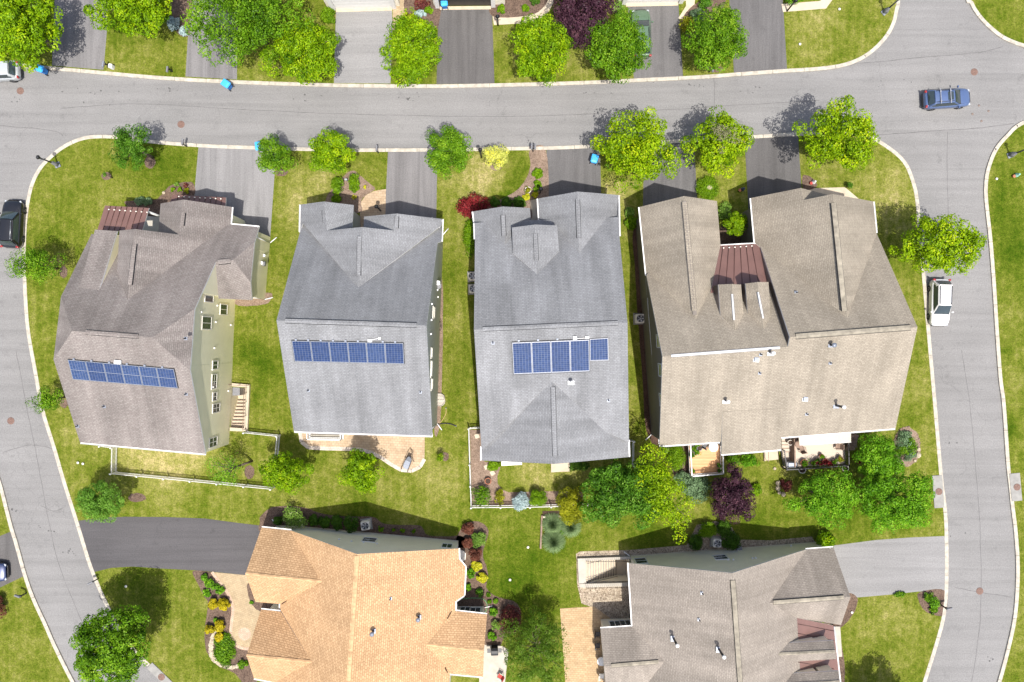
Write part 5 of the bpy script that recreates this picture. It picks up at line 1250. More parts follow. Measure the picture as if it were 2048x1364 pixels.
ST = 'street trees along the main street'
def plants():
    T = tree
    T('shade_tree', 'huge bright green tree filling the upper left corner', 'tree', 38, 48, 78, 92, 5.0, 'lf_bright', 11, 120, 80, 0.27, group='trees at the top edge')
    T('shade_tree', 'big bright green tree at the top edge between two pale driveways', 'tree', 268, 12, 82, 62, 4.6, 'lf_bright', 12, 95, 80, 0.25, group='trees at the top edge')
    T('shade_tree', 'largest spreading tree with loose deep green branches at the top edge', 'tree', 492, 36, 102, 92, 5.4, 'lf_mid', 13, 125, 70, 0.24, lob=0.2, spiky=0.3, group='trees at the top edge')
    T('street_tree', 'round bright tree overlapping the left side of the pale garage driveway', 'tree', 607, 106, 73, 68, 4.2, 'lf_bright', 14, 95, 75, 0.22, group=ST)
    T('street_tree', 'round bright green tree between the pale and the black driveway', 'tree', 823, 101, 62, 74, 4.2, 'lf_bright', 15, 90, 75, 0.22, lob=0.06, group=ST)
    T('street_tree', 'round lime tinged tree touching the dark purple tree', 'tree', 1081, 97, 61, 70, 4.1, 'lf_bright', 16, 90, 75, 0.22, lob=0.08, group=ST)
    T('plum_tree', 'dark purple leaved tree at the top edge', 'tree', 1164, 24, 70, 64, 3.8, 'lf_purple', 17, 95, 75, 0.22, lob=0.12, group='purple leaved trees')
    T('street_tree', 'mid green tree partly covering the parked green car', 'tree', 1238, 93, 66, 70, 4.0, 'lf_mid', 18, 90, 75, 0.22, lob=0.1, group=ST)
    T('street_tree', 'mid green tree with a ragged right side between two dark driveways', 'tree', 1432, 77, 66, 62, 3.9, 'lf_mid', 19, 85, 70, 0.22, lob=0.16, spiky=0.2, group=ST)
    T('street_tree', 'slim dull green tree leaning over the kerb on the lawn left of the wide driveway', 'tree', 264, 293, 38, 50, 3.8, 'lf_deep', 20, 60, 60, 0.17, 0.95, 0.12, 0.25, group=ST, base_off=(0.05, -0.05))
    T('street_tree', 'small mid green tree beside the blue bin on the wide driveway', 'tree', 551, 311, 40, 41, 3.2, 'lf_mid', 21, 52, 60, 0.18, lob=0.18, spiky=0.3, hole=0.12, group=ST)
    T('street_tree', 'mid sized green tree above the two rounded bushes', 'tree', 663, 306, 46, 46, 3.4, 'lf_bright', 22, 62, 70, 0.2, lob=0.1, spiky=0.2, group=ST)
    T('street_tree', 'dense green tree right of the rippled driveway', 'tree', 898, 307, 48, 53, 3.6, 'lf_mid', 23, 70, 75, 0.19, lob=0.08, spiky=0.15, group=ST)
    T('ornamental_tree', 'small chartreuse yellow bush tree by the thin lamp post', 'tree', 993, 311, 31, 25, 1.6, 'lf_chart', 24, 34, 60, 0.14, 0.7, 0.12, 0.2, low=-0.2)
    T('street_tree', 'large lime green tree overhanging the kerb above the beige duplex', 'tree', 1271, 298, 75, 76, 4.6, 'lf_lime', 25, 95, 60, 0.26, lob=0.16, spiky=0.35, group=ST)
    tg = T('street_tree', 'lime green tree with a greyish thinning centre', 'tree', 1437, 288, 61, 61, 4.8, 'lf_lime', 26, 66, 60, 0.26, lob=0.2, spiky=0.35, group=ST)
    g = np.random.default_rng(77); C = g.normal(size=(16, 3)) * np.array([.55, .7, .2]) + np.array([.2, .15, 6.75])
    o = bpy.data.objects.new('dry_twigs', leaf_mesh('dry_twigs', C, np.full(16, .42), 60, .13, 'lf_dull', 78)); COL.objects.link(o); o.parent = tg
    T('street_tree', 'wide lime green tree shading the black driveway of the corner house', 'tree', 1672, 275, 80, 66, 5.0, 'lf_lime', 27, 92, 60, 0.26, lob=0.2, spiky=0.35, group=ST)
    T('street_tree', 'lime green tree leaning over the eastern road above the white car', 'tree', 1880, 490, 86, 58, 5.0, 'lf_lime', 28, 88, 60, 0.26, lob=0.18, spiky=0.35, group=ST)
    T('street_tree', 'small airy green tree on the western kerb below the black car', 'tree', 68, 529, 54, 36, 3.4, 'lf_mid', 29, 46, 55, 0.18, 0.8, 0.2, 0.35, 0.12, group=ST, sparse=True)
    T('street_tree', 'smallest feathery tree on the western kerb beside the taupe roof', 'tree', 93, 799, 37, 28, 2.8, 'lf_mid', 30, 30, 50, 0.17, 0.85, 0.25, 0.4, 0.15, group=ST, sparse=True)
    T('round_tree', 'round soft green tree above the fresh black driveway', 'tree', 201, 1003, 51, 43, 2.9, 'lf_soft', 31, 80, 75, 0.16, 0.75, 0.06, 0.05, group='trees in the back yards')
    T('yard_tree', 'bright green tree at the corner of the white picket fence', 'tree', 571, 946, 50, 42, 3.6, 'lf_bright', 32, 62, 70, 0.2, lob=0.12, spiky=0.2, group='trees in the back yards')
    T('yard_tree', 'bright green tree casting its shadow on the curved tan patio', 'tree', 725, 943, 41, 43, 3.4, 'lf_bright', 33, 52, 70, 0.2, lob=0.15, spiky=0.25, group='trees in the back yards')
    T('yard_tree', 'thin see through tree over the long picket fence', 'tree', 455, 938, 42, 36, 3.2, 'lf_fresh', 34, 30, 30, 0.15, 0.8, 0.2, 0.3, 0.2, group='trees in the back yards', sparse=True, base_off=(1.1, 0.2))
    T('yard_tree', 'big deep green tree behind the twin gabled grey house', 'tree', 1217, 984, 57, 70, 4.2, 'lf_deep', 35, 100, 70, 0.23, lob=0.16, spiky=0.3, group='trees in the back yards')
    T('yard_tree', 'dark green crown squeezed between the deep green tree and the yellow green one', 'tree', 1288, 985, 44, 74, 4.4, 'lf_deep', 36, 60, 60, 0.22, lob=0.2, spiky=0.3, group='trees in the back yards')
    T('yard_tree', 'yellow green leafy tree leaning into the darker crown next to the orange deck', 'tree', 1319, 980, 51, 80, 5.4, 'lf_lime', 37, 58, 50, 0.23, 0.62, 0.25, 0.4, 0.12, group='trees in the back yards')
    T('plum_tree', 'dark purple tree below the orange wooden deck', 'tree', 1465, 990, 49, 52, 3.0, 'lf_purple', 38, 85, 75, 0.18, lob=0.12, spiky=0.3, group='purple leaved trees')
    T('yard_tree', 'fresh green lumpy tree below the potted deck', 'tree', 1645, 994, 66, 55, 2.9, 'lf_fresh', 39, 72, 75, 0.2, lob=0.2, spiky=0.3, group='trees in the back yards')
    T('yard_tree', 'large fresh green tree reaching the eastern road by the inlet slab', 'tree', 1782, 999, 84, 64, 3.7, 'lf_fresh', 40, 120, 75, 0.21, lob=0.16, spiky=0.2, group='trees in the back yards')
    T('yard_tree', 'fresh green tree between the cream awning deck and the oval stone bed', 'tree', 1752, 914, 50, 48, 3.1, 'lf_fresh', 41, 66, 70, 0.2, lob=0.16, spiky=0.3, group='trees in the back yards')
    T('gold_cypress', 'golden green cypress bulging over the white back fence', 'tree', 1143, 1010, 36, 38, 2.2, 'lf_gold', 42, 62, 75, 0.15, 0.9, 0.12, 0.2)
    T('weeping_tree', 'thin airy tree casting a dark shadow beside the ochre patio', 'tree', 1072, 1300, 70, 72, 3.6, 'lf_sparse', 43, 170, 62, 0.15, 0.7, 0.18, 0.3, 0.1, group='trees in the back yards', sparse=True, bark='bark')
    T('yard_tree', 'large dark green tree at the lower left road bend', 'tree', 226, 1293, 80, 79, 5.2, 'lf_mid', 44, 150, 70, 0.25, lob=0.12, spiky=0.25, group='trees in the back yards')
    T('yard_tree', 'tree just below the frame casting a round shadow on the lower right lawn', 'tree', 1804, 1448, 62, 60, 4.6, 'lf_bright', 45, 80, 70, 0.24)
    T('small_tree', 'small bright green tree in the courtyard between the garages', 'tree', 1471, 446, 23, 28, 2.2, 'lf_bright', 46, 34, 70, 0.15, 0.9, 0.15, 0.2)
    T('sapling', 'tiny bare sapling on the lawn near the left street corner', 'tree', 212, 350, 4, 5, 1.1, 'lf_deep', 47, 8, 20, 0.1, sparse=True, group='saplings on the lawns')
    T('sapling', 'tiny light green sapling behind the curved patio', 'tree', 880, 915, 9, 9, 1.0, 'lf_bright', 48, 8, 25, 0.12, group='saplings on the lawns')
    T('sapling', 'tiny dark tuft of a sapling on the lawn right of the corner house', 'tree', 1700, 371, 5, 8, 0.6, 'lf_deep', 49, 8, 25, 0.1, group='saplings on the lawns')
    S = shrub; k = [100]
    def s(label, px, py, r, key, **kw):
        k[0] += 1
        nm = kw.pop('name', 'shrub')
        return S(nm, label, px, py, r, key, k[0], **kw)
    s('round bright bush left of the closed white garage', 657, 31, 14, 'lf_box', ry=17)
    s('left one of the pair of rounded bushes in the mulch bed', 676, 371, 14, 'lf_box', ry=18, hf=0.65); s('right one of the pair of rounded bushes in the mulch bed', 708, 365, 11, 'lf_box', ry=20, hf=0.65)
    s('small green bush at the roof edge under the pair of rounded bushes', 673, 398, 9, 'lf_box')
    s('tiny yellow flower clump in the bed beside the paver walk', 731, 374, 4, 'lf_yellow', n=8, per=30, leaf=0.08); s('tiny yellow flower clump above the curved walk edge', 708, 394, 5, 'lf_yellow', n=8, per=30, leaf=0.08)
    s('upper round low bush in the mulch strip by the driveway', 1075, 347, 10, 'lf_box', hf=0.5); s('lower round low bush in the mulch strip by the driveway', 1074, 372, 10, 'lf_box', hf=0.5)
    s('left lime yellow clump in the mulch strip', 1053, 394, 7, 'lf_yellow', hf=0.5); s('right lime yellow clump in the mulch strip', 1070, 389, 6, 'lf_yellow', hf=0.5)
    s('dark green bush nearest the crimson shrub', 990, 404, 10, 'lf_boxd'); s('middle dark green bush along the left front gable', 1014, 406, 11, 'lf_boxd'); s('dark green bush nearest the cream straight walk', 1038, 405, 12, 'lf_boxd')
    s('spreading crimson maple shrub at the corner of the twin gabled house', 948, 413, 31, 'lf_red', ry=24, hf=0.5, n=46, leaf=0.15, lob=0.2, spiky=0.2, name='red_maple')
    s('long low green ground cover along the left side of the twin gabled house', 941, 476, 9, 'lf_box', ry=38, hf=0.25, n=60, cat='ground cover', name='ground_cover')
    s('large flat clipped oval bed of bright green with a stone in it', 1415, 376, 21, 'lf_box', ry=24, hf=0.32, n=80, per=70, leaf=0.1, lob=0.03)
    s('white flowering shrub in the courtyard', 1450, 424, 12, 'lf_white', ry=22, hf=0.5, n=24); 
    s('green shrub pair upper clump beside the beige duplex left gable', 1258, 425, 10, 'lf_white', hf=0.7); s('green shrub pair lower clump beside the beige duplex left gable', 1262, 446, 11, 'lf_box', ry=14)
    # orange house, shady side
    s('pale flowering shrub at the corner of the orange roofed house', 590, 1036, 24, 'lf_white', hf=0.75, n=34, lob=0.15); s('small dark shrub left of the pale flowering one', 556, 1040, 9, 'lf_boxd')
    for i, (x, r) in enumerate([(628, 10), (651, 11), (675, 12), (703, 15)]):
        s(['leftmost of the four dark clipped balls by the cream wall', 'second dark clipped ball from the left by the cream wall', 'third dark clipped ball from the left by the cream wall', 'largest dark clipped ball beside the air conditioner'][i], x, 1041 + i * 2, r, 'lf_boxd', ry=r + 2, hf=0.85, group='clipped balls along the orange roofed house')
    for i, (x, y, r) in enumerate([(762, 1058, 6), (787, 1060, 4), (805, 1061, 5), (827, 1062, 4)]):
        s(['first small plant right of the air conditioner', 'second small plant right of the air conditioner', 'third small plant right of the air conditioner', 'last small plant right of the air conditioner'][i], x, y, r, 'lf_box', n=10, per=30, leaf=0.1, group='small plants in the shady bed')
    for i, (x, y, r) in enumerate([(936, 1056, 12), (936, 1085, 11), (951, 1108, 13)]):
        s(['uppermost burgundy ball beside the orange roofed house', 'middle burgundy ball beside the orange roofed house', 'lowest burgundy ball beside the orange roofed house'][i], x, y, r, 'lf_burg', hf=0.8, group='burgundy shrubs in the wavy bed')
    s('light green leafy shrub between burgundy balls', 957, 1076, 15, 'lf_white', n=30, lob=0.15)
    s('upper yellow ball in the wavy bed', 953, 1131, 10, 'lf_yellow', group='yellow shrubs in the wavy bed'); s('lower yellow ball in the wavy bed', 964, 1155, 10, 'lf_yellow', group='yellow shrubs in the wavy bed')
    for i, (x, y, r, kk) in enumerate([(940,1147,10,'lf_fresh'),(937,1174,7,'lf_fresh'),(960,1185,8,'lf_deep'),(977,1190,4,'lf_mid'),(992,1202,5,'lf_mid'),(979,1203,4,'lf_mid'),(987,1223,9,'lf_fresh'),(992,1250,10,'lf_white'),(985,1272,9,'lf_fresh')]):
        s(['green shrub left of the two yellow balls', 'small green shrub under the bay corner', 'dark green shrub shaded by the side wing', 'tiny plant at the top of the lower bed', 'tiny plant nearest the lawn in the lower bed', 'tiny plant below the topmost tiny one', 'yellow green shrub above the wine red one', 'pale green shrub left of the wine red one', 'lowest green shrub above the grill patio'][i], x, y, r, kk, n=16, per=45, leaf=0.12, group='green shrubs in the wavy bed')
    s('wine red spreading shrub in the wavy bed', 1021, 1238, 19, 'lf_wine', ry=30, hf=0.5, n=46, per=55, leaf=0.14, lob=0.15)
    for i, (x, y, r) in enumerate([(426,1207,10),(447,1208,11),(420,1258,9),(440,1252,11),(438,1273,9)]):
        s(['upper left golden ball beside the winding walk', 'upper right golden ball beside the winding walk', 'left golden ball of the lower trio', 'largest golden ball of the lower trio', 'bottom golden ball at the head of the stone arc'][i], x, y, r, 'lf_goldball', hf=0.85, group='golden balls in the front bed', n=30, per=80)
    s('low juniper carpet inside the arc of stones', 449, 1298, 19, 'lf_mid', ry=32, hf=0.12, n=90, per=60, cat='ground cover', name='ground_cover', lob=0.15)
    for i, (x, y, r) in enumerate([(410,1155,9),(425,1168,13),(440,1180,9),(414,1186,8),(485,1328,9),(433,1240,6),(504,1204,4)]):
        s(['leafy perennial nearest the black driveway', 'largest leafy perennial in the front bed', 'leafy perennial touching the winding walk', 'perennial above the golden balls', 'bushy perennial at the end of the stone arc', 'small perennial behind the golden trio', 'tiny plant under the left eave corner'][i], x, y, r, 'lf_fresh' if i != 4 else 'lf_mid', n=14, per=45, leaf=0.13, hf=0.5, lob=0.2, group='perennials in the front bed')
    # twin gabled house garden
    s('airy green shrub in the corner of the white fence', 964, 993, 19, 'lf_mid', ry=22, n=30, per=35, lob=0.2, leaf=0.14); s('olive tinted slim shrub beside the corner shrub', 999, 996, 9, 'lf_gold', ry=16, n=18, per=35)
    s('round pale blue spruce ball at the white fence', 1041, 1002, 17, 'lf_blue', n=50, per=80, leaf=0.09, hf=0.95, name='spruce_shrub'); s('round bright green ball beside the blue spruce', 1076, 996, 17, 'lf_box', n=46, per=80, leaf=0.1, hf=0.9)
    s('dark low shrub under the rear gable corner', 987, 932, 13, 'lf_box', ry=9, hf=0.5); s('long shaded hedge against the rear gable wall', 1158, 932, 25, 'lf_boxd', ry=8, hf=0.6)
    # duplex rear
    s('smooth clipped rectangular hedge beside the orange deck', 1352, 914, 16, 'lf_box', ry=27, hf=0.5, n=90, per=70, leaf=0.09, lob=0.02, name='hedge', cat='hedge')
    s('grey green feathery juniper below the orange deck', 1392, 976, 27, 'lf_juni', ry=28, hf=0.45, n=50, per=60, leaf=0.16, lob=0.25, spiky=0.4, name='juniper'); s('dark grey green juniper touching the yellow green tree', 1368, 958, 16, 'lf_juni', ry=16, hf=0.6, n=26, lob=0.2, spiky=0.3, name='juniper')
    s('round bright green ball right of the purple tree', 1512, 980, 11, 'lf_box', n=30, per=70)
    s('leafy green shrub under the beige rear eave', 1499, 921, 20, 'lf_fresh', ry=11, hf=0.6, n=24, lob=0.2, spiky=0.2); s('sunlit green shrub between the orange deck and the rear extension', 1466, 918, 12, 'lf_mid', ry=12, n=18); s('pale leafy shrub left of the orange deck', 1330, 900, 9, 'lf_white', ry=8, n=14)
    s('shadowed plant beside the fieldstones', 1573, 970, 11, 'lf_wine', ry=14, n=16, hf=0.5)
    # brown house
    for i, (x, y, r, ry_) in enumerate([(1415,1060,17,16),(1448,1057,14,16),(1462,1082,17,19),(1391,1084,14,15)]):
        s(['large dark ball upper left of the air conditioner', 'dark ball directly above the air conditioner', 'dark ball right of the air conditioner', 'dark ball left of the air conditioner'][i], x, y, r, 'lf_boxd' if i else 'lf_box', ry=ry_, hf=0.8, n=44, per=80, leaf=0.1, group='clipped balls at the olive wall')
    s('sunlit leafy bush at the garage corner of the brown roofed house', 1649, 1082, 22, 'lf_bright', ry=17, n=40, lob=0.1, leaf=0.16)
    for i, (x, y, r) in enumerate([(1856,1194,9),(1868,1207,14),(1866,1219,9)]):
        s(['upper perennial by the lower right mailbox', 'largest perennial by the lower right mailbox', 'lowest perennial by the lower right mailbox'][i], x, y, r, 'lf_mid' if i != 1 else 'lf_fresh', n=18, per=45, leaf=0.12, hf=0.5, lob=0.2, group='perennials by the mailbox')
    s('low dark tuft at the pale driveway edge', 1800, 1189, 12, 'lf_mid', ry=5, hf=0.3, n=14)
    # flower island
    for i, (x, y, r, kk) in enumerate([(1808,882,17,'lf_juni'),(1822,892,15,'lf_mid'),(1805,903,14,'lf_mid'),(1820,908,12,'lf_juni'),(1812,872,11,'lf_juni')]):
        s(['widest grey green clump in the oval stone bed', 'right clump in the oval stone bed', 'lower left clump in the oval stone bed', 'lowest clump in the oval stone bed', 'top clump in the oval stone bed'][i], x, y, r, kk, n=22, per=45, leaf=0.11, hf=0.45, lob=0.25, spiky=0.3, group='plants in the oval stone bed')
    # top edge
    s('grey blue spreading shrub beside the pale upper driveway', 346, 50, 13, 'lf_blue', ry=14, hf=0.5, lob=0.2, spiky=0.3, n=24); s('silvery low shrub beside the pale upper driveway', 368, 62, 9, 'lf_blue', ry=10, hf=0.4, n=18)
    s('round green bush between the two top garages', 857, 20, 8, 'lf_box'); s('dark red shrub between the two top garages', 843, 5, 15, 'lf_wine', ry=13, n=24); s('golden shrub above the round bright tree', 817, 40, 16, 'lf_gold', ry=13, n=24); s('pale mint ground cover beside the round green bush', 841, 27, 12, 'lf_blue', ry=7, hf=0.25, n=18, cat='ground cover', name='ground_cover')
    s('left small bush in the mulch above the bent walk', 1003, 18, 8, 'lf_box'); s('right small bush in the mulch above the bent walk', 1051, 16, 7, 'lf_box'); s('dark green bush beside the purple tree', 1070, 2, 9, 'lf_boxd')
    s('yellow green mound beside the driveway of the green car', 1375, 50, 17, 'lf_gold', ry=16, hf=0.55, n=28); s('grey green mound above the yellow green one', 1394, 32, 15, 'lf_juni', ry=13, n=24); s('dark leafy mound at the top edge beside the dark driveway', 1412, 8, 15, 'lf_deep', ry=12, n=22)
    s('bushy shrub at the top edge beside the cream walk', 1590, -2, 20, 'lf_fresh', ry=9, n=24); s('dark red shrub at the left garage corner', 655, 4, 6, 'lf_wine', n=14); s('dark round shrub cut by the lower left edge', -2, 1214, 11, 'lf_burg', ry=24, n=30)
    s('green shrubs under the tree at the top right garage', 1236, 18, 12, 'lf_white', ry=14, n=20)
    s('small flowering clump in front of the brown porch roof left', 346, 379, 5, 'lf_box', n=8, per=30); s('small flowering clump in front of the brown porch roof middle', 360, 379, 5, 'lf_box', n=8, per=30); s('yellow green clump in front of the brown porch roof right', 374, 382, 6, 'lf_gold', n=10, per=30); s('dark red clump at the driveway end of the porch bed', 371, 371, 5, 'lf_wine', n=10, per=30); s('pale clump at the top of the porch bed', 354, 369, 5, 'lf_white', n=8, per=30)
    s('dark perennials in the shade left of the yellow house porch', 287, 403, 22, 'lf_juni', ry=6, hf=0.4, n=22)
    for i, (x, y, r) in enumerate([(1105,1048,23),(1141,1053,23),(1107,1082,25)]):
        blades('ornamental_grass', ['upper left fountain of ornamental grass in the timber frame', 'right fountain of ornamental grass under the golden cypress', 'lowest fountain of ornamental grass in the timber frame'][i], x, y, r, 'lf_grass', 300 + i, 2200, group='ornamental grasses by the timber edging')
    s('small fresh plant between the ornamental grasses', 1124, 1066, 6, 'lf_fresh', n=10, per=30)
plants()
# ------------------------------------------------------------------ vehicles
def car(name, label, px, py, ang, L, W, Hh, paint, rack=None, sunroof=False, sedan=False, spare=False):
    w = P(px, py, 0.8); t = thing(name, label, 'car', (w.x, w.y, -0.12 if not spare else 0.006), R(ang), 'parked and moving cars')
    pm = MT['paint_' + paint]; h = L / 2; hw = W / 2
    def ring(x, k, zb, zt, cr=0.03):
        y = hw * k
        half = [(y * 0.0, zb), (y * 0.80, zb), (y * 0.97, zb + 0.10), (y, zb + 0.30), (y * 0.985, zt - 0.16), (y * 0.93, zt - 0.04), (y * 0.78, zt), (y * 0.4, zt + cr), (0, zt + cr * 1.3)]
        return [Vector((x, a, z)) for a, z in half] + [Vector((x, -a, z)) for a, z in reversed(half[1:-1])]
    belt = 0.98 if not sedan else 0.88
    st = [(-h, .60, .42, .80), (-h + .05, .78, .34, .90), (-h + .18, .93, .26, belt - .02), (-h + .5, 1.0, .22, belt + .02), (-.3, 1.0, .2, belt), (h * .42, 1.0, .2, belt - .02), (h * .52, .995, .2, belt - .02), (h * .72, .97, .21, belt - .07), (h - .30, .92, .23, belt - .15), (h - .14, .80, .26, belt - .22), (h - .04, .64, .32, belt - .30), (h, .48, .40, belt - .40)]
    m = MB(); m.loft([ring(*s) for s in st], True, True, 0, True, True); body = m.build('body', pm, t, False)
    # cabin
    xr0, xr1 = (-h + .22, -h + .62) if not sedan else (-h + .62, -h + 1.25)
    xf0, xf1 = h * .46, h * .10
    yb, yt = hw * .90, hw * .69; zb, zt = belt - .03, Hh
    def quadgrid(name, a, b, c, d, mtl, bulge, parent=t, n=5):
        mm = MB(); vs = []
        for i in range(n + 1):
            for j in range(n + 1):
                u, v = i / n, j / n
                p = (Vector(a) * (1 - u) + Vector(b) * u) * (1 - v) + (Vector(d) * (1 - u) + Vector(c) * u) * v
                p = p + Vector(bulge) * (4 * u * (1 - u)) * (0.5 + 2 * v * (1 - v))
                vs.append(p)
        fs = [(i * (n + 1) + j, (i + 1) * (n + 1) + j, (i + 1) * (n + 1) + j + 1, i * (n + 1) + j + 1) for i in range(n) for j in range(n)]
        mm.mesh(vs, fs, 0, True)
        return mm.build(name, mtl, parent, False)
    # pillars frame: closed painted shell slightly inside the glass
    sh = MB(); rings = []
    for z, f0, f1, yy in ((zb, xr0, xf0, yb), ((zb + zt) / 2, (xr0 + xr1) / 2, (xf0 + xf1) / 2 + .04, (yb + yt) / 2 + .03), (zt - .05, xr1 - .03, xf1 + .05, yt + .02), (zt, xr1 + .1, xf1 - .12, yt - .1)):
        rings.append([Vector((f0, -yy, z)), Vector((f1, -yy * .94, z)), Vector((f1, yy * .94, z)), Vector((f0, yy, z))])
    sh.loft(rings, False, True); sh.build('cabin', pm, t, False, 0.03)
    roof = quadgrid('roof', (xr1 - .04, -yt + .02, zt), (xr1 - .04, yt - .02, zt), (xf1 + .06, yt - .06, zt - .01), (xf1 + .06, -yt + .06, zt - .01), pm, (0, 0, .05))
    g = MT['car_glass']
    quadgrid('windshield', (xf0 + .05, -yb + .10, zb + .05), (xf0 + .05, yb - .10, zb + .05), (xf1 + .10, yt - .04, zt - .02), (xf1 + .10, -yt + .04, zt - .02), g, (.07, 0, .03))
    quadgrid('rear_window', (xr0 - .03, yb - .14, zb + .12), (xr0 - .03, -yb + .14, zb + .12), (xr1 - .08, -yt + .05, zt - .03), (xr1 - .08, yt - .05, zt - .03), g, (-.06, 0, .03))
    for s in (-1, 1):
        quadgrid('side_window', (xr0 + .30, s * (yb + .012), zb + .07), (xf0 - .22, s * (yb - .03), zb + .07), (xf1 - .02, s * (yt + .025), zt - .09), (xr1 + .06, s * (yt + .035), zt - .09), g, (0, s * .025, 0))
        mm = MB(); mm.rbox((xf0 - .12, s * (hw + .09), belt + .06), (.13, .22, .15), .05); mm.build('mirror', pm if paint != 'white' else MT['paint_white'], t, False)
        for x in (-h * .60, h * .60):
            wh = MB(); wh.lathe((x, s * (hw - .10), .33), [(.20, -.105), (.31, -.11), (.335, -.07), (.335, .07), (.31, .11), (.20, .105)], 20, 0, 'Y')
            o = wh.build('wheel', MT['tyre'], t, False)
            r = MB(); r.lathe((x, s * (hw - .10), .33), [(.205, -.07), (.205, .07), (.02, .085)], 20, 0, 'Y')
            for k in range(5):
                a = k * 1.2566; r.box((x + .11 * math.cos(a), s * (hw + .0), .33 + .11 * math.sin(a)), (.05, .03, .05))
            r.build('rim', MT['rim'], o, False)
        mm = MB(); mm.box((h - .17, s * hw * .70, belt - .29), (.2, .28, .11), R(-s * 32)); mm.build('headlight', MT['lamp_clear'], t, False, .03)
        mm = MB(); mm.box((-h + .07, s * hw * .80, belt - .10), (.16, .24, .22), R(s * 20)); mm.build('taillight', MT['lamp_red'], t, False, .03)
    mm = MB()
    mm.path([(xf0 + .06, -yb + .12, belt + .005), (h * .6, -hw * .72, belt - .03), (h - .34, -hw * .66, belt - .13)], .010, 4); mm.path([(xf0 + .06, yb - .12, belt + .005), (h * .6, hw * .72, belt - .03), (h - .34, hw * .66, belt - .13)], .010, 4)
    mm.tube((xf0 + .07, -yb + .1, belt + .012), (xf0 + .07, yb - .1, belt + .012), .022, .022, 5); mm.build('hood_seam', MT['black'], t, False)
    mm = MB(); mm.box((h - .03, 0, .36), (.1, hw * 1.3, .22)); mm.build('grille', MT['black'], t, False, .02)
    mm = MB(); mm.box((-h + .02, 0, .42), (.08, hw * 1.35, .2)); mm.build('rear_bumper', MT['black'], t, False, .02)
    if rack:
        for s in (-1, 1):
            mm = MB(); mm.path([(xr1 + .05, s * (yt - .09), zt + .02), (xr1 + .14, s * (yt - .08), zt + .085), (xf1 - .14, s * (yt - .1), zt + .085), (xf1 - .02, s * (yt - .11), zt + .02)], .026, 6); mm.build('roof_rail', MT[rack], t, False)
        if sunroof:
            for x in (xr1 + .42, xf1 - .42):
                mm = MB(); mm.box((x, 0, zt + .13), (.07, W * .80, .035)); mm.box((x, W * .26, zt + .15), (.12, .1, .08)); mm.box((x, -W * .26, zt + .15), (.12, .1, .08)); mm.build('roof_bar', MT['steel'], t, False, .008)
    if sunroof:
        mm = MB(); mm.box((xf1 - .36, 0, zt + .052), (.52, yt * 1.25, .02)); mm.build('sunroof', g, t, False, .01)
    return t
car('car', 'blue car with roof bars driving through the junction', 1897, 195.5, 3.5, 4.35, 1.76, 1.52, 'blue', 'black', True)
car('car', 'white car parked along the eastern road', 1883, 605, -91.5, 4.42, 1.80, 1.58, 'white', 'black')
car('car', 'glossy black car at the left edge of the photo', 21, 447, 87, 4.5, 1.86, 1.62, 'black', 'steel')
car('car', 'silver car cut by the left edge under the corner tree', -11, 141, 183, 4.4, 1.78, 1.5, 'silver', None)
car('car', 'green car in the driveway half hidden by a street tree', 1283, 66, 92, 4.5, 1.84, 1.6, 'green', 'black', False, False, True)
car('car', 'dark blue car nose at the lower left edge', -36, 1147, 2, 4.4, 1.78, 1.5, 'navy', None, False, True, True)

# ------------------------------------------------------------------ street furniture
def bin_(label, px, py, rz):
    t = thing('recycling_bin', label, 'bin', P(px, py, 0), R(rz), 'blue wheeled bins')
    m = MB(); r = lambda sx, sy, z, x=0: [Vector((x + sx * a, sy * b, z)) for a, b in ((.5, .42), (.42, .5), (-.42, .5), (-.5, .42), (-.5, -.42), (-.42, -.5), (.42, -.5), (.5, -.42))]
    m.loft([r(.52, .46, .05), r(.70, .58, .92), r(.74, .62, .92), r(.74, .62, .97)]); m.build('body', MT['blue_bin'], t, False)
    m = MB(); m.loft([r(.76, .64, .975), r(.78, .66, 1.0), r(.70, .58, 1.06), r(.40, .34, 1.085)]); m.box((-.40, 0, 1.0), (.06, .5, .04)); m.build('lid', MT['blue_lid'], t, False)
    for s in (-1, 1):
        m = MB(); m.lathe((-.27, s * .27, .12), [(.02, -.03), (.12, -.03), (.12, .03), (.02, .03)], 14, 0, 'Y'); m.build('wheel', MT['black'], t, False)
bin_('blue bin at the kerb beside the silver car', 91, 144, 160); bin_('blue bin in the gutter below the weathered driveway', 459, 174, 145)
bin_('blue bin half hidden at the corner of the wide driveway', 524, 297, 95); bin_('blue bin at the foot of the twin gabled house driveway', 1187, 322, 75)
bin_('blue bin by the open garage at the top', 890, 13, 95)
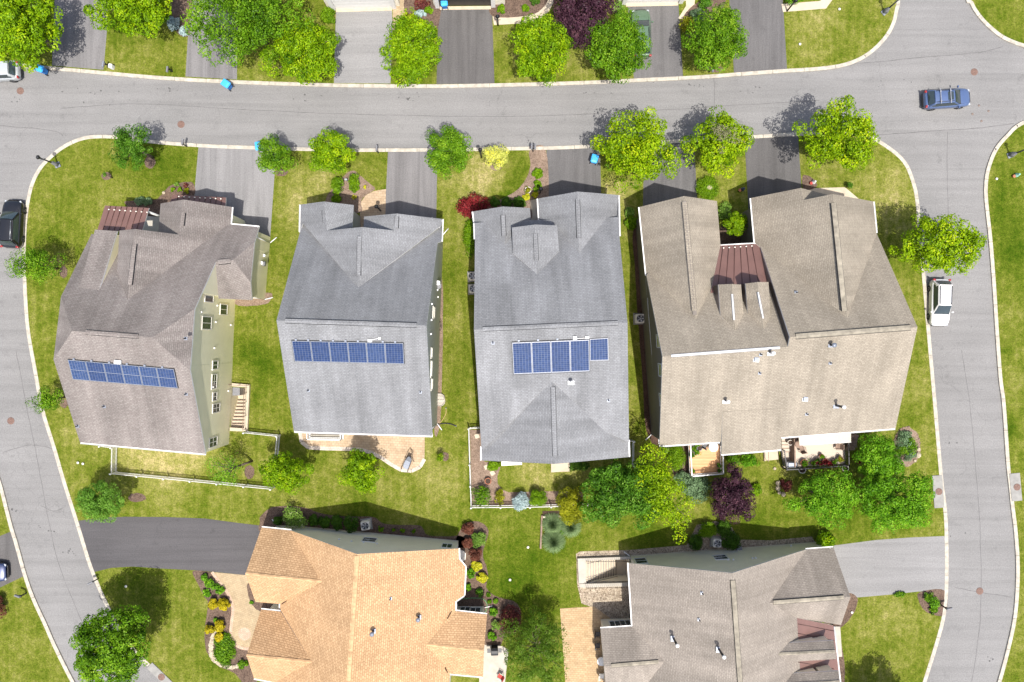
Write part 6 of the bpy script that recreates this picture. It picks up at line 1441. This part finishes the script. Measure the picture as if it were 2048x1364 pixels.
def mailbox(label, px, py, rz, twin=False, white=False):
    t = thing('mailbox', label, 'mailbox', P(px, py, 0), R(rz), 'mailboxes along the kerbs')
    m = MB(); m.box((0, 0, .52), (.10, .10, 1.04)); m.box((.1, 0, .92), (.5, .07, .07)); m.tube((-.0, 0, .55), (.24, 0, .9), .03, .03, 6); m.lathe((0, 0, 1.04), [(.07, 0), (.07, .04), (.03, .09), (.01, .11)], 10); m.build('post', MT['dark'], t, False)
    for s in ((-.16, .16) if twin else (0,)):
        b = MB(); prof = [(-.085, 0), (.085, 0), (.085, .12)] + [(.085 * math.cos(a), .12 + .085 * math.sin(a)) for a in [R(30 * k) for k in range(1, 6)]] + [(-.085, .12)]
        b.loft([[Vector((x, s + y, .96 + z)) for y, z in prof] for x in (-.08, .44)]); o = b.build('box', MT['grey' if not white else 'lead'], t, False)
        b = MB(); b.box((.2, s + .1, 1.1), (.03, .012, .14)); b.build('flag', MT['lamp_red'], o, False)
    if white:
        b = MB(); b.rbox((.05, .35, .3), (.4, .35, .55), .08); b.build('newspaper_box', MT['white'], t, False)
mailbox('mailbox with a pale box beside the upper left driveway', 219, 133, -100, False, True); mailbox('mailbox near the kerb between two upper left driveways', 345, 143, -95)
mailbox('mailbox at the corner of the wide weathered driveway', 374, 293, 80); mailbox('mailbox on the lawn left of the rippled driveway', 757, 306, 88); mailbox('twin box mailbox at the kerb above the mulch strip', 1066, 303, 88, True)
mailbox('mailbox under the ragged street tree up top', 1419, 143, -85); mailbox('mailbox on the lower left lawn by the dark driveway', 53, 1186, 160); mailbox('mailbox at the lower left bend beside the fresh black driveway', 197, 1157, 205); mailbox('mailbox in the mulch bed on the eastern road', 1882, 1210, 10); mailbox('mailbox beside the mid green tree at the parked green car', 1178, 118, -90)
def lamp(label, px, py, rz, hgt=3.0, base=True, name='street_lamp', cat='street lamp', group='lamp posts at the street corners'):
    t = thing(name, label, cat, P(px, py, 0), R(rz), group)
    if base:
        m = MB(); m.box((0, 0, .06), (.5, .5, .12)); m.build('footing', MT['lead'], t, False, .01)
        m = MB(); m.lathe((0, 0, .1), [(.24, 0), (.24, .45), (.19, .6), (.13, .85), (.10, .95)], 4); m.build('pedestal', MT['grey'], t, False)
    m = MB(); m.tube((0, 0, 0), (0, 0, hgt - .35), .085, .06, 10); m.tube((-.28, 0, hgt - .75), (.28, 0, hgt - .75), .025, .025, 6); m.build('pole', MT['dark'], t, False)
    m = MB(); m.lathe((0, 0, hgt - .36), [(.08, 0), (.1, .04), (.14, .3), (.2, .33), (.1, .45), (.03, .52)], 10); m.build('lantern', MT['black'], t, False)
lamp('street lamp at the left street corner lawn', 116, 330, 20); lamp('street lamp on the corner lawn at the upper right', 1768, 25, 40); lamp('street lamp on the outer lawn right of the blue car', 2019, 311, 20)
lamp('slim dark lamp post beside the chartreuse bush', 963, 315, 0, 2.9, False, 'lamp_post', 'lamp post', 'slim garden lamp posts'); lamp('slim lamp post on the curved paver walk', 761, 421, 0, 2.2, False, 'lamp_post', 'lamp post', 'slim garden lamp posts')
lamp('slim lamp post in the mulch strip by the grey driveway', 1080, 386, 0, 2.0, False, 'lamp_post', 'lamp post', 'slim garden lamp posts'); lamp('slim lamp post at the end of the bent cream walk', 996, 51, 0, 2.0, False, 'lamp_post', 'lamp post', 'slim garden lamp posts'); lamp('slim lamp post beside the corner cream walk up top', 1574, 22, 0, 2.2, False, 'lamp_post', 'lamp post', 'slim garden lamp posts')
for i, (x, y, l) in enumerate([(157,925,'left white pipe cap on the lawn below the taupe roof'),(167,927,'right white pipe cap on the lawn below the taupe roof'),(253,1172,'pale cap on the lawn by the lower left mailbox'),(1678,19,'round white cap on the corner lawn at the top'),(1599,89,'grey cap on the upper lawn right of the dark driveway'),(1056,1094,'white cap on the lawn left of the ornamental grasses'),(1020,1159,'white cap on the lawn between the two lower houses'),(1703,1224,'white cap in the mulch strip by the lower right gable'),(1992,358,'pale cap on the outer lawn near the figurine')]):
    t = thing('cleanout_cap', l, 'pipe cap', P(x, y, 0), 0, 'pipe caps in the lawns')
    m = MB(); m.lathe((0, 0, -.02), [(.09, 0), (.09, .12)], 12); m.build('pipe', MT['lead'], t, False); m = MB(); m.lathe((0, 0, .1), [(.12, 0), (.12, .03), (.03, .05)], 12); m.box((0, 0, .16), (.06, .06, .04)); m.build('cap', MT['offwhite'], t, False)

# ------------------------------------------------------------------ fences and railings
def fence(label, pts, h=1.15, group='white picket fences', step=.125, name='picket_fence'):
    w = [P(x, y, h).to_2d().to_3d() for x, y in pts]
    t = thing(name, label, 'fence', w[0], 0, group)
    for a, b in zip(w, w[1:]):
        L = (b - a).length; d = (b - a).normalized(); rz = math.atan2(d.y, d.x); n = Vector((-d.y, d.x, 0))
        k = max(1, round(L / 2.3))
        for i in range(k):
            p, q = a + d * (L * i / k), a + d * (L * (i + 1) / k)
            m = MB(); l = (q - p).length
            for z in (.22, h - .18): m.box((p + q) / 2 + Vector((0, 0, z)), (l - .12, .05, .09), rz)
            for j in range(1, max(2, int(l / step))):
                m.box(p + d * (j * step) + n * .0 + Vector((0, 0, h * .5)), (.05, .028, h - .1), rz)
            m.build('picket_panel', MT['white'], t)
        for i in range(k + (1 if b is w[-1] else 0)):
            p = a + d * (L * i / k); m = MB(); m.box(p + Vector((0, 0, h * .5 + .05)), (.11, .11, h + .1), rz); m.lathe(p + Vector((0, 0, h + .1)), [(.09, 0), (.09, .03), (.02, .09)], 8); m.build('fence_post', MT['white'], t)
    return t
fence('long white picket fence behind the yellow house', [(199,893),(222,896),(221,948),(380,963),(541,979)])
fence('short white picket fence by the stair of the yellow house', [(487,866),(553,873),(549,914)])
fence('white picket fence around the back garden of the twin gabled house', [(966,856),(937,858),(939,930),(942,1016),(1060,1015),(1187,1012)])
fence('short white picket fence beside the big deep green tree', [(1247,883),(1268,883),(1268,932)])
def rail(t, pts, z0, h, key='white', step=.14, thick=.05, name='railing'):
    m = MB()
    for a, b in zip(pts, pts[1:]):
        a, b = Vector((a.x, a.y, z0)), Vector((b.x, b.y, z0)); L = (b - a).length; d = (b - a).normalized(); rz = math.atan2(d.y, d.x)
        m.box((a + b) / 2 + Vector((0, 0, h)), (L + thick, thick * 1.8, thick), rz); m.box((a + b) / 2 + Vector((0, 0, .1)), (L, thick, thick), rz)
        for j in range(int(L / step) + 1): m.box(a + d * (j * step) + Vector((0, 0, h / 2)), (.03, .03, h - .05), rz)
        for p in (a, b): m.box(p + Vector((0, 0, h / 2 + .03)), (thick * 2, thick * 2, h + .1), rz)
    return m.build(name, MT[key], t)
# areaway behind the grey house
t = thing('areaway', 'white walled basement stairwell with railing at the edge of the tan patio', 'stairwell', P(650, 874), 0)
m = MB(); W = lambda x, y, z=0: P(x, y).to_2d().to_3d() + Vector((0, 0, z))
m.slab([W(622,850), W(684,851), W(684,874), W(622,873)], 0, .04, 1)
for a in ([(618,849),(622,849),(622,878),(618,878)], [(622,873.5),(684,874.5),(684,878),(622,877.5)], [(684,850),(688,850),(688,878),(684,878)]): m.slab([W(*p) for p in a], 0, .25, 0)
m.build('curb', [MT['white'], MT['pad']], t)
rail(t, [W(620,852), W(620,876), W(686,877), W(686,852)], .25, .85, 'white', .16, .04)
# ------------------------------------------------------------------ decks
def pot(label, px, py, z, r, key, leaf=None, seed=1, group='flower pots on the decks', cat='flower pot'):
    p = P(px, py, z + .3); t = thing('flower_pot', label, cat, (p.x, p.y, z), 0, group)
    m = MB(); m.lathe((0, 0, 0), [(r * .65, 0), (r * .95, .32), (r * 1.08, .34), (r * 1.08, .40), (r * .9, .40), (r * .88, .34)], 18); m.build('pot', MT[key], t, False)
    m = MB(); m.disc((0, 0, .36), r * .88, 16); m.build('soil', MT['soil'], t, False)
    if leaf:
        g = np.random.default_rng(seed); C = g.normal(size=(9, 3)) * np.array([r * .45, r * .45, .06]) + np.array([0, 0, .5])
        me = leaf_mesh('foliage', C, np.full(9, r * .55), 26, .1, leaf, seed); o = bpy.data.objects.new('foliage', me); COL.objects.link(o); o.parent = t
def chair(label, px, py, z, rz, key='dark', group='outdoor chairs', cushion=None):
    p = P(px, py, z + .4); t = thing('patio_chair', label, 'chair', (p.x, p.y, z), R(rz), group)
    m = MB(); m.box((0, 0, .43), (.48, .48, .05)); m.build('seat', MT[cushion or key], t, False, .01)
    m = MB(); m.box((-.25, 0, .72), (.05, .48, .55), 0, 0, ('Y', R(-12))); m.build('backrest', MT[cushion or key], t, False, .01)
    for sx in (-1, 1):
        for sy in (-1, 1):
            m = MB(); m.tube((sx * .22, sy * .22, 0), (sx * .21, sy * .21, .42), .02, .02, 6); m.build('leg', MT[key], t, False)
    for sy in (-1, 1):
        m = MB(); m.box((0, sy * .27, .64), (.46, .05, .035)); m.tube((.2, sy * .27, .42), (.2, sy * .27, .63), .016, .016, 5); m.build('armrest', MT[key], t, False)
def table(label, px, py, z, r, key='white', group=None):
    p = P(px, py, z + .72); t = thing('patio_table', label, 'table', (p.x, p.y, z), 0, group)
    m = MB(); m.lathe((0, 0, .7), [(r * .97, 0), (r, .015), (r, .03), (r * .97, .04), (.02, .04)], 28); m.build('tabletop', MT[key], t, False)
    for k in range(4):
        a = k * 1.5708 + .6; m = MB(); m.tube((r * .7 * math.cos(a), r * .7 * math.sin(a), 0), (r * .55 * math.cos(a), r * .55 * math.sin(a), .7), .022, .022, 6); m.build('leg', MT['dark'], t, False)
zd = .75
t = thing('wooden_deck', 'orange wooden deck with white railing behind the beige duplex', 'deck', P(1408, 915), 0)
Z = lambda x, y, z: P(x, y, z).to_2d().to_3d() + Vector((0, 0, 0))
m = MB(); c = [P(x, y, zd) for x, y in ((1376,880),(1440,876),(1441,944),(1379,949))]; m.slab(c, zd - .08, zd); m.build('boards', MT['boards'], t)
m = MB()
for p in c: m.box(Vector((p.x, p.y, zd / 2 - .05)), (.14, .14, zd - .1))
m.slab(c, zd - .3, zd - .09); m.build('deck_frame', MT['timber'], t)
rail(t, [P(x, y, zd) for x, y in ((1376,884),(1379,949),(1441,944),(1440,886))], zd, .95, 'white', .13, .055)
for i, (x, y, l) in enumerate([(1387,897,'first potted plant at the left rail of the orange deck'),(1393,904,'second potted plant at the left rail of the orange deck'),(1383,909,'third potted plant at the left rail of the orange deck'),(1391,891,'potted plant nearest the eave on the orange deck'),(1399,896,'bare soil pot on the orange deck')]): pot(l, x, y, zd, .24, 'lead', None if i == 4 else 'lf_mid', 60 + i)
pot('small plant at the outer corner of the orange deck', 1386, 942, zd, .15, 'timber', 'lf_mid', 66); pot('dark leafed pot at the right rail of the orange deck', 1437, 931, zd, .2, 'timber', 'lf_deep', 67); pot('tall dark leafed pot at the outer right corner of the orange deck', 1437, 941, zd, .17, 'timber', 'lf_deep', 68)
table('white round table on the orange deck', 1427, 894, zd, .45); chair('dark chair under the eave on the orange deck', 1409, 891, zd, 60)
zd = 1.0
t = thing('wooden_deck', 'pale deck full of flower pots behind the beige duplex', 'deck', P(1630, 900), 0)
m = MB(); c = [P(x, y, zd) for x, y in ((1590,865),(1688,860),(1689,927),(1591,934))]; m.slab(c, zd - .08, zd); m.build('boards', MT['boards_pale'], t)
m = MB(); c2 = [P(x, y, .5) for x, y in ((1563,872),(1588,871),(1589,934),(1567,935))]; m.slab(c2, .42, .5)
for k in range(4): m.slab([P(x, y, .5) for x, y in ((1563,876 + k * 7),(1586,876 + k * 7),(1586,881.5 + k * 7),(1563,881.5 + k * 7))], .5, .56 + .03 * k)
m.build('steps', MT['boards_pale'], t)
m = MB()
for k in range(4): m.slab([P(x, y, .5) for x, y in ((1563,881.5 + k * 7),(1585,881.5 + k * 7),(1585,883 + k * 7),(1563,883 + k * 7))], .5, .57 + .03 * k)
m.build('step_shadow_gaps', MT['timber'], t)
m = MB(); m.slab([P(x, y, 1.5) for x, y in ((1587,869),(1589.5,869),(1591,934),(1588.5,934))], .4, 1.6); m.build('screen_wall', MT['timber'], t)
m = MB()
for p in c + c2: m.box(Vector((p.x, p.y, .22)), (.14, .14, .44 if p in c2 else .9))
m.slab(c, zd - .28, zd - .09); m.build('deck_frame', MT['timber'], t)
rail(t, [P(x, y, zd) for x, y in ((1566,936),(1591,935),(1689,928),(1688,880))], zd, .95, 'dark', .14, .045)
rail(t, [P(x, y, .5) for x, y in ((1561,898),(1566,935))], .5, 1.0, 'dark', .2, .05)
t = thing('awning', 'cream retractable awning along the eave of the pale deck', 'awning', P(1650, 872, 2.6), 0)
m = MB(); a = [P(1597,870,2.9), P(1702,863,2.9), P(1702,884,2.45), P(1599,890,2.45)]; h_ = [p - Vector((0, 0, .03)) for p in a]
m.loft([h_, a]); m.build('canopy', MT['canvas'], t)
m = MB(); m.tube(a[3], a[2], .05, .05, 8); m.build('front_bar', MT['white'], t)
for e, f in ((a[3], P(1602,868,2.2)), (a[2], P(1698,862,2.2))):
    m = MB(); m.tube(e - Vector((0, 0, .05)), f, .03, .03, 6); m.build('arm', MT['white'], t)
t = thing('garden_stairs', 'dark timber stair at the right end of the pale deck', 'stairs', P(1708, 880), 0)
m = MB()
for k in range(6): m.slab([P(x, y) for x, y in ((1690,868 + k * 5.5),(1708,867 + k * 5.5),(1708,872 + k * 5.5),(1690,873 + k * 5.5))], .05, .95 - k * .15)
m.build('treads', MT['timber'], t)
m = MB(); m.tube(P(1709,860,1.9), P(1714,895,1.0), .035, .035, 6); m.tube(P(1700,862,1.9), P(1703,897,1.0), .035, .035, 6)
for x, y in ((1709,862),(1711,880),(1712,893)): q = P(x, y, 1.2); m.tube((q.x, q.y, 0), (q.x, q.y, 1.3), .03, .03, 6)
m.build('handrail', MT['timber'], t)
table('dark round table on the pale deck', 1598, 888, 1.0, .38, 'timber'); chair('dark chair above the table on the pale deck', 1597, 877, 1.0, -90, 'timber'); chair('dark chair below the table on the pale deck', 1604, 899, 1.0, 100, 'timber'); chair('wicker chair at the right rail of the pale deck', 1676, 893, 1.0, 180, 'timber')
for i, (x, y, r, k_, lf, l) in enumerate([(1608,926,.34,'terracotta','lf_fresh','large round green pot plant on the pale deck'),(1625,926,.2,'timber','lf_mid','low trough plant left of the red flowers'),(1634,921,.22,'timber','lf_deep','dark leafed pot behind the red flowers'),(1640,926,.2,'terracotta','lf_red','small red flower pot beside the trough'),(1650,923,.26,'terracotta','lf_red','biggest red flower pot on the pale deck'),(1659,927,.2,'terracotta','lf_red','red flower pot at the deck edge'),(1668,923,.22,'timber','lf_mid','green plant right of the red flowers'),(1680,918,.28,'timber','lf_gold','tall yellow green plant at the deck corner'),(1643,912,.2,'terracotta','lf_mid','pot behind the row near the middle of the pale deck'),(1632,924,.15,'offwhite','lf_red','smallest pale pot in the row on the pale deck')]): pot(l, x, y, 1.0, r, k_, lf, 80 + i)
pot('white rimmed empty planter on the deck steps', 1580, 885, .7, .24, 'offwhite', None, 95); pot('white rimmed urn on the ground left below the pale deck', 1604, 939, .0, .34, 'offwhite', None, 96, 'urns below the pale deck'); pot('white rimmed urn on the ground right below the pale deck', 1690, 936, .0, .3, 'offwhite', None, 97, 'urns below the pale deck'); pot('orange pot in the shade right of the pale deck', 1716, 922, .0, .22, 'terracotta', 'lf_red', 98)
t = thing('covered_grill', 'grill under a grey cover at the left corner of the pale deck', 'grill', P(1580, 928, .9).to_2d().to_3d() + Vector((0, 0, .5)), 0)
m = MB(); m.rbox((0, 0, .45), (1.05, .55, .9), .12); m.build('cover', MT['grey'], t, False); m = MB(); m.rbox((0, 0, .93), (.75, .42, .14), .1); m.build('hood', MT['lead'], t, False)
t = thing('garden_landing', 'cream ramp landing with dark rails left of the pale deck', 'landing', P(1542, 912), 0)
m = MB(); m.slab([P(x, y) for x, y in ((1526,893),(1553,891),(1555,918),(1527,921))], 0, .25); m.build('slab', MT['cream_conc'], t)
m = MB(); m.tube(P(1528,900,1.0), P(1529,924,1.0), .025, .025, 6); m.tube(P(1537,897,1.0), P(1537,924,1.0), .025, .025, 6)
for x, y in ((1528,902),(1529,922),(1537,899),(1537,922)): q = P(x, y, 1.0); m.tube((q.x, q.y, .2), (q.x, q.y, 1.0), .02, .02, 5)
m.build('rails', MT['timber'], t)
# ------------------------------------------------------------------ air conditioners
def aircon(label, px, py, rz, s=.82):
    p = P(px, py, .8); t = thing('air_conditioner', label, 'air conditioner', (p.x, p.y, 0), R(rz), 'air conditioning units beside the houses')
    m = MB(); m.box((0, 0, .04), (s + .25, s + .25, .08)); m.build('pad', MT['concrete'], t, False)
    m = MB(); m.rbox((0, 0, .44), (s, s, .72), .1)
    for k in range(9):
        for sg in (-1, 1):
            m.box((0, sg * (s / 2), .14 + k * .07), (s * .8, .012, .02)); m.box((sg * (s / 2), 0, .14 + k * .07), (.012, s * .8, .02))
    m.build('casing', MT['offwhite'], t, False)
    m = MB(); m.lathe((0, 0, .803), [(s * .40, 0), (s * .40, .006), (s * .02, .006)], 24); m.build('fan_well', MT['black'], t, False)
    m = MB()
    for k in range(5):
        a = k * 1.2566; m.face([(.05 * math.cos(a), .05 * math.sin(a), .815), (s * .36 * math.cos(a - .3), s * .36 * math.sin(a - .3), .815), (s * .37 * math.cos(a + .25), s * .37 * math.sin(a + .25), .83)])
    m.lathe((0, 0, .81), [(.08, 0), (.08, .03), (.02, .035)], 12)
    m.build('fan', MT['steel'], t, False)
    m = MB()
    for q in (.42, .3, .18): m.path([Vector((s * q * math.cos(a), s * q * math.sin(a), .85)) for a in [R(15 * k) for k in range(25)]], .006, 4)
    for k in range(8): a = k * .785; m.tube((.06 * math.cos(a), .06 * math.sin(a), .855), (s * .43 * math.cos(a), s * .43 * math.sin(a), .85), .006, .006, 4)
    m.build('guard', MT['steel'], t, False)
aircon('air conditioner in the shady mulch bed of the orange roofed house', 730, 1052, 8); aircon('air conditioner between the dark clipped balls', 1435, 1087, -3, .78); aircon('air conditioner on the dark mulch beside the duplex', 1281, 637, 2, .85)
aircon('upper air conditioner peeking out beside the twin gabled house', 945, 552, 3, .78); aircon('lower air conditioner peeking out beside the twin gabled house', 946, 577, 3, .78)
# ------------------------------------------------------------------ small garden things
def rocks(name, label, pts, r, key='stone', cat='stone edging', seed=5, group=None):
    c = P(*pts[0]); t = thing(name, label, cat, c, 0, group); g = random.Random(seed); m = MB()
    for (x, y) in pts:
        p = P(x, y); q = r * g.uniform(.7, 1.3); a0 = g.random() * 6
        rings = []
        for z, k in ((-.02, .9), (q * .5, 1.0), (q * .85, .75), (q * 1.0, .3)):
            rings.append([p + Vector((math.cos(a0 + j * .898) * q * k * g.uniform(.85, 1.15), math.sin(a0 + j * .898) * q * k * g.uniform(.8, 1.1), z)) for j in range(7)])
        m.loft(rings, False, True)
    o = m.build('stones', MT[key], t)
    return t
arc = smooth_loop([(432,1262),(425,1274),(421,1290),(422,1307),(430,1322),(446,1331),(465,1335),(483,1328)], 6, False)
rocks('stone_edging', 'curved low wall of pale stones in the front garden bed', arc + [(x + 4, y - 3) for x, y in arc[::2]], .17)
ell = [(1814 + 26 * math.cos(a), 893 + 39 * math.sin(a)) for a in [i * .21 for i in range(30)]]
m = MB(); m.disc(P(1814, 893, .014), 27 / PPM, 30, 0, 40 / PPM, .05, 3); tag(m.build('garden_bed', MT['mulch_pale']), 'oval mulch bed edged with stones near the eastern road', 'garden bed', None, 'structure')
rocks('stone_edging', 'partial ring of small stones around the oval bed', ell[12:24] + ell[27:30], .09, 'timber', seed=8)
for i, (x, y, r, l) in enumerate([(1834,910,.26,'pale boulder at the lower right of the oval bed'),(1829,921,.19,'pale boulder at the bottom of the oval bed'),(1836,898,.15,'small boulder at the right rim of the oval bed'),(1556,966,.2,'topmost fieldstone in the lawn below the pale deck'),(1555,976,.22,'middle fieldstone in the lawn below the pale deck'),(1558,985,.2,'lowest fieldstone in the lawn below the pale deck'),(1566,988,.2,'flat fieldstone beside the shadowed plant'),(1415,378,.26,'pale stone in the middle of the clipped oval bed'),(1549,937,.2,'small stone at the foot of the deck steps'),(328,386,.16,'small stone in the porch mulch bed')]):
    t = rocks('boulder', l, [(x, y)], r, 'stone', 'boulder', 20 + i, 'boulders and fieldstones')
    if i == 7: t.location.z += .48
for i, (x, y, a, l) in enumerate([(954,872,20,'stepping stone nearest the grey gable corner'),(973,934,25,'upper stepping stone in the fenced mulch bed'),(985,946,30,'lower stepping stone in the fenced mulch bed')]):
    t = tag((lambda b: (b.box(P(x, y, .03), (.42, .42, .07), R(a)), b.build('stepping_stone', MT['cream_conc'], None, True, .01))[1])(MB()), l, 'stepping stone', 'stepping stones in the fenced bed')
pot('empty terracotta rimmed planter in the fenced mulch bed', 976, 962, 0, .29, 'terracotta', None, 120, None); pot('white rimmed planter in the mulch strip by the driveway', 1056, 380, 0, .29, 'offwhite', 'lf_gold', 121, None)
t = thing('timber_edging', 'weathered timber border around the ornamental grasses', 'timber edging', P(1083, 1060), 0)
m = MB(); a, b = P(1084,1030), P(1081,1096); m.box((a + b) / 2 + Vector((0, 0, .13)), ((b - a).length, .16, .26), math.atan2(b.y - a.y, b.x - a.x)); m.build('side_timber', MT['timber'], t)
m = MB(); a, b = P(1086,1033), P(1122,1032); m.box((a + b) / 2 + Vector((0, 0, .15)), ((b - a).length, .16, .3), math.atan2(b.y - a.y, b.x - a.x)); m.build('end_timber', MT['canvas'], t)
m = MB(); m.face([P(x, y, .02) for x, y in ((1085,1022),(1120,1022),(1121,1031),(1085,1031))]); tag(m.build('garden_bed', MT['soil']), 'dark soil strip behind the timber border', 'garden bed', None, 'structure')
# patio swing chair, grill and garden chairs
p = P(816, 925); t = thing('lounge_chair', 'grey sling lounge chair with a dark frame on the tan patio', 'lounge chair', p, R(65))
m = MB(); m.loft([[Vector((x, y * wd, z)) for y in (-1, -.5, 0, .5, 1)] + [Vector((x, y * wd, z - .04)) for y in (1, .5, 0, -.5, -1)] for x, wd, z in ((-.6, .22, .22), (-.25, .30, .30), (.2, .28, .42), (.7, .16, .85))]); m.build('sling', MT['lead'], t, False)
m = MB(); m.path([(-.85, -.36, 0), (-.78, -.34, .24), (.8, -.26, .88), (.95, 0, 1.7), (.8, .26, .88), (-.78, .34, .24), (-.85, .36, 0)], .025, 6); m.path([(.3, -.5, 0), (.95, 0, 1.7), (.3, .5, 0)], .025, 6); m.tube((.95, 0, 1.7), (1.2, 0, 0), .025, .025, 6); m.build('frame', MT['dark'], t, False)
p = P(989, 1303, .8); t = thing('barbecue_grill', 'black barbecue grill on the pale patio', 'grill', (p.x, p.y, 0), R(92))
m = MB(); m.box((0, 0, .4), (.55, .62, .78)); m.build('cart', MT['black'], t, False, .02)
m = MB(); m.loft([[Vector((.36 * math.cos(a) * k, y, .82 + .28 * math.sin(a) * k)) for a in [R(180 * i / 8) for i in range(9)]] for y, k in ((-.34, .9), (-.3, 1), (.3, 1), (.34, .9))]); m.build('lid', MT['black'], t, False)
m = MB(); m.box((.1, .52, .82), (.4, .32, .03)); m.box((.1, -.52, .82), (.4, .32, .03)); m.tube((.34, -.25, .98), (.34, .25, .98), .02, .02, 6); m.build('shelf', MT['dark'], t, False)
chair('garden chair with a bright striped cushion on the pale patio', 1001, 1352, .02, 150, 'mint', None, 'red_fab')
chair('black chair at the upper end of the ochre patio', 1195, 1268, .02, 0, 'black', 'chairs on the ochre patio'); chair('black chair in the middle of the ochre patio', 1195, 1291, .02, 0, 'black', 'chairs on the ochre patio')
table('white round table on the ochre patio', 1203, 1323, .02, .42, 'white'); chair('white cushioned chair at the bottom of the ochre patio', 1203, 1352, .02, 0, 'offwhite', 'chairs on the ochre patio', 'white')
for (pts, key, l) in [([(913,1199,.6),(930,1197,.1),(950,1196,.03),(966,1198,.03),(974,1208,.03),(973,1220,.03),(968,1226,.1)], 'hose', 'pale green garden hose looping over the wavy bed'), ([(878,848,.05),(886,838,.03),(892,826,.03),(892,816,.03)], 'hose_tan', 'tan hose on the lawn beside the grey house'), ([(868,852,.1),(878,848,.1),(890,846.5,.06),(902,848,.06),(912,852,.05)], 'black', 'black drain pipe curving onto the lawn behind the grey house')]:
    t = thing('garden_hose', l, 'hose', P(pts[0][0], pts[0][1]), 0)
    q = smooth_loop([(a, b) for a, b, c_ in pts], 4, False); m = MB(); m.path([P(a, b, .05) for a, b in q], .035 if key != 'black' else .06, 6); m.build('tube', MT[key], t)
    m = MB(); e = P(q[-1][0], q[-1][1], .05); m.lathe(e - Vector((0, 0, .05)), [(.05, 0), (.05, .09), (.02, .1)], 8); m.build('nozzle', MT['lead'], t)
t = thing('hose_reel', 'round dark hoop leaning on the wall of the grey house', 'hose reel', P(877, 651, .3), 0)
m = MB(); c0 = P(877, 652, .9); m.path([c0 + Vector((.28 * math.sin(a) * .5 + .15, .42 * math.cos(a), .5 * math.sin(a) * .6)) for a in [R(15 * k) for k in range(25)]], .03, 6); m.build('hoop', MT['dark'], t); m = MB(); m.tube(c0 + Vector((0, 0, -.8)), c0, .04, .04, 6); m.build('stand', MT['dark'], t)
for (x, y, k1_, k2_, l) in [(2031,351,'mint','terracotta','green and orange garden figurine on the outer lawn'),(1484,379,'paint_navy','terracotta','dark blue figurine with pots on the lawn beside the black driveway'),(1626,365,'white','red_fab','white and red figurine in the corner mulch bed')]:
    t = thing('garden_figurine', l, 'figurine', P(x, y), 0, 'garden figurines')
    m = MB(); m.lathe((0, 0, 0), [(.16, 0), (.2, .12), (.16, .35), (.08, .45), (.1, .52), (.09, .6), (.02, .66)], 14); m.build('body', MT[k1_], t, False)
    m = MB(); m.lathe((-.25, -.1, 0), [(.11, 0), (.15, .2), (.15, .24), (.02, .22)], 14); m.build('pot', MT[k2_], t, False)
t = thing('house_flag', 'small striped flag on a pole beside the closed white garage', 'flag', P(664, 20), R(55))
m = MB(); m.tube((0, 0, 1.2), (.9, 0, 2.1), .018, .018, 6); m.build('pole', MT['white'], t, False)
m = MB()
for k in range(7): m.box((.62 + .02 * k, -.0, 1.72 - .10 * k), (.5, .012, .099), 0, k % 2)
m.box((.5, 0, 1.62), (.2, .02, .3), 0, 2); m.build('cloth', [MT['lamp_red'], MT['white'], MT['paint_navy']], t, False)
t = thing('stick_stake', 'grey planting stake between the pair of rounded bushes', 'stake', P(695, 362), 0); m = MB(); m.box((0, 0, .35), (.12, .06, .7)); m.build('board', MT['lead'], t, False); m = MB(); m.box((0, 0, .68), (.24, .16, .03)); m.build('plate', MT['lamp_clear'], t, False)
# ------------------------------------------------------------------ light and camera
def light():
    SUN_EL, SUN_ROT = R(70), R(180 - 18)       # sun a little west... shadows fall up the picture, slightly left
    w = bpy.data.worlds.new('World'); SC.world = w; w.use_nodes = True
    nt = w.node_tree; bg = nt.nodes['Background']
    sky = nt.nodes.new('ShaderNodeTexSky'); sky.sky_type = 'NISHITA'; sky.sun_disc = False
    sky.sun_elevation = SUN_EL; sky.sun_rotation = SUN_ROT; sky.air_density = 0.75; sky.dust_density = 3.0; sky.ozone_density = 0.6
    nt.links.new(sky.outputs[0], bg.inputs[0]); bg.inputs[1].default_value = 0.15
    l = bpy.data.lights.new('sun', 'SUN'); l.energy = 3.95; l.angle = R(0.55); l.color = (1.0, 0.968, 0.915)
    o = bpy.data.objects.new('sun', l); COL.objects.link(o)
    h = Vector((-0.115, 0.355, -1.0))           # direction the light travels
    o.rotation_euler = h.to_track_quat('-Z', 'Y').to_euler(); o.location = (0, -20, 60)
    c = bpy.data.cameras.new('aerial_camera'); c.sensor_width = 36; c.lens = 18 / (1024 / PPM / CAMH); c.clip_end = 3000; c.clip_start = 0.5
    co = bpy.data.objects.new('aerial_camera', c); COL.objects.link(co); co.location = (0, 0, CAMH); co.rotation_euler = (0, 0, 0)
    SC.camera = co
    SC.view_settings.view_transform = 'Standard'; SC.view_settings.look = 'None'; SC.view_settings.exposure = 0.74; SC.view_settings.gamma = 1.0
    try: SC.cycles.max_bounces = 6; SC.cycles.diffuse_bounces = 3; SC.cycles.transparent_max_bounces = 4
    except Exception: pass
light()
